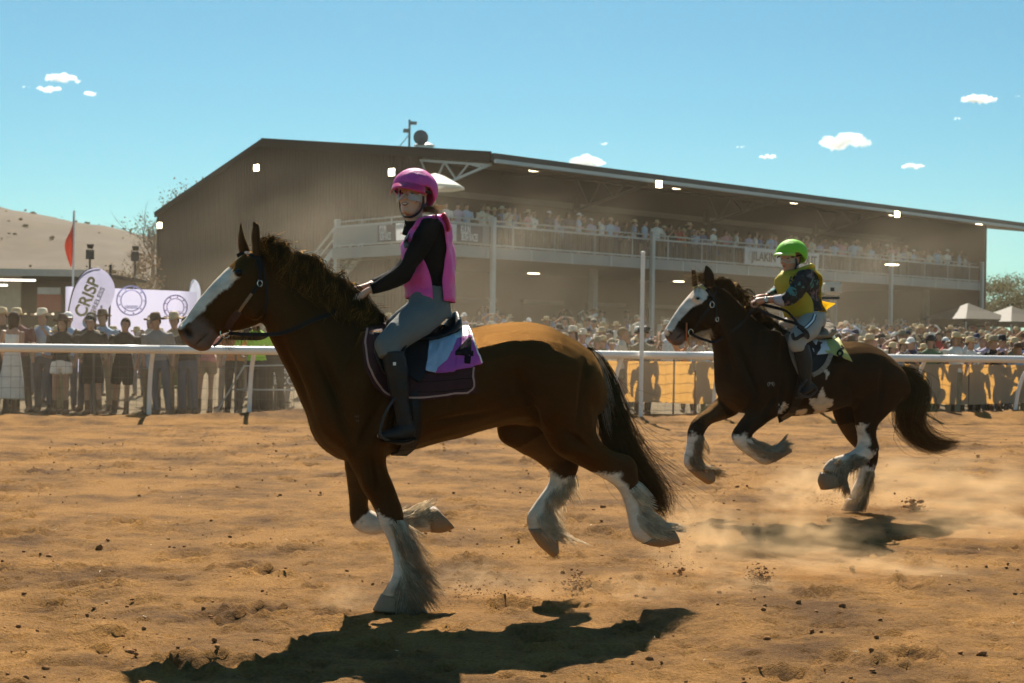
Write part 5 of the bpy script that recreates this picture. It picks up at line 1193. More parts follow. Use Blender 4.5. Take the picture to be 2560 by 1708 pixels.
# saddle
sd = empty('saddle', (0, 0, 0), 0, horse_a)
M_SAD = mat('saddle_leather', (0.011, 0.013, 0.017), .5, .2, 20, .2, 60, spec=.25)
me = blob('seat', [H1.ring(Z2, [(275,835,285,900,0,.11),(330,868,335,925,0,.15),(430,885,430,940,0,.165),(540,885,545,935,0,.18),(610,850,620,915,0,.185),(652,790,668,898,0,.16),(668,778,688,880,0,.11)], 4, 22)[:2]], .012, 3); me.materials.append(M_SAD); link('seat', me, sd)
drape('flap', H1, bvh_a, [[ZS(*q) for q in r_] for r_ in ([(540,330),(700,280),(895,240)], [(560,480),(720,470),(875,440)], [(640,610),(760,650),(845,630)], [(700,700),(770,740),(830,700)])], M_SAD, sd, .032, .012, 18, 14)
drape('flap', H1, bvh_a, [[Z2(*q) for q in r_] for r_ in ([(265,890),(330,900),(400,930)], [(262,1000),(330,1040),(420,1060)], [(290,1080),(360,1130),(440,1140)])], M_SAD, sd, .030, .012, 14, 12)
strap('girth', H1, bvh_a, [Z2(450,1190), Z2(452,1290), Z2(448,1380), Z2(420,1450), Z2(385,1475)], .10, M_LEATH, sd, off=.012, th=.012)
strap('girth_strap', H1, bvh_a, [Z2(465,1180), Z2(468,1300), Z2(462,1420)], .03, M_SAD, sd, off=.025, th=.006)
for s_ in (1, -1):
    la = .385 * s_
    st = [(395,1170,la),(330,1260,la+.05*s_),(300,1345,la+.05*s_),(302,1395,la+.055*s_),(380,1428,la),(455,1412,la-.05*s_),(440,1345,la-.055*s_),(415,1240,la-.04*s_),(395,1170,la)]
    V, F = tube(catmull([H1.loc(Z2(a, b), c) for a, b, c in st], 3), .008, 6); obj('stirrup', V, F, M_BLK, sd)
    V, F = tube([H1.loc(Z2(395,1170), la), H1.loc(Z2(400, 1000), .39*s_), H1.loc(Z2(430, 900), .31*s_)], .012, 6); obj('stirrup_leather', V, F, M_LEATH, sd)
# number cloth
M_CB = mat_cloth('pale_blue_satin', (.50, .62, .80), .2, .4); M_CP = mat_cloth('purple_satin', (.52, .085, .42), .2, .35); M_CW = mat_cloth('white_satin', (.82, .82, .84), .2, .4)
crow = [[ZS(*q) for q in r_] for r_ in ([(893,245),(1100,205),(1262,150)], [(882,400),(1080,370),(1330,320)], [(866,540),(1060,530),(1385,450)], [(848,635),(1050,648),(1414,553)])]
nc, NP = drape('number_cloth', H1, bvh_a, crow, None, sd, .034, .004, 70, 46, wave=.002, mats=[M_CB, M_CP, M_CW], fm=lambda u, v: (2 if (v < .27 and u > .60 + .1 * v) else (1 if u > .14 + (1 - v) * .72 else 0)))
project_text('number', '4', H1, bvh_grid(NP), ZS(1245, 415), 86, mat('cloth_number', (.014, .012, .016), .9, spec=.04), nc, .005, sx=1.0, rot=R(4), bold=.035)
strap('cloth_edge', H1, bvh_a, [ZS(1262,150), ZS(1330,300), ZS(1385,450), ZS(1412,548)], .008, M_CW, nc, off=.040)
# bridle and reins
br = empty('bridle', (0, 0, 0), 0, horse_a)
strap('cheek_piece', H1, bvh_a, [ZH(610,1160), ZH(660,1075), ZH(735,985)], .040, mat('oxblood_leather', (.035, .012, .014), .4), br, off=.008)
strap('cheek_piece', H1, bvh_a, [ZH(735,985), ZH(800,900), ZH(865,805)], .016, M_BRWN, br, off=.008)
strap('cheek_piece', H1, bvh_a, [ZH(865,805), ZH(940,690), ZH(945,560), ZH(905,410)], .020, M_LEATH, br, off=.008)
strap('browband', H1, bvh_a, [ZH(712,415), ZH(770,385), ZH(830,395), ZH(900,440)], .020, M_LEATH, br, off=.008)
strap('throat_lash', H1, bvh_a, [ZH(950,420), ZH(1000,640), ZH(1020,900), ZH(985,1060)], .014, M_LEATH, br, off=.007)
strap('curb_strap', H1, bvh_a, [ZH(565,1255), ZH(520,1310), ZH(470,1345)], .014, M_BLK, br, off=.006, plane=.03)
h = H1.hit(bvh_a, ZH(585,1190), .012); c = h[0] if h else H1.loc(ZH(585,1190), .07)
V, F = tube([c + .028 * np.array([math.cos(a), 0, math.sin(a)]) for a in np.linspace(0, 6.283, 21)], .0035, 6); obj('bit_ring', V, F, M_CHROME, br)
h = H1.hit(bvh_a, ZH(942,700), .012); c2_ = h[0] if h else H1.loc(ZH(942,700), .1)
V, F = tube([c2_ + .014 * np.array([math.cos(a), 0, 1.3 * math.sin(a)]) for a in np.linspace(0, 6.283, 15)], .003, 6); obj('buckle', V, F, M_CHROME, br)
rp = [c + np.array([.02, 0, 0]), H1.loc(ZH(760,1222), .12), H1.loc(ZH(980,1225), .16)]
for q in (Z1(800,868), Z1(900,835), Z1(1000,790), Z1(1100,755), Z1(1190,715)):
    h = H1.hit(bvh_a, q, .012); rp.append(h[0] if h else H1.loc(q, .15))
rp.append(H1.loc(ZHD(460, 640), .06)); rp = catmull(rp, 4)
ribbon('rein', rp, [np.array([0, -1.0, .3])] * len(rp), .022, .005, M_LEATH, br)
rp2 = catmull([H1.loc(ZH(620,1260), -.06), H1.loc(ZH(800,1262), -.1), H1.loc(ZH(990,1250), -.12), H1.loc(Z1(800,800), -.2), H1.loc(Z1(1150,640), -.12), H1.loc(ZHD(330, 480), -.05)], 5)
ribbon('rein', rp2, [np.array([0, -1.0, .3])] * len(rp2), .022, .005, M_LEATH, br)
project_text('brand_mark', 'E', H1, bvh_a, ZS(135, 1075), 15, mat('grey_brand', (.10, .075, .06), .7), horse_a, .002, rot=R(-90))
project_text('brand_mark', 'H', H1, bvh_a, ZS(140, 1125), 11, bpy.data.materials['grey_brand'], horse_a, .002)

# ------------------------------------------------------------------ rider in green helmet
r2 = empty('person', H2.A, H2.yaw); tag(r2, 'rider in lime green helmet and yellow vest on the horse behind', 'person')
hc2 = H2.loc(ZR2(548, 375), 0.0); HM2 = head_M(hc2, R(14), R(6), 0)
torso2 = [(500,530,760,500,0,.10),(410,630,870,590,0,.16),(400,740,895,730,0,.175),(425,860,890,870,0,.165),(470,980,915,990,0,.16),(515,1100,955,1110,0,.165)]
arm2N = [(650,540,860,560,.17,.062),(605,650,840,705,.20,.066),(562,725,752,830,.21,.062),(510,795,675,935,.205,.057),(440,862,560,1020,.19,.054),(385,882,425,1045,.16,.048),(310,892,340,1012,.13,.040)]
fore2N = [(320,895,350,1005,.13,.036),(250,900,270,1000,.11,.031),(175,908,190,995,.09,.028)]
arm2F = [(560,560,720,580,-.17,.06),(480,640,620,700,-.2,.06),(410,700,520,800,-.21,.056),(345,720,410,860,-.2,.05),(260,810,310,880,-.16,.044),(190,855,220,900,-.12,.036)]
leg2N = [(800,500,925,515,.10,.11),(772,545,905,585,.24,.098),(752,592,860,622,.33,.09),(752,640,832,645,.37,.075),(770,680,842,670,.375,.065)]
leg2F = [(780,510,900,520,-.10,.11),(720,520,850,560,-.24,.09),(690,530,790,580,-.34,.08),(690,560,770,600,-.37,.07),(720,640,790,640,-.38,.06)]
boot2N = [(768,650,848,640,.375,.07),(790,735,866,725,.38,.066),(803,805,862,795,.38,.055),(815,850,860,845,.38,.05)]
foot2N = [(868,842,888,870,.38,.034),(845,845,862,888,.385,.042),(820,868,835,902,.39,.044),(806,890,816,910,.392,.03)]
neg = lambda rows: [(r[0], r[1], r[2], r[3], -r[4], r[5]) for r in rows]
sk = head_parts(HM2, 1.0)
for tr_, rows in ((ZR2, shrink(torso2, .86)), (ZR2, shrink(arm2N, .75)), (ZR2, fore2N), (ZR2, shrink(arm2F, .75)), (Z4, shrink(leg2N, .85)), (Z4, shrink(leg2F, .85)), (Z4, shrink(boot2N, .8)), (Z4, shrink(neg(boot2N), .8)), (Z4, shrink(foot2N, .7)), (Z4, shrink(neg(foot2N), .7)),
    (ZR2, [(180,910,190,992,.09,.028),(110,915,120,1020,.075,.032),(50,930,65,1040,.065,.032),(15,950,30,1030,.06,.026)]), (ZR2, [(200,870,210,905,-.11,.026),(120,870,130,920,-.08,.03),(50,890,60,940,-.06,.03)])): sk.append(H2.ring(tr_, rows, 3, 14)[:2])
for q, la in enumerate((.028, .050, .072, .094)):
    sk.append(finger(H2, ZR2, [(60,950 + 8*q,la),(5,965 + 8*q,la),(-12,1010 + 4*q,la),(25,1050,la),(65,1045,la)], .0095))
sk.append(finger(H2, ZR2, [(120,930,.045),(60,915,.04),(15,925,.04)], .0105))
for q, la in enumerate((-.09, -.068, -.045, -.025)): sk.append(finger(H2, ZR2, [(60,905,la),(5,915,la),(-8,950,la),(30,975,la)], .0095))
me = blob('body', sk, .0085, 3, .4); me.materials.append(M_SKIN2); link('body', me, r2)
face_details(HM2, r2, 1.0, False); goggles(HM2, r2, 1.0); chin_strap(HM2, r2, 1.0)
M_LIME = mat('lime_lycra', (0.20, 0.56, 0.03), .62, .1, 6, .5, 30, spec=.25, stretch=(1, 1, .25))
helmet(HM2, r2, M_LIME, mat('lime_peak', (0.38, 0.60, 0.07), .4), 1.05, -.006)
# patterned shirt
m_flor, nt, p = new_mat('floral_print'); N = nt.nodes; L = nt.links; tc = N.new('ShaderNodeTexCoord'); p.inputs['Roughness'].default_value = .8
vo = N.new('ShaderNodeTexVoronoi'); vo.inputs['Scale'].default_value = 15; L.new(tc.outputs['Object'], vo.inputs[0])
nz_ = N.new('ShaderNodeTexNoise'); nz_.inputs['Scale'].default_value = 22; L.new(tc.outputs['Object'], nz_.inputs[0])
cr = N.new('ShaderNodeValToRGB'); L.new(nz_.outputs[0], cr.inputs[0]); cr.color_ramp.elements[0].position = .45; cr.color_ramp.elements[0].color = (.008, .008, .01, 1); e_ = cr.color_ramp.elements[1]; e_.position = .54; e_.color = (1, 1, 1, 1)
hs = N.new('ShaderNodeValToRGB'); sepc = N.new('ShaderNodeSeparateColor'); L.new(vo.outputs['Color'], sepc.inputs[0]); L.new(sepc.outputs[0], hs.inputs[0]); hs.color_ramp.interpolation = 'CONSTANT'
hs.color_ramp.elements[0].color = (.012, .012, .014, 1); hs.color_ramp.elements[1].color = (.05, .20, .20, 1); hs.color_ramp.elements[1].position = .45
for po, c_ in ((.62, (.17, .09, .10, 1)), (.75, (.02, .02, .02, 1)), (.85, (.10, .12, .13, 1))): q_ = hs.color_ramp.elements.new(po); q_.color = c_
mm_ = N.new('ShaderNodeMix'); mm_.data_type = 'RGBA'; mm_.blend_type = 'MULTIPLY'; mm_.inputs[0].default_value = 1; L.new(cr.outputs[0], mm_.inputs[6]); L.new(hs.outputs[0], mm_.inputs[7]); L.new(mm_.outputs[2], p.inputs['Base Color'])
sh = [H2.ring(ZR2, rows, 3, 18)[:2] for rows in (torso2, arm2N, arm2F)]
V, F = tube([HM2 @ Vector((0.0, 0, -.10)), HM2 @ Vector((-.02, 0, -.15)), HM2 @ Vector((-.04, 0, -.22))], [.062, .070, .11], 16); sh.append((V, F))
me = blob('shirt', sh, .0095, 4, .5); Vv = verts_np(me); Nv = normals_np(me); set_verts(me, Vv + Nv * (0.008 * fbm(Vv[:, 0] * 14, Vv[:, 1] * 14, Vv[:, 2] * 22, 3))[:, None]); me.materials.append(m_flor); link('shirt', me, r2)
V, F, _ = H2.ring(ZR2, [(405,872,445,1052,.165,.054),(350,884,385,1040,.15,.05),(300,890,330,1018,.13,.046)], 3, 16); obj('cuff', V, F, mat('pale_cuff', (.42, .38, .42), .8), r2, recalc=True)
M_YEL = mat_cloth('yellow_vest', (0.62, 0.50, 0.035), .35, .6, .08, 5, .35, 16); vr = empty('vest', (0, 0, 0), 0, r2)
vest2 = [(455,545,800,480,0,.12),(375,640,905,600,0,.185),(372,745,925,745,0,.20),(400,865,915,880,0,.192),(445,985,935,1000,0,.187),(505,1195,985,1130,0,.195)]
fpan2 = panel(H2, ZR2, vest2, [(-80,80),(-60,46),(-60,52),(-75,80),(-80,88),(-80,76)], M_YEL, 'front_panel', vr, seed=3, ripple=.012)
panel(H2, ZR2, vest2, [(95,265),(128,232),(140,235),(142,235),(145,240),(148,245)], M_YEL, 'back_panel', vr, seed=4, ripple=.012)
V, F, _ = H2.ring(ZR2, [(520,570,600,620,.10,.04),(600,540,690,570,.105,.045),(720,480,790,510,.10,.05),(830,520,880,540,.09,.05)], 4, 10); obj('shoulder_strap', V, F, M_YEL, vr, recalc=True)
fl = [[(905,860),(925,930),(955,1030),(985,1130)], [(950,940),(985,975),(1010,1040),(1000,1120)], [(960,960),(1060,985),(1080,1040),(1040,1090)], [(1000,975),(1110,992),(1140,1010),(1100,1050)], [(1100,990),(1165,996),(1172,1000),(1160,1012)]]
V = []; F = []
for i, r_ in enumerate(fl):
    for k_, q in enumerate(r_): V.append(H2.loc(ZR2(*q), .06 - .03 * math.sin(i * 1.3 + k_)))
F = [(i*4+k_, i*4+k_+1, (i+1)*4+k_+1, (i+1)*4+k_) for i in range(4) for k_ in range(3)]
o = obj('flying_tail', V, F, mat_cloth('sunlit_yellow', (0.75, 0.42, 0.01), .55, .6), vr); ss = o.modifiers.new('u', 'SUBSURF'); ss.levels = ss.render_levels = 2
project_text('number', '6', H2, bvh_of(fpan2.data), ZR2(545, 690), 30, mat('vest_six', (.02, .02, .02), .6), vr, .006, sx=.6, bold=.03)
pt = [H2.ring(Z4, rows, 3, 18)[:2] for rows in (leg2N, leg2F)] + [H2.ring(ZR2, [(520,1130,965,1120,0,.17),(560,1220,985,1225,0,.19),(640,1320,950,1330,0,.18)], 3, 18)[:2]]
me = blob('breeches', pt, .010, 4, .5); Vv = verts_np(me); Nv = normals_np(me); set_verts(me, Vv + Nv * (0.006 * fbm(Vv[:, 0] * 16, Vv[:, 1] * 10, Vv[:, 2] * 22, 3))[:, None]); me.materials.append(mat('beige_breeches', (.36, .33, .29), .8, .1, 10)); link('breeches', me, r2); bv_p = bvh_of(me)
strap('breeches_stripe', H2, bv_p, [ZR2(880,1160), ZR2(850,1240), ZR2(790,1310), ZR2(745,1350)], .035, mat('dark_stripe', (.03, .04, .05), .6), r2, off=.003)
strap('breeches_stripe', H2, bv_p, [ZR2(880,1160), ZR2(850,1240), ZR2(790,1310), ZR2(745,1350)], .014, M_TXT, r2, off=.007)
for rows, ft_ in ((boot2N, foot2N), (neg(boot2N), neg(foot2N))):
    me = blob('boot', [H2.ring(Z4, rows, 3, 16)[:2], H2.ring(Z4, ft_, 3, 14)[:2]], .011, 4, .5); me.materials.append(M_BOOT); link('boot', me, r2)
V, F, _ = H2.ring(ZR2, [(165,903,178,1000,.09,.036),(208,900,222,1002,.10,.036)], 1, 16); wt = obj('watch_strap', V, F, mat('grey_watch', (.06, .07, .08), .4), r2, recalc=True)
p_ = H2.loc(ZR2(193, 950), .137); G().lathe([(.02, 0), (.02, .008)], 14).build('watch_face', M_STEEL, wt)
wt.children[0].matrix_local = Matrix.Translation(tuple(p_)) @ Matrix.Rotation(R(90), 4, 'X')

# ------------------------------------------------------------------ tack of the second horse
M_FLEECE = mat('sheepskin', (.38, .31, .24), .95, .3, 60, .9, 90)
pad, PP = drape('saddle_pad', H2, bvh_b, [[Z4(*q) for q in r_] for r_ in ([(690,545),(790,590),(880,620),(965,600)], [(738,620),(810,650),(890,660),(972,650)], [(768,715),(830,730),(900,720),(968,695)], [(800,795),(850,815),(905,790),(958,725)])], mat('black_pad', (.012, .012, .014), .9), horse_b, .012, .016, 28, 18)
strap('fleece_roll', H2, bvh_b, [Z4(690,540), Z4(722,580), Z4(745,640), Z4(765,715), Z4(800,795)], .05, M_FLEECE, pad, off=.03, th=.03)
strap('fleece_roll', H2, bvh_b, [Z4(862,805), Z4(905,785), Z4(940,745), Z4(962,700)], .04, M_FLEECE, pad, off=.03, th=.025)
sd2 = empty('saddle', (0, 0, 0), 0, horse_b)
me = blob('sheepskin_seat', [H2.ring(ZR2, [(540,1330,560,1470,0,.13),(700,1400,720,1500,0,.17),(850,1400,860,1500,0,.19),(960,1320,980,1490,0,.18),(1030,1260,1080,1470,0,.14),(1080,1300,1110,1420,0,.08)], 4, 22)[:2]], .012, 3); Vv = verts_np(me); Nv = normals_np(me); set_verts(me, Vv + Nv * (0.014 * fbm(Vv[:, 0] * 30, Vv[:, 1] * 30, Vv[:, 2] * 30, 3))[:, None]); me.materials.append(M_FLEECE); link('sheepskin_seat', me, sd2)
drape('flap', H2, bvh_b, [[Z4(*q) for q in r_] for r_ in ([(790,590),(850,620),(980,600)], [(800,650),(860,680),(950,640)], [(810,740),(850,760),(880,700)])], M_LEATH, sd2, .034, .012, 14, 12)
nc2, NP2 = drape('number_cloth', H2, bvh_b, [[Z4(*q) for q in r_] for r_ in ([(852,640),(920,618),(985,588)], [(862,680),(940,662),(1030,662)], [(878,706),(960,702),(1072,738)])], None, sd2, .036, .004, 60, 30, wave=.003, mats=[M_CW, mat_cloth('yellow_cloth', (.58, .56, .16), .2)], fm=lambda u, v: (1 if (u > .55 - .1 * v or (v > .8 and u > .3)) and v > .12 else 0))
project_text('number', '6', H2, bvh_grid(NP2), Z4(1022, 680), 46, mat('cloth_six', (.02, .02, .024), .9, spec=.04), nc2, .005, sx=.8, rot=R(38), bold=.02)
strap('girth', H2, bvh_b, [Z4(820,790), Z4(800,880), Z4(775,960), Z4(735,1010), Z4(690,1030)], .085, M_LEATH, sd2, off=.012, th=.012)
strap('girth_buckle', H2, bvh_b, [Z4(775,915), Z4(800,912), Z4(815,920)], .02, M_BLK, sd2, off=.025, th=.008)
for s_ in (1, -1):
    V, F = tube([H2.loc(Z4(840,620), .35*s_), H2.loc(Z4(850,720), .42*s_), H2.loc(Z4(845,820), .42*s_)], .013, 6); obj('stirrup_leather', V, F, M_LEATH, sd2)
    st = [(845,820,.42),(805,870,.45),(800,905,.45),(850,915,.42),(895,880,.38),(875,850,.38),(845,820,.42)]
    V, F = tube(catmull([H2.loc(Z4(a, b), c_ * s_) for a, b, c_ in st], 3), .009, 6); obj('stirrup', V, F, M_BLK, sd2)
br2 = empty('bridle', (0, 0, 0), 0, horse_b)
strap('cheek_piece', H2, bvh_b, [ZH2(690,510), ZH2(760,590), ZH2(805,645), ZH2(775,730), ZH2(650,910), ZH2(500,1110)], .026, M_LEATH, br2, off=.008)
strap('head_piece', H2, bvh_b, [ZH2(860,470), ZH2(830,570), ZH2(805,645)], .022, M_LEATH, br2, off=.008)
strap('throat_lash', H2, bvh_b, [ZH2(822,660), ZH2(838,800), ZH2(845,950)], .018, M_LEATH, br2, off=.008)
strap('browband', H2, bvh_b, [ZH2(500,490), ZH2(560,465), ZH2(620,470), ZH2(680,510)], .024, mat('yellow_browband', (.6, .42, .12), .5), br2, off=.008)
for (q, rr) in ((ZH2(770,740), .022), (ZH2(842,950), .016), (ZH2(450,1145), .024)):
    h = H2.hit(bvh_b, q, .014); c = h[0] if h else H2.loc(q, .08)
    V, F = tube([c + rr * np.array([math.cos(a), 0, 1.2 * math.sin(a)]) for a in np.linspace(0, 6.283, 17)], .004, 6); obj('bit_ring', V, F, M_CHROME, br2)
V, F = tube([H2.loc(ZH2(402,1010), .08), H2.loc(ZH2(400,1290), .085)], .007, 6); obj('bit_guard', V, F, mat('orange_bit_guard', (.5, .12, .03), .5), br2)
rp = [H2.loc(ZH2(480,1180), .09), H2.loc(ZH2(580,1235), .12), H2.loc(ZH2(700,1275), .15), H2.loc(ZH2(820,1300), .18)]
for q in (ZH2(950,1230), ZH2(1100,1130), ZH2(1250,1000), ZH2(1360,870)):
    h = H2.hit(bvh_b, q, .012); rp.append(h[0] if h else H2.loc(q, .16))
rp.append(H2.loc(ZR2(25, 1030), .06)); rp = catmull(rp, 4); ribbon('rein', rp, [np.array([0, -1.0, .3])] * len(rp), .024, .005, M_LEATH, br2)
for pts in ([(20,1045,.07),(200,1140,.12),(420,1225,.2),(600,1280,.28),(720,1340,.36)], [(130,1010,.07),(280,1050,.12),(470,1105,.22),(590,1220,.34),(680,1350,.42),(770,1440,.44),(785,1500,.44)]):
    q = catmull([H2.loc(ZR2(a, b), c_) for a, b, c_ in pts], 5); ribbon('rein', q, [np.array([0, -1.0, .2])] * len(q), .028, .006, M_LEATH, br2)
for pts in ([(560,1420,.46),(600,1500,.46),(720,1440,.47),(780,1470,.46)], [(640,1320,.44),(760,1400,.46),(790,1480,.46)]):
    q = catmull([H2.loc(ZR2(a, b), c_) for a, b, c_ in pts], 5); ribbon('rein_end', q, [np.array([0, -1.0, .2])] * len(q), .03, .01, M_LEATH, br2)
project_text('brand_mark', '(M)', H2, bvh_b, Z4(651, 848), 13, mat('white_brand', (.35, .33, .3), .7), horse_b, .002)
# ================================================================== running rail, posts, fences
M_RAIL = mat('white_rail_paint', (0.88, 0.85, 0.82), .35, .04, 2, dirt=(.78, .72, .66))
rail = empty('running_rail', rail_pt(0)); tag(rail, 'long white running rail on slanted posts along the far side of the track', 'rail')
rinv = Matrix.Translation(-Vector(rail_pt(0)))
RH = 1.37
def rl(s, off, z): return np.array(rail_pt(s, off, z)) - np.array(rail_pt(0))
s0, s1 = rail_s(-260), rail_s(2860); cuts = [s0, rail_s(400), rail_s(1010), rail_s(1700), rail_s(2330), s1]
for a, b in zip(cuts[:-1], cuts[1:]):
    V = []; F = []; n = 14; m = 8
    for i in range(m):
        s_ = a + (b - .004 - a) * i / (m - 1); c = rl(s_, -0.28, RH - .075)
        for k in range(n):
            t = 2 * math.pi * k / n; V.append(c + rnorm * .085 * math.cos(t) + np.array([0, 0, .078 * math.sin(t)]))
    for i in range(m - 1):
        for k in range(n): F.append((i*n+k, i*n+(k+1)%n, (i+1)*n+(k+1)%n, (i+1)*n+k))
    F += [tuple(range(n-1, -1, -1)), tuple((m-1)*n+k for k in range(n))]
    obj('rail_tube', V, F, M_RAIL, rail)
for px in (374, 625, 1030, 1283, 1534, 1785, 2036, 2287, 2539):
    s_ = rail_s(px); lean = .06 if px < 700 else (.10 if px < 2400 else .30)
    z0 = gz(*rail_pt(s_, 0)[:2]) - .08
    P = catmull([rl(s_, 0, z0), rl(s_ + lean * .15, -.03, .55), rl(s_ + lean * .45, -.10, .95), rl(s_ + lean, -.26, RH - .1)], 5)
    V, F = tube(P, .042, 8); obj('post', V, F, M_RAIL, rail)
# tall white post on the course side of the rail
p = rail_pt(rail_s(1585), -.45); tp = empty('white_post', (p[0], p[1], 0)); tag(tp, 'tall thin white post standing in front of the rail between the horses', 'post')
G().tube([(0, 0, -.05), (0, 0, 3.28)], .041, 10).build('shaft', M_RAIL, tp); G().lathe([(.046, 0), (.046, .03), (.02, .05)], 10, (0, 0, 3.28)).build('cap', M_RAIL, tp)
# wire fence behind the rail
M_WIRE = mat('fence_wire', (.10, .09, .08), .6, metal=.2)
def fence(sa, sb, off, label, h=1.15, cell=.16):
    f = empty('wire_fence', rail_pt(sa, off)); tag(f, label, 'fence'); o0 = np.array(rail_pt(sa, off)); L_ = sb - sa; g = G()
    P = lambda s_, z: np.array(rail_pt(sa + s_, off, z)) - o0
    for z in np.arange(.15, h + .01, .2): g.bar(P(0, z), P(L_, z), .006)
    for s_ in np.arange(0, L_, cell): g.bar(P(s_, .1), P(s_, h), .004)
    w = g.build('wire_mesh', M_WIRE, f); w['kind'] = 'stuff'
    s_ = .3
    while s_ < L_: G().tube([P(s_, -.1), P(s_, h + .06)], .022, 6).build('fence_post', M_WIRE, f); s_ += 2.6
    return f
fence(rail_s(-200), rail_s(760), .85, 'open wire mesh fence in front of the spectators on the left')
fence(rail_s(1380), rail_s(2750), .95, 'wire mesh fence carrying the shade cloth on the right')
# shade cloth with the crowd's shadows on it
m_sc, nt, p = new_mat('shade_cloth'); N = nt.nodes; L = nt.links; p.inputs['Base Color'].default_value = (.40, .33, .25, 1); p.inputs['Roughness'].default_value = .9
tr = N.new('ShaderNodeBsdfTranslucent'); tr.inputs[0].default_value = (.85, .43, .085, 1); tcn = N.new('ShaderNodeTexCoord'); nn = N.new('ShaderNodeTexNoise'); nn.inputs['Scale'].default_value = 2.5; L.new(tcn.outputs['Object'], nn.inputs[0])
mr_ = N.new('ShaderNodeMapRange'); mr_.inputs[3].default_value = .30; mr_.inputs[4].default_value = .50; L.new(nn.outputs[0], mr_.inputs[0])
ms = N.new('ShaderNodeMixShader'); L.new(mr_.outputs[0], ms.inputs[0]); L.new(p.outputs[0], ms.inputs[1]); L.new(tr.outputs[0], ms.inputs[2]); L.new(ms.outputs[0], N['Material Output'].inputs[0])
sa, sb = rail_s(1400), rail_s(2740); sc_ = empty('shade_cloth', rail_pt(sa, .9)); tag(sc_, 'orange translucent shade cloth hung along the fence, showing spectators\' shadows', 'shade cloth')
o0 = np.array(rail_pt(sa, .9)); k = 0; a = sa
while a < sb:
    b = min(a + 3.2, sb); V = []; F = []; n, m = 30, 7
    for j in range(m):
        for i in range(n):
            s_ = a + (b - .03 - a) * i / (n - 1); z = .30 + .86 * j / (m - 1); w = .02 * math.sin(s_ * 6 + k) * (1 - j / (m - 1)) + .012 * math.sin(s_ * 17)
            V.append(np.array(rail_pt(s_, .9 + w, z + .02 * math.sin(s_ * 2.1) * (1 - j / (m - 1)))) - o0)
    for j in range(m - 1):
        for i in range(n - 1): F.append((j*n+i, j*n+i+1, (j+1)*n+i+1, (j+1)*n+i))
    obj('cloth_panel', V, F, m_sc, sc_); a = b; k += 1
# weed tufts at the foot of the fence
M_WEED = mat('dry_weed', (.20, .19, .07), .9, .3, 10)
for q, (px, py, lb) in enumerate(((1795, 1020, 'grey green weed tuft at the rail foot beside the dark horse\'s chest'), (2345, 1035, 'low weed tuft at the fence foot behind the dark horse\'s tail'), (1440, 1035, 'small weed tuft at the fence foot behind the bay horse\'s rump'))):
    c = rail_pt(rail_s(px), .35); rg = np.random.default_rng(40 + q); g = G(); V = []; F = []
    for i in range(150):
        a = rg.uniform(0, 6.28); l = rg.uniform(.08, .30); b0 = rg.normal(0, .09, 2); tip = b0 + .5 * l * np.array([math.cos(a), math.sin(a)]); w = .006; o_ = len(V)
        V += [(b0[0] - w, b0[1], 0), (b0[0] + w, b0[1], 0), (tip[0], tip[1], l)]; F.append((o_, o_ + 1, o_ + 2))
    o = obj('weed_tuft', V, F, M_WEED, smooth=False); o.location = (c[0], c[1], gz(c[0], c[1])); tag(o, lb, 'weed')

# camera on a mast behind the second rider
Yc = 29.0; pc = at(2078, 722, Yc); cm = empty('camera_mast', (pc[0], pc[1], gz(pc[0], pc[1]))); zc = pc[2] - cm.location.z; tag(cm, 'white boxy camera on a dark mast behind the green-helmeted rider', 'camera mast')
bm = bmesh.new(); bmesh.ops.create_cube(bm, size=1); bmesh.ops.scale(bm, vec=(.37, .30, .255), verts=bm.verts); bmesh.ops.bevel(bm, geom=bm.edges[:], offset=.035, segments=3, affect='EDGES'); bmesh.ops.translate(bm, vec=(0, 0, zc), verts=bm.verts)
me = bpy.data.meshes.new('housing'); bm.to_mesh(me); bm.free(); me.materials.append(mat('cream_plastic', (.72, .68, .58), .4)); link('housing', me, cm)
G().box((-.01, -.155, zc - .02), (.075, .02, .075)).build('lens_port', M_BLK, cm); G().box((-.06, 0, zc - .19), (.42, .22, .05)).build('tray', M_BLK, cm)
V, F = tube([(-.22, .05, 0), (-.22, .05, zc - .35), (-.28, .05, zc + .05)], .03, 8); obj('mast', V, F, M_BLK, cm)

# ================================================================== things on the left
# low shed at the left edge
Ys = 46.0; a_ = at(205, 684, Ys); zt = a_[2]; X1 = a_[0]; X0 = X1 - 16; gzs = gz((X0 + X1) / 2, Ys)
shed = empty('low_shed', (X1, Ys, gzs)); tag(shed, 'low flat-roofed shed with open dark front at the far left', 'shed'); h = zt - gzs
M_SHED = mat('shed_wall', (.16, .13, .10), .8, .15, 1)
G().box((-8, 3.2, h + .02), (16.6, 7.6, .12)).build('roof', M_ROOF, shed); G().box((-8, -.68, h - .02), (16.7, .08, .22)).build('fascia', mat('pale_fascia', (.5, .46, .4), .6), shed)
G().box((-8, 6.4, h / 2), (16, .15, h)).build('back_wall', M_SHED, shed); G().box((0.02, 3, h / 2), (.15, 6.6, h)).build('side_wall', M_SHED, shed)
for x in (-3.6, -7.5, -11.5): G().box((x, -.45, h / 2), (.14, .14, h)).build('post', M_SHED, shed)
G().box((-3.9, 1.0, h - .75), (3.2, .1, 1.5)).build('panel', mat('beige_panel', (.36, .33, .26), .8), shed)
for (x, z, w) in ((-3.3, h - .42, 1.9), (-2.1, h - .25, 1.3)): G().box((x, -.2, z), (w, .12, .06)).build('light_batten', mat_emit('tube_light', (1, .93, .8, 1), 1.6) if 'tube_light' not in bpy.data.materials else bpy.data.materials['tube_light'], shed)
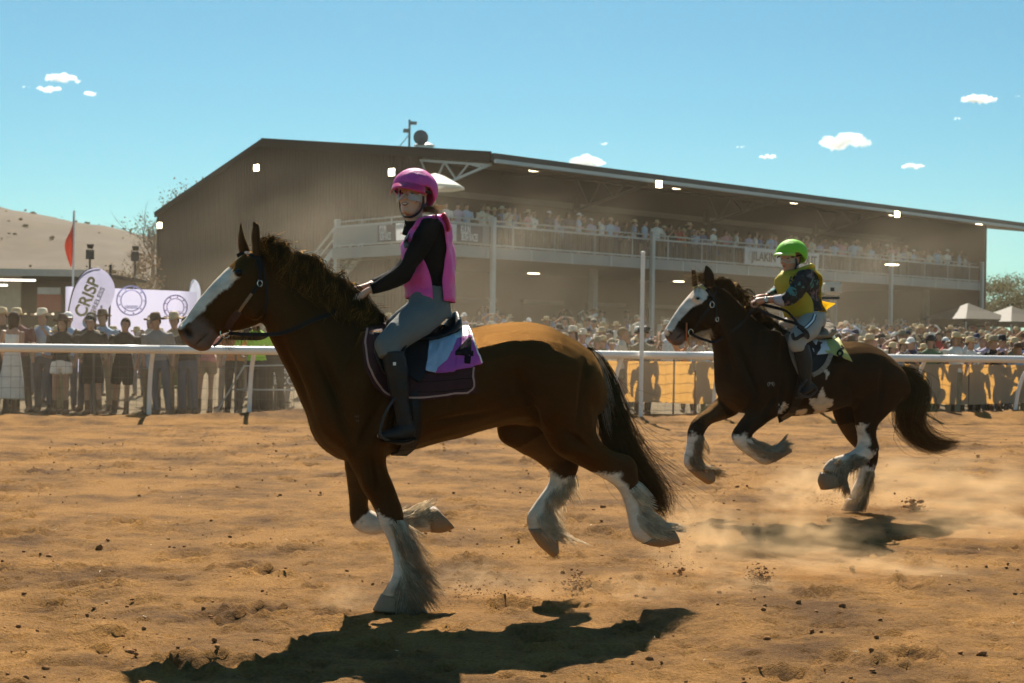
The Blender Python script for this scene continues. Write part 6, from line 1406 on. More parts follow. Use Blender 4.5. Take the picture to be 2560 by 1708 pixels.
G().box((-1.3, .8, h - .95), (.8, .08, .55)).build('menu_board', mat('menu_red', (.38, .09, .05), .7), shed); G().box((-1.3, .75, h - .55), (.75, .06, .22)).build('menu_board', M_WHT, shed)
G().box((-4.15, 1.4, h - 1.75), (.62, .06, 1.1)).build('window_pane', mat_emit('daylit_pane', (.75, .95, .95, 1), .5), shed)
# red flag
Yf = 44.0; pf = at(183, 672, Yf); fz = gz(pf[0], Yf); fl = empty('red_flag', (pf[0], Yf, fz)); tag(fl, 'tall red flag on a thin pole above the shed on the left', 'flag'); tz = at(183, 527, Yf)[2] - fz
G().tube([(0, 0, 0), (0, 0, tz)], .035, 8).build('pole', M_RAIL, fl)
V = []; F = []; pr = [(540, 0, .02), (555, -6, 0), (575, -14, 0), (597, -28, 0), (620, -24, 0), (645, -14, 0), (665, -4, 0)]
for (py, wpx, _) in pr:
    z = at(183, py, Yf)[2] - fz; w = wpx * Yf / FPX
    for t in (0, .33, .66, 1): V.append((w * t - .02 + .03 * math.sin(z * 2), .12 * math.sin(3 * t + z * 1.2), z - .1 * t))
F = [(i*4+k, i*4+k+1, (i+1)*4+k+1, (i+1)*4+k) for i in range(len(pr) - 1) for k in range(3)]
o = obj('cloth', V, F, mat_cloth('red_cloth', (.45, .045, .02), .45), fl); sm_ = o.modifiers.new('s', 'SUBSURF'); sm_.levels = sm_.render_levels = 2
# loudspeakers on poles
for (px, py, lb) in ((225, 640, 'dark loudspeaker on a pole right of the red flag'), (338, 645, 'dark loudspeaker on a pole beside the bare tree')):
    c = at(px, py, 52); sp_ = empty('loudspeaker', (c[0], 52, gz(c[0], 52))); tag(sp_, lb, 'loudspeaker', 'loudspeakers on poles'); zz = c[2] - sp_.location.z
    G().tube([(0, 0, 0), (0, 0, zz)], .04, 6).build('pole', M_BLK, sp_); G().box((0, 0, zz + .05), (.24, .22, .34)).build('cabinet', M_BLK, sp_); G().lathe([(.1, 0), (.14, .16)], 10, (0.02, -.05, zz + .26)).build('horn', M_BLK, sp_)
# media wall with round emblems
Yw = 41.0; a_, b_ = at(160, 716, Yw), at(487, 724, Yw); mw = empty('media_wall', ((a_[0] + b_[0]) / 2, Yw, gz(0, Yw))); tag(mw, 'pale lilac fabric media wall with two round emblems behind the left crowd', 'media wall')
wz = a_[2] - mw.location.z; WL = b_[0] - a_[0]; V = []; F = []; n = 30; m = 6
for j in range(m):
    for i in range(n):
        x = (i / (n - 1) - .5) * WL; t = i / (n - 1); cv = .55 * max(0, (t - .86) / .14) ** 2 + .25 * max(0, (.06 - t) / .06) ** 2; V.append((x - .12 * cv, cv, .05 + (wz - .05 - .10 * t) * j / (m - 1)))
for j in range(m - 1):
    for i in range(n - 1): F.append((j*n+i, j*n+i+1, (j+1)*n+i+1, (j+1)*n+i))
obj('fabric', V, F, mat_cloth('lilac_fabric', (.62, .60, .80), .55, .8, .04, 1, .05), mw)
M_EB = mat_cloth('blue_emblem', (.56, .56, .79), .55, .8, .04); M_EP = mat_cloth('pink_emblem', (.65, .56, .78), .55, .8, .04)
def emblem(c, r, m_, txt):
    e = empty('emblem', c, 0, mw)
    for rr, w in ((r, .02), (r * .72, .015)): G().tube([(rr * math.cos(t), 0, rr * math.sin(t)) for t in np.linspace(0, 6.283, 33)], w, 5).build('ring', m_, e)
    for k_ in range(9):
        t = k_ / 9 * 6.283; G().bar((r * .8 * math.cos(t), 0, r * .8 * math.sin(t)), (r * .93 * math.cos(t), 0, r * .93 * math.sin(t)), .03).build('ray', m_, e)
    for dz in (-.5, -.38): G().box((0, 0, r * dz), (r * .9, .012, r * .07)).build('line', m_, e)
c = at(330, 752, Yw); emblem((c[0] - mw.location.x, -.07, c[2] - mw.location.z), .42, M_EB, ''); c = at(440, 768, Yw); emblem((c[0] - mw.location.x, -.07, c[2] - mw.location.z), .34, M_EP, '')
# teardrop banners
def teardrop(name, px0, py0, px1, py1, wpx, Y, m_, label, txt=None):
    base = at(px0, py0, Y); top = at(px1, py1, Y); z0 = gz(base[0], Y); root = empty(name, (base[0], Y, z0)); tag(root, label, 'banner'); ax = np.array([top[0] - base[0], 0, top[2] - base[2]]); Ln = np.linalg.norm(ax); ax /= Ln; sd_ = np.array([ax[2], 0, -ax[0]]); w = wpx * Y / FPX
    o0 = np.array([0, 0, base[2] - z0]); prof = [(0, .12), (.1, .35), (.25, .62), (.45, .86), (.65, 1.0), (.8, .95), (.9, .75), (.97, .42), (1.0, .05)]; pr = catmull(np.array(prof), 4); V = []; F = []
    for (t, ww) in pr:
        c = o0 + ax * Ln * t
        for k_ in range(5): V.append(c + sd_ * w * ww * (k_ / 4 - .42) + np.array([0, .04 * math.sin(t * 5 + k_), 0]))
    for i in range(len(pr) - 1):
        for k_ in range(4): F.append((i*5+k_, i*5+k_+1, (i+1)*5+k_+1, (i+1)*5+k_))
    obj('sail', V, F, m_, root)
    P = [np.array([0, .05, -.05])] + [o0 + ax * Ln * t + sd_ * w * ww * -.45 + np.array([0, .03, 0]) for t, ww in pr]
    Vt, Ft = tube(P, .018, 6); obj('pole', Vt, Ft, M_BLK, root)
    return root, o0, ax, sd_, Ln, w
M_TD = mat_cloth('lilac_sail', (.46, .44, .60), .5, .7)
td, o0, ax, sd_, Ln, w = teardrop('teardrop_banner', 172, 862, 252, 672, 98, 35.0, M_TD, 'lilac teardrop banner with gold lettering leaning among the left crowd')
Mt = Matrix(((ax[0], -sd_[0], 0, 0), (0, 0, -1, 0), (ax[2], -sd_[2], 0, 0), (0, 0, 0, 1)))
c = o0 + ax * Ln * .62; Mx = Matrix.Translation((c[0], -.09, c[2])) @ Matrix(((ax[0], -sd_[0], 0), (0, 0, -1), (ax[2], -sd_[2], 0))).to_4x4()
text_mesh('lettering', 'CRISP', .42, mat('gold_print', (.42, .33, .16), .6), td, Mx, ext=.003, sx=.95, bold=.012)
c = o0 + ax * Ln * .60 + sd_ * w * .27; text_mesh('lettering', 'WIRELESS', .16, mat('grey_print', (.3, .29, .36), .6), td, Matrix.Translation((c[0], -.09, c[2])) @ Mx.to_3x3().to_4x4(), ext=.003, sx=1.2, bold=.004)
p = at(272, 775, 36); sp_ = G().tube([(p[0], 36, gz(p[0], 36)), (p[0] + .03, 36, at(274, 662, 36)[2])], .03, 6).build('thin_pole', M_BLK); tag(sp_, 'thin dark pole standing right of the leaning teardrop banner', 'pole')
teardrop('teardrop_banner', 484, 830, 485, 699, 28, 44.0, mat_cloth('pale_sail', (.55, .58, .72), .5), 'small pale teardrop banner behind the right end of the media wall')
# signboard seen past the horse's chest
c = at(742, 930, 29.5); sg = empty('dark_signboard', (c[0], 29.5, gz(c[0], 29.5))); tag(sg, 'dark signboard with white lettering behind the rail at the horse\'s chest', 'sign'); zc = c[2] - sg.location.z
G().box((0, 0, zc), (1.1, .04, .62)).build('board', mat('sign_slate', (.07, .065, .065), .7), sg)
for x in (-.45, .45): G().box((x, .04, zc / 2), (.05, .05, zc)).build('leg', M_BLK, sg)
for dz, t in ((.19, 'SUN'), (0, 'MAK'), (-.19, 'ECO')): text_mesh('lettering', t, .22, M_TXT, sg, facing((-.25, -.03, zc + dz), 0), ext=.003, bold=.006)
# green folding chair
c = on_ground(352, 1030, .05); ch = empty('camp_chair', (c[0], c[1] + 2.2, gz(c[0], c[1] + 2.2))); tag(ch, 'green fabric camp chair behind the left spectators', 'chair'); M_GRN = mat_cloth('green_canvas', (.10, .22, .12), .3)
G().box((0, .22, .72), (.55, .03, .5)).build('backrest', M_GRN, ch); G().box((0, 0, .44), (.55, .46, .03)).build('seat', M_GRN, ch)
for x in (-.27, .27):
    for y in (-.22, .22): G().tube([(x, -y * .9, 0), (x, y, .46 if y < 0 else .98)], .014, 6).build('leg', M_BLK, ch)
# pipe barrier
c = on_ground(520, 1048); pb = empty('pipe_barrier', (c[0], c[1] + .6, gz(c[0], c[1] + .6))); tag(pb, 'grey pipe barrier with a sloping brace beside the hi-vis steward', 'barrier')
G().tube([(0, 0, 0), (.55, 0, .95), (1.5, 0, .98), (1.5, 0, 0)], .02, 6).build('frame', M_STEEL, pb); G().tube([(.3, 0, .5), (1.5, 0, .5)], .016, 6).build('crossbar', M_STEEL, pb)
# ================================================================== spectators
M_PS = mat('spectator_skin', (0.40, 0.22, 0.14), .55, .1, 6); M_OB = mat_obj('garment'); M_HAIRD = mat('brown_hair', (.045, .025, .014), .5, .3, 12); M_HAIRL = mat('fair_hair', (.30, .19, .09), .5, .2, 12)
M_JEAN = mat('denim', (.07, .09, .13), .85, .2, 8); M_DARKP = mat('dark_trousers', (.025, .025, .028), .85, .2, 8); M_KHAKI = mat('khaki_trousers', (.25, .2, .13), .85, .15, 8)
M_STRAW = mat('straw_hat', (.56, .42, .24), .8, .12, 20); M_FELT = mat('brown_felt', (.16, .10, .06), .85, .2, 10); M_BLKF = mat('black_felt', (.02, .018, .017), .85, .2, 10); M_WHC = mat('white_cap_cloth', (.75, .72, .68), .8, .05)
M_SHOE = mat('brown_boot', (.05, .03, .02), .6)
def pring(rows, n=14, sub=3):
    """rows: (cx, cy, z, half depth, half width)"""
    return loft([(r[0], r[1] - r[3], r[2]) for r in rows], [(r[0], r[1] + r[3], r[2]) for r in rows], [r[4] for r in rows], sub, n, up=(1, 0, 0))[:2]
def limb(pts, rs, n=8): return tube(catmull(pts, 3), list(np.interp(np.linspace(0, 1, 3 * (len(pts) - 1) + 1), np.linspace(0, 1, len(rs)), rs)), n)
POSES = {'down': [(.215, 0, 1.42), (.26, .02, 1.17), (.25, -.04, .93), (.24, -.06, .84)], 'fold': [(.215, 0, 1.42), (.27, .0, 1.16), (.10, -.19, 1.14), (.02, -.2, 1.16)],
         'phone': [(.215, 0, 1.42), (.25, -.10, 1.18), (.12, -.27, 1.40), (.08, -.28, 1.47)], 'drink': [(.215, 0, 1.42), (.25, .02, 1.16), (.20, -.24, 1.18), (.17, -.29, 1.24)], 'up': [(.215, 0, 1.42), (.30, -.10, 1.58), (.14, -.17, 1.72), (.07, -.15, 1.74)], 'hip': [(.215, 0, 1.42), (.36, .04, 1.2), (.22, -.06, 1.02), (.19, -.08, 1.0)]}
def arm_parts(pose, s_, k, r):
    P = [(x * s_, y, z) for x, y, z in POSES[pose]]; return limb(P[:k], r[:k])
def person_parts(lp, rp, female=False):
    sk = 0.9 if female else 1.0
    HMp = Matrix.Translation((0, -.02, 1.615)) @ Matrix.Rotation(R(-90), 4, 'Z'); out = {}
    torso = [(0, 0, .88, .105, .165), (0, 0, .98, .11, .17 * (1.03 if female else 1)), (0, 0, 1.10, .095, .145 * sk), (0, -.01, 1.28, .115, .17 * sk), (0, 0, 1.40, .095, .185 * sk), (0, .01, 1.46, .07, .12), (0, .01, 1.5, .055, .06)]
    legs = lambda r: [limb([(s_ * .09, 0, .92), (s_ * .10, -.01, .5), (s_ * .105, .015, .09)], r) for s_ in (-1, 1)]
    feet = [loft([(s_ * .105, .06, .0), (s_ * .11, -.05, 0), (s_ * .12, -.17, 0)], [(s_ * .105, .07, .1), (s_ * .11, -.05, .09), (s_ * .12, -.17, .05)], [.04, .048, .035], 2, 8, up=(1, 0, 0))[:2] for s_ in (-1, 1)]
    shr = lambda rows, k_: [(r[0], r[1], r[2], r[3] * k_, r[4] * k_) for r in rows]
    arms = [arm_parts(lp, -1, 4, [.05, .04, .03, .036]), arm_parts(rp, 1, 4, [.05, .04, .03, .036])]
    out['body'] = blob('body', head_parts(HMp, .98) + [pring(shr(torso, .88))] + legs([.075, .05, .035]) + feet + arms, .02, 2, .4)
    out['shirt'] = blob('shirt', [pring(torso)] + [arm_parts(p_, s_, 2, [.066, .056]) for p_, s_ in ((lp, -1), (rp, 1))], .024, 2, .4)
    out['long_shirt'] = blob('shirt', [pring(torso)] + [arm_parts(p_, s_, 3, [.066, .054, .042]) for p_, s_ in ((lp, -1), (rp, 1))], .024, 2, .4)
    out['trousers'] = blob('trousers', [pring([(0, 0, .82, .10, .17), (0, 0, .9, .112, .172), (0, 0, 1.0, .108, .168)])] + legs([.094, .07, .06]), .024, 2, .4)
    out['shorts'] = blob('shorts', [pring([(0, 0, .82, .10, .17), (0, 0, .9, .112, .172), (0, 0, 1.0, .108, .168)])] + [limb([(s_ * .09, 0, .9), (s_ * .11, -.01, .55 if not female else .72)], [.1, .098]) for s_ in (-1, 1)], .024, 2, .4)
    out['dress'] = blob('dress', [pring([(0, 0, .30, .20, .25), (0, 0, .6, .17, .22), (0, 0, .9, .125, .18), (0, 0, 1.1, .10, .145), (0, -.01, 1.28, .115, .165), (0, 0, 1.38, .09, .15)])], .024, 2, .4)
    out['boots'] = blob('boots', [limb([(s_ * .103, .01, .28), (s_ * .105, .015, .06)], [.052, .05]) for s_ in (-1, 1)] + [loft([(s_ * .105, .07, -.01), (s_ * .11, -.05, -.01), (s_ * .12, -.19, -.01)], [(s_ * .105, .08, .11), (s_ * .11, -.05, .10), (s_ * .12, -.18, .06)], [.046, .054, .042], 2, 8, up=(1, 0, 0))[:2] for s_ in (-1, 1)], .02, 2, .4)
    return out
def hat_mesh(kind):
    g = G(); n = 20
    if kind in ('brim', 'brim_wide'):
        V = []; F = []; br = .175 if kind == 'brim' else .215
        prof = [(0, .135), (.05, .14), (.085, .125), (.098, .06), (.102, .012), (.14, .0), (br, .012)]
        for (r, z) in prof:
            for k in range(n):
                a = 6.2832 * k / n; zz = z + (.035 * math.cos(2 * a) ** 2 * -1 + .03 if r > .11 else 0) * (r - .1) / .08 - (.02 * math.exp(-(math.sin(a) * 2.5) ** 2) if r < .06 else 0)
                V.append((r * math.cos(a) * .92, r * math.sin(a) * 1.1, zz))
        for i in range(len(prof) - 1):
            for k in range(n): F.append((i*n+k, i*n+(k+1)%n, (i+1)*n+(k+1)%n, (i+1)*n+k))
    else:
        V = []; F = []
        for i in range(7):
            e = math.pi / 2 * (1 - i / 6.0)
            for k in range(n):
                a = 6.2832 * k / n; V.append((.094 * math.cos(e) * math.cos(a), .112 * math.cos(e) * math.sin(a), .005 + .105 * math.sin(e)))
        for i in range(6):
            for k in range(n): F.append((i*n+k, i*n+(k+1)%n, (i+1)*n+(k+1)%n, (i+1)*n+k))
        o = len(V)
        for j, ex in enumerate((.10, .14, .19)):
            for k in range(9): a = -math.pi / 2 + (k / 8 - .5) * 1.7; V.append((.092 * math.cos(a) * (1.0), (ex + .01) * math.sin(a) * (1 if j == 0 else 1), .012 - .02 * j * .6))
        for j in range(2):
            for k in range(8): F.append((o+j*9+k, o+j*9+k+1, o+j*9+10+k, o+j*9+9+k))
    V = [(v[0], v[1] - .015, v[2] + 1.66) for v in V]
    return V, F
def hair_mesh(long):
    V = []; F = []; n = 18
    for i in range(9):
        for k in range(n):
            a = 6.2832 * k / n; fr_ = (1 - math.sin(a)) / 2                    # 1 in front (-y)
            low = -.1 + (-.5 if not long else -.9) * (1 - fr_) if fr_ < .75 else .35
            e = math.pi / 2 + (low - math.pi / 2) * i / 8
            dz = -.22 * (1 - fr_) * max(0, (i - 6) / 2) if long else 0
            V.append((.088 * math.cos(e) * math.cos(a), .108 * math.cos(e) * math.sin(a) - .005, 1.635 + .115 * math.sin(e) + dz))
    for i in range(8):
        for k in range(n): F.append((i*n+k, i*n+(k+1)%n, (i+1)*n+(k+1)%n, (i+1)*n+k))
    return V, F
HATS = {k: mesh_data('hat', *hat_mesh(k), [M_OB]) for k in ('brim', 'brim_wide', 'cap')}
HAIR = {k: mesh_data('hair', *hair_mesh(k), [M_OB]) for k in (False, True)}
VAR = []
for lp, rp, fem in (('down', 'down', 0), ('fold', 'fold', 0), ('phone', 'phone', 1), ('drink', 'down', 1), ('hip', 'drink', 0), ('up', 'down', 0)):
    d = person_parts(lp, rp, fem); d['body'].materials.append(M_PS)
    for k in d:
        if k != 'body': d[k].materials.append(M_OB)
    VAR.append(d)
COLS = {'white': (.70, .67, .62), 'pale blue': (.34, .45, .58), 'blue': (.10, .17, .33), 'navy': (.025, .035, .07), 'black': (.018, .017, .018), 'grey': (.22, .21, .21), 'red': (.42, .03, .03), 'pink': (.55, .26, .27), 'maroon': (.13, .03, .04), 'khaki': (.26, .21, .13), 'cream': (.58, .50, .38), 'green': (.08, .15, .08), 'orange': (.60, .20, .06), 'lilac': (.42, .36, .48), 'lime': (.36, .66, .05), 'brown': (.11, .065, .04), 'denim blue': (.07, .09, .13), 'straw': (.50, .38, .22)}
def spectator(pos, var, top, bottom, head, rz=0.0, h=1.0, kind='shirt', group=None, label=None, hc='straw', hair='brown', longh=False):
    d = VAR[var]; o = empty('person', pos, rz); o.scale = (h, h, h); o.rotation_euler = (R(random.uniform(-4, 6)), R(random.uniform(-4, 4)), rz)
    tag(o, label, 'person', group)
    def ch(nm, me, c):
        q = link(nm, me, o); q.color = (*COLS[c], 1) if isinstance(c, str) else (*c, 1); return q
    ch('body', d['body'], 'pink')
    if bottom[0] == 'dress': ch('dress', d['dress'], bottom[1])
    else:
        ch(kind, d['shirt' if kind == 'shirt' else 'long_shirt'], top).name = 'shirt'
        ch(bottom[0], d[bottom[0]], bottom[1])
    ch('boots', d['boots'], 'brown')
    ch('hair', HAIR[longh], (.045, .025, .014) if hair == 'brown' else (.28, .18, .09))
    if head: ch('hat', HATS[head], hc)
    return o
def near_person(px, off, *a, top_y=None, **k):
    """stands 'off' metres behind the rail at this photo column"""
    s_ = rail_s(px); p = rail_pt(s_, off); d = ray(px, 880); t = (p[1]) ; 
    # slide along the rail until it shows at the wanted column
    for _ in range(6):
        q = proj(np.array([[p[0], p[1], 1.5]]))[0]; p = p + rdir * (px - q[0]) * p[1] / FPX
    z = gz(p[0], p[1]); hh = 1.0
    if top_y is not None:
        zz = at(px, top_y, p[1])[2]; hh = min(1.14, max(.8, (zz - z) / 1.77))
    return spectator((p[0], p[1], z), *a, h=hh, **k)
GL = 'spectators behind the rail on the left'
near_person(28, 1.3, 3, 'white', ('dress', 'white'), None, top_y=775, rz=R(150), longh=True, group=GL, label='long-haired woman in a long white dress at the far left behind the rail')
near_person(60, 2.6, 0, 'maroon', ('trousers', 'black'), 'brim', top_y=762, group=GL, label='person in dark clothes and pale brimmed hat next to the white dress', hc='straw')
near_person(112, 2.8, 2, 'pale blue', ('trousers', 'denim blue'), 'brim_wide', top_y=757, group=GL, label='man in pale blue shirt and tall straw hat, second hat from the left', hc='cream')
near_person(152, 1.35, 3, 'black', ('shorts', 'white'), 'brim', top_y=788, longh=True, group=GL, label='woman in dark top, dark brimmed hat and white shorts', hc='brown')
near_person(172, 3.4, 0, 'pale blue', ('trousers', 'denim blue'), 'cap', top_y=755, group=GL, label='tall man in pale blue shirt and white cap below the teardrop banner', hc='white', rz=R(20))
near_person(236, 1.3, 1, 'black', ('shorts', 'black'), 'cap', top_y=785, group=GL, label='man in black t-shirt, black shorts and dark cap, arms folded', hc='black')
near_person(218, 2.9, 4, 'black', ('trousers', 'denim blue'), 'cap', top_y=778, group=GL, label='person in black with cap half hidden behind the man with folded arms', hc='black')
near_person(262, 3.1, 5, 'pale blue', ('trousers', 'khaki'), 'brim', top_y=770, group=GL, label='man in pale blue shirt and brown hat right of the teardrop banner', hc='brown')
near_person(302, 1.4, 0, 'black', ('shorts', 'black'), None, top_y=790, group=GL, label='bareheaded youth in black t-shirt and black shorts before the media wall')
near_person(384, 2.8, 2, 'cream', ('shorts', 'khaki'), None, top_y=782, longh=True, hair='fair', group=GL, label='fair-haired woman in cream top left of the man in grey shirt')
near_person(410, 1.35, 0, 'grey', ('trousers', 'denim blue'), 'brim_wide', top_y=783, kind='shirt', group=GL, label='man in grey shirt, jeans and wide brown hat at the horse\'s nose', hc='brown')
near_person(446, 2.9, 4, 'khaki', ('trousers', 'khaki'), 'brim', top_y=778, group=GL, label='person in khaki with straw hat just behind the horse\'s nose', hc='straw')
near_person(476, 1.5, 1, 'black', ('trousers', 'denim blue'), 'cap', top_y=790, group=GL, label='person in black top and jeans behind the horse\'s mouth', hc='black')
near_person(512, 2.4, 3, 'pink', ('shorts', 'khaki'), 'brim', top_y=792, group=GL, label='woman in pink top and khaki shorts behind the horse\'s chin', hc='straw')
near_person(586, 1.6, 0, 'orange', ('trousers', 'black'), 'cap', top_y=790, group=GL, label='person in orange top and black trousers left of the steward', hc='black')
near_person(646, 1.25, 4, 'lime', ('trousers', 'black'), 'cap', top_y=785, group=GL, label='steward in lime hi-vis vest and black trousers under the horse\'s throat', hc='navy')
near_person(694, 2.2, 1, 'black', ('trousers', 'black'), 'brim', top_y=788, group=GL, label='person all in black between the steward and the signboard', hc='black')
near_person(10, 3.2, 0, 'brown', ('trousers', 'black'), 'brim', top_y=770, group=GL, label='person in brown with brimmed hat cut by the left edge', hc='straw')

lr = np.random.default_rng(31)
for off in (2.3, 3.6, 5.2, 7.0):
    px = -20.0
    while px < 800:
        px += lr.uniform(.6, 1.5) * FPX / (26 + off)
        t_ = ['maroon', 'khaki', 'black', 'navy', 'grey', 'brown', 'pale blue', 'cream'][lr.integers(8)]; hc_ = [('brim', 'straw', 'straw hat'), ('brim', 'brown', 'brown hat'), ('cap', 'black', 'black cap'), (None, 'straw', 'bare head')][lr.integers(4)]
        o = near_person(px, off, int(lr.integers(6)), t_, ('trousers', ['denim blue', 'black', 'khaki'][lr.integers(3)]), hc_[0], rz=R(lr.normal(0, 40)), hc=hc_[1], group=GL)
        hh = lr.uniform(.88, .98); o.scale = (hh, hh, hh); tag(o, f"spectator, {t_} top, {hc_[2]}, {'second' if off < 3 else 'third' if off < 4 else 'back'} row of the left crowd", 'person', GL)

# right-hand crowd behind the rail, in loose rows
cr = np.random.default_rng(77); topw = ['white'] * 6 + ['pale blue'] * 5 + ['blue'] * 2 + ['navy'] * 3 + ['black'] * 5 + ['grey'] * 3 + ['red', 'pink', 'maroon', 'khaki', 'khaki', 'cream', 'cream', 'green', 'orange', 'lilac']; hatw = [('brim', 'straw'), ('brim', 'straw'), ('brim', 'cream'), ('brim_wide', 'straw'), ('brim', 'brown'), ('brim_wide', 'brown'), ('brim', 'khaki'), ('cap', 'black'), ('cap', 'navy'), ('cap', 'white'), ('brim', 'black'), (None, None), ('cap', 'khaki')]
hname = {('brim', 'straw'): 'straw hat', ('brim', 'cream'): 'cream hat', ('brim_wide', 'straw'): 'wide straw hat', ('brim', 'brown'): 'brown hat', ('brim_wide', 'brown'): 'wide brown hat', ('brim', 'khaki'): 'khaki hat', ('cap', 'black'): 'black cap', ('cap', 'navy'): 'navy cap', ('cap', 'white'): 'white cap', ('brim', 'black'): 'black hat', (None, None): 'bare head', ('cap', 'khaki'): 'khaki cap'}
botw = [('trousers', 'denim blue'), ('trousers', 'denim blue'), ('trousers', 'black'), ('trousers', 'khaki'), ('shorts', 'khaki'), ('shorts', 'denim blue')]
rowname = {0: 'front row', 1: 'second row', 2: 'third row', 3: 'back rows', 4: 'back rows'}
def zone_right(px):
    return 'over the bay horse\'s back' if px < 1560 else ('before the dark horse\'s nose' if px < 1800 else ('behind the green helmet' if px < 2090 else ('right of the green helmet' if px < 2330 else 'at the right edge')))
for ri, off in enumerate((1.12, 1.8, 2.7, 4.2, 6.0)):
    px = 1010.0 + cr.uniform(0, 30)
    while px < 2600:
        step = (cr.uniform(.36, .50) if ri == 0 else cr.uniform(.46, .72)) * FPX / (28 + off); px += step
        if 1625 < px < 2065 and not (1700 < px < 1760 and ri < 3): continue
        if px < 1170 and ri < 2: continue
        t_, hd = topw[cr.integers(len(topw))], hatw[cr.integers(len(hatw))]
        o = near_person(px, off + cr.uniform(-.12, .2), int(cr.integers(6)), t_, botw[cr.integers(6)], hd[0], rz=R(cr.normal(0, 22)), hc=hd[1] or 'straw', longh=bool(cr.random() < .25), kind='shirt', hair='brown' if cr.random() < .75 else 'fair')
        hh = cr.uniform(.90, 1.06); o.scale = (hh, hh, hh)
        tag(o, f"spectator, {t_} top, {hname[hd]}, {rowname[ri]}, {zone_right(px)}", 'person', 'spectators behind the rail on the right')

# far spectators: one mesh each, colour by object
FARV = []
HM_ = {'straw': M_STRAW, 'brown': M_FELT, 'black': M_BLKF, 'white': M_WHC}
def far_mesh(var, bot, hat, hm):
    d = VAR[var]; V = []; F = []; fm = []; mats = [M_PS, M_OB, {'denim': M_JEAN, 'dark': M_DARKP, 'khaki': M_KHAKI}[bot], M_HAIRD, HM_[hm] if hm else M_HAIRD]
    def ad(me, mi):
        o = len(V); V.extend(map(tuple, verts_np(me))); F.extend([tuple(i + o for i in p.vertices) for p in me.polygons]); fm.extend([mi] * len(me.polygons))
    ad(d['body'], 0); ad(d['shirt'], 1); ad(d['trousers'], 2); ad(HAIR[False], 3)
    if hat: ad(HATS[hat], 4)
    return mesh_data('far_person', V, F, mats, True, fm)
for v_, b_, h_, m_ in ((0, 'denim', None, None), (1, 'dark', 'cap', 'white'), (4, 'dark', 'brim', 'straw'), (2, 'denim', None, None), (3, 'khaki', 'brim', 'brown'), (5, 'dark', None, None), (0, 'khaki', 'brim', 'straw'), (1, 'denim', 'cap', 'black')): FARV.append((far_mesh(v_, b_, h_, m_), {None: 'bare head', 'cap': f'{m_} cap', 'brim': f'{m_} hat'}[h_]))
fr_ = np.random.default_rng(5)
bays = ['deck corner', 'first bay', 'second bay', 'third bay', 'last bay']
def far_person(u, v, z, where, group):
    me, hn = FARV[fr_.integers(len(FARV))]; t_ = topw[fr_.integers(len(topw))]
    if fr_.random() < .45: t_ = ['white', 'pale blue', 'cream', 'pink', 'lilac'][fr_.integers(5)]
    p = bw(u, v, z); o = link('person', me, None, p, UB + R(fr_.normal(0, 30))); s_ = fr_.uniform(.92, 1.06); o.scale = (s_, s_, s_); o.color = (*COLS[t_], 1)
    b = bays[int(min(4, max(0, (u + 9.6) // 9.6)))]
    tag(o, f"spectator, {t_} top, {hn}, {where}, {b}", 'person', group)
u = -3.0
while u < 37.6:
    u += fr_.uniform(.35, .85)
    far_person(u, .55 + fr_.uniform(0, .3), 5.33, 'at upper deck rail', 'spectators on the upper deck')
# everybody further back: past three hundred, one mass
dcr = np.random.default_rng(8); DV, DF, DC = [], [], []
def low_person(p, shirt, pants, hat, hatc, h):
    yaw = dcr.normal(0, .5); ca, sa = math.cos(yaw), math.sin(yaw)
    def ad(V, F, c):
        o = len(DV)
        for v in V: DV.append((p[0] + h * (v[0] * ca - v[1] * sa), p[1] + h * (v[0] * sa + v[1] * ca), p[2] + h * v[2])); DC.append(c)
        DF.extend([tuple(i + o for i in f) for f in F])
    ad(*pring([(0, 0, .85, .11, .17), (0, 0, 1.1, .10, .15), (0, 0, 1.3, .12, .18), (0, 0, 1.42, .1, .19), (0, 0, 1.49, .06, .07)], 9, 2), shirt)
    for s_ in (-1, 1): ad(*tube([(s_ * .09, 0, .9), (s_ * .1, 0, .05)], [.095, .06], 6), pants)
    sk = np.array((.40, .22, .14)) * dcr.uniform(.7, 1.1); po = list(POSES.values())[dcr.integers(6)]
    for s_ in (-1, 1): ad(*tube([(x * s_, y, z) for x, y, z in po], [.06, .045, .035, .035], 6), tuple(sk) if dcr.random() < .7 else shirt)
    ad(*pring([(0, -.01, 1.48, .05, .05), (0, -.03, 1.53, .07, .055), (0, -.02, 1.62, .095, .075), (0, -.01, 1.70, .08, .065), (0, -.01, 1.735, .03, .03)], 9, 2), tuple(sk))
    if hat: V, F = hat_mesh(hat); ad(V, F, hatc)
    else: V, F = hair_mesh(dcr.random() < .4); ad(V, F, (.05, .03, .017))
def rnd_person(p):
    t_ = topw[dcr.integers(len(topw))]; hd = hatw[dcr.integers(len(hatw))]
    low_person(p, COLS[t_], COLS[['denim blue', 'black', 'khaki', 'grey'][dcr.integers(4)]], hd[0], COLS[hd[1]] if hd[1] else None, dcr.uniform(.9, 1.06))
for off in (7.6, 9.4, 11.5, 14.0, 17.0, 20.5):
    px = 830.0
    while px < 2620:
        px += dcr.uniform(.5, 1.15) * FPX / (28 + off)
        if 1740 < px < 1990: continue
        s_ = rail_s(px); q = rail_pt(s_, off)
        for _ in range(5): q = q + rdir * (px - proj(np.array([[q[0], q[1], 1.5]]))[0][0]) * q[1] / FPX
        rnd_person((q[0] + dcr.normal(0, .3), q[1] + dcr.normal(0, .5), gz(q[0], q[1])))
u = -2.5
while u < 37.5:
    u += dcr.uniform(.35, .8); v = dcr.uniform(-4.5, 4.5); q = bw(u, v, 0); rnd_person((q.x, q.y, BZ + .1 if v > -.2 else gz(q.x, q.y)))
u = .5
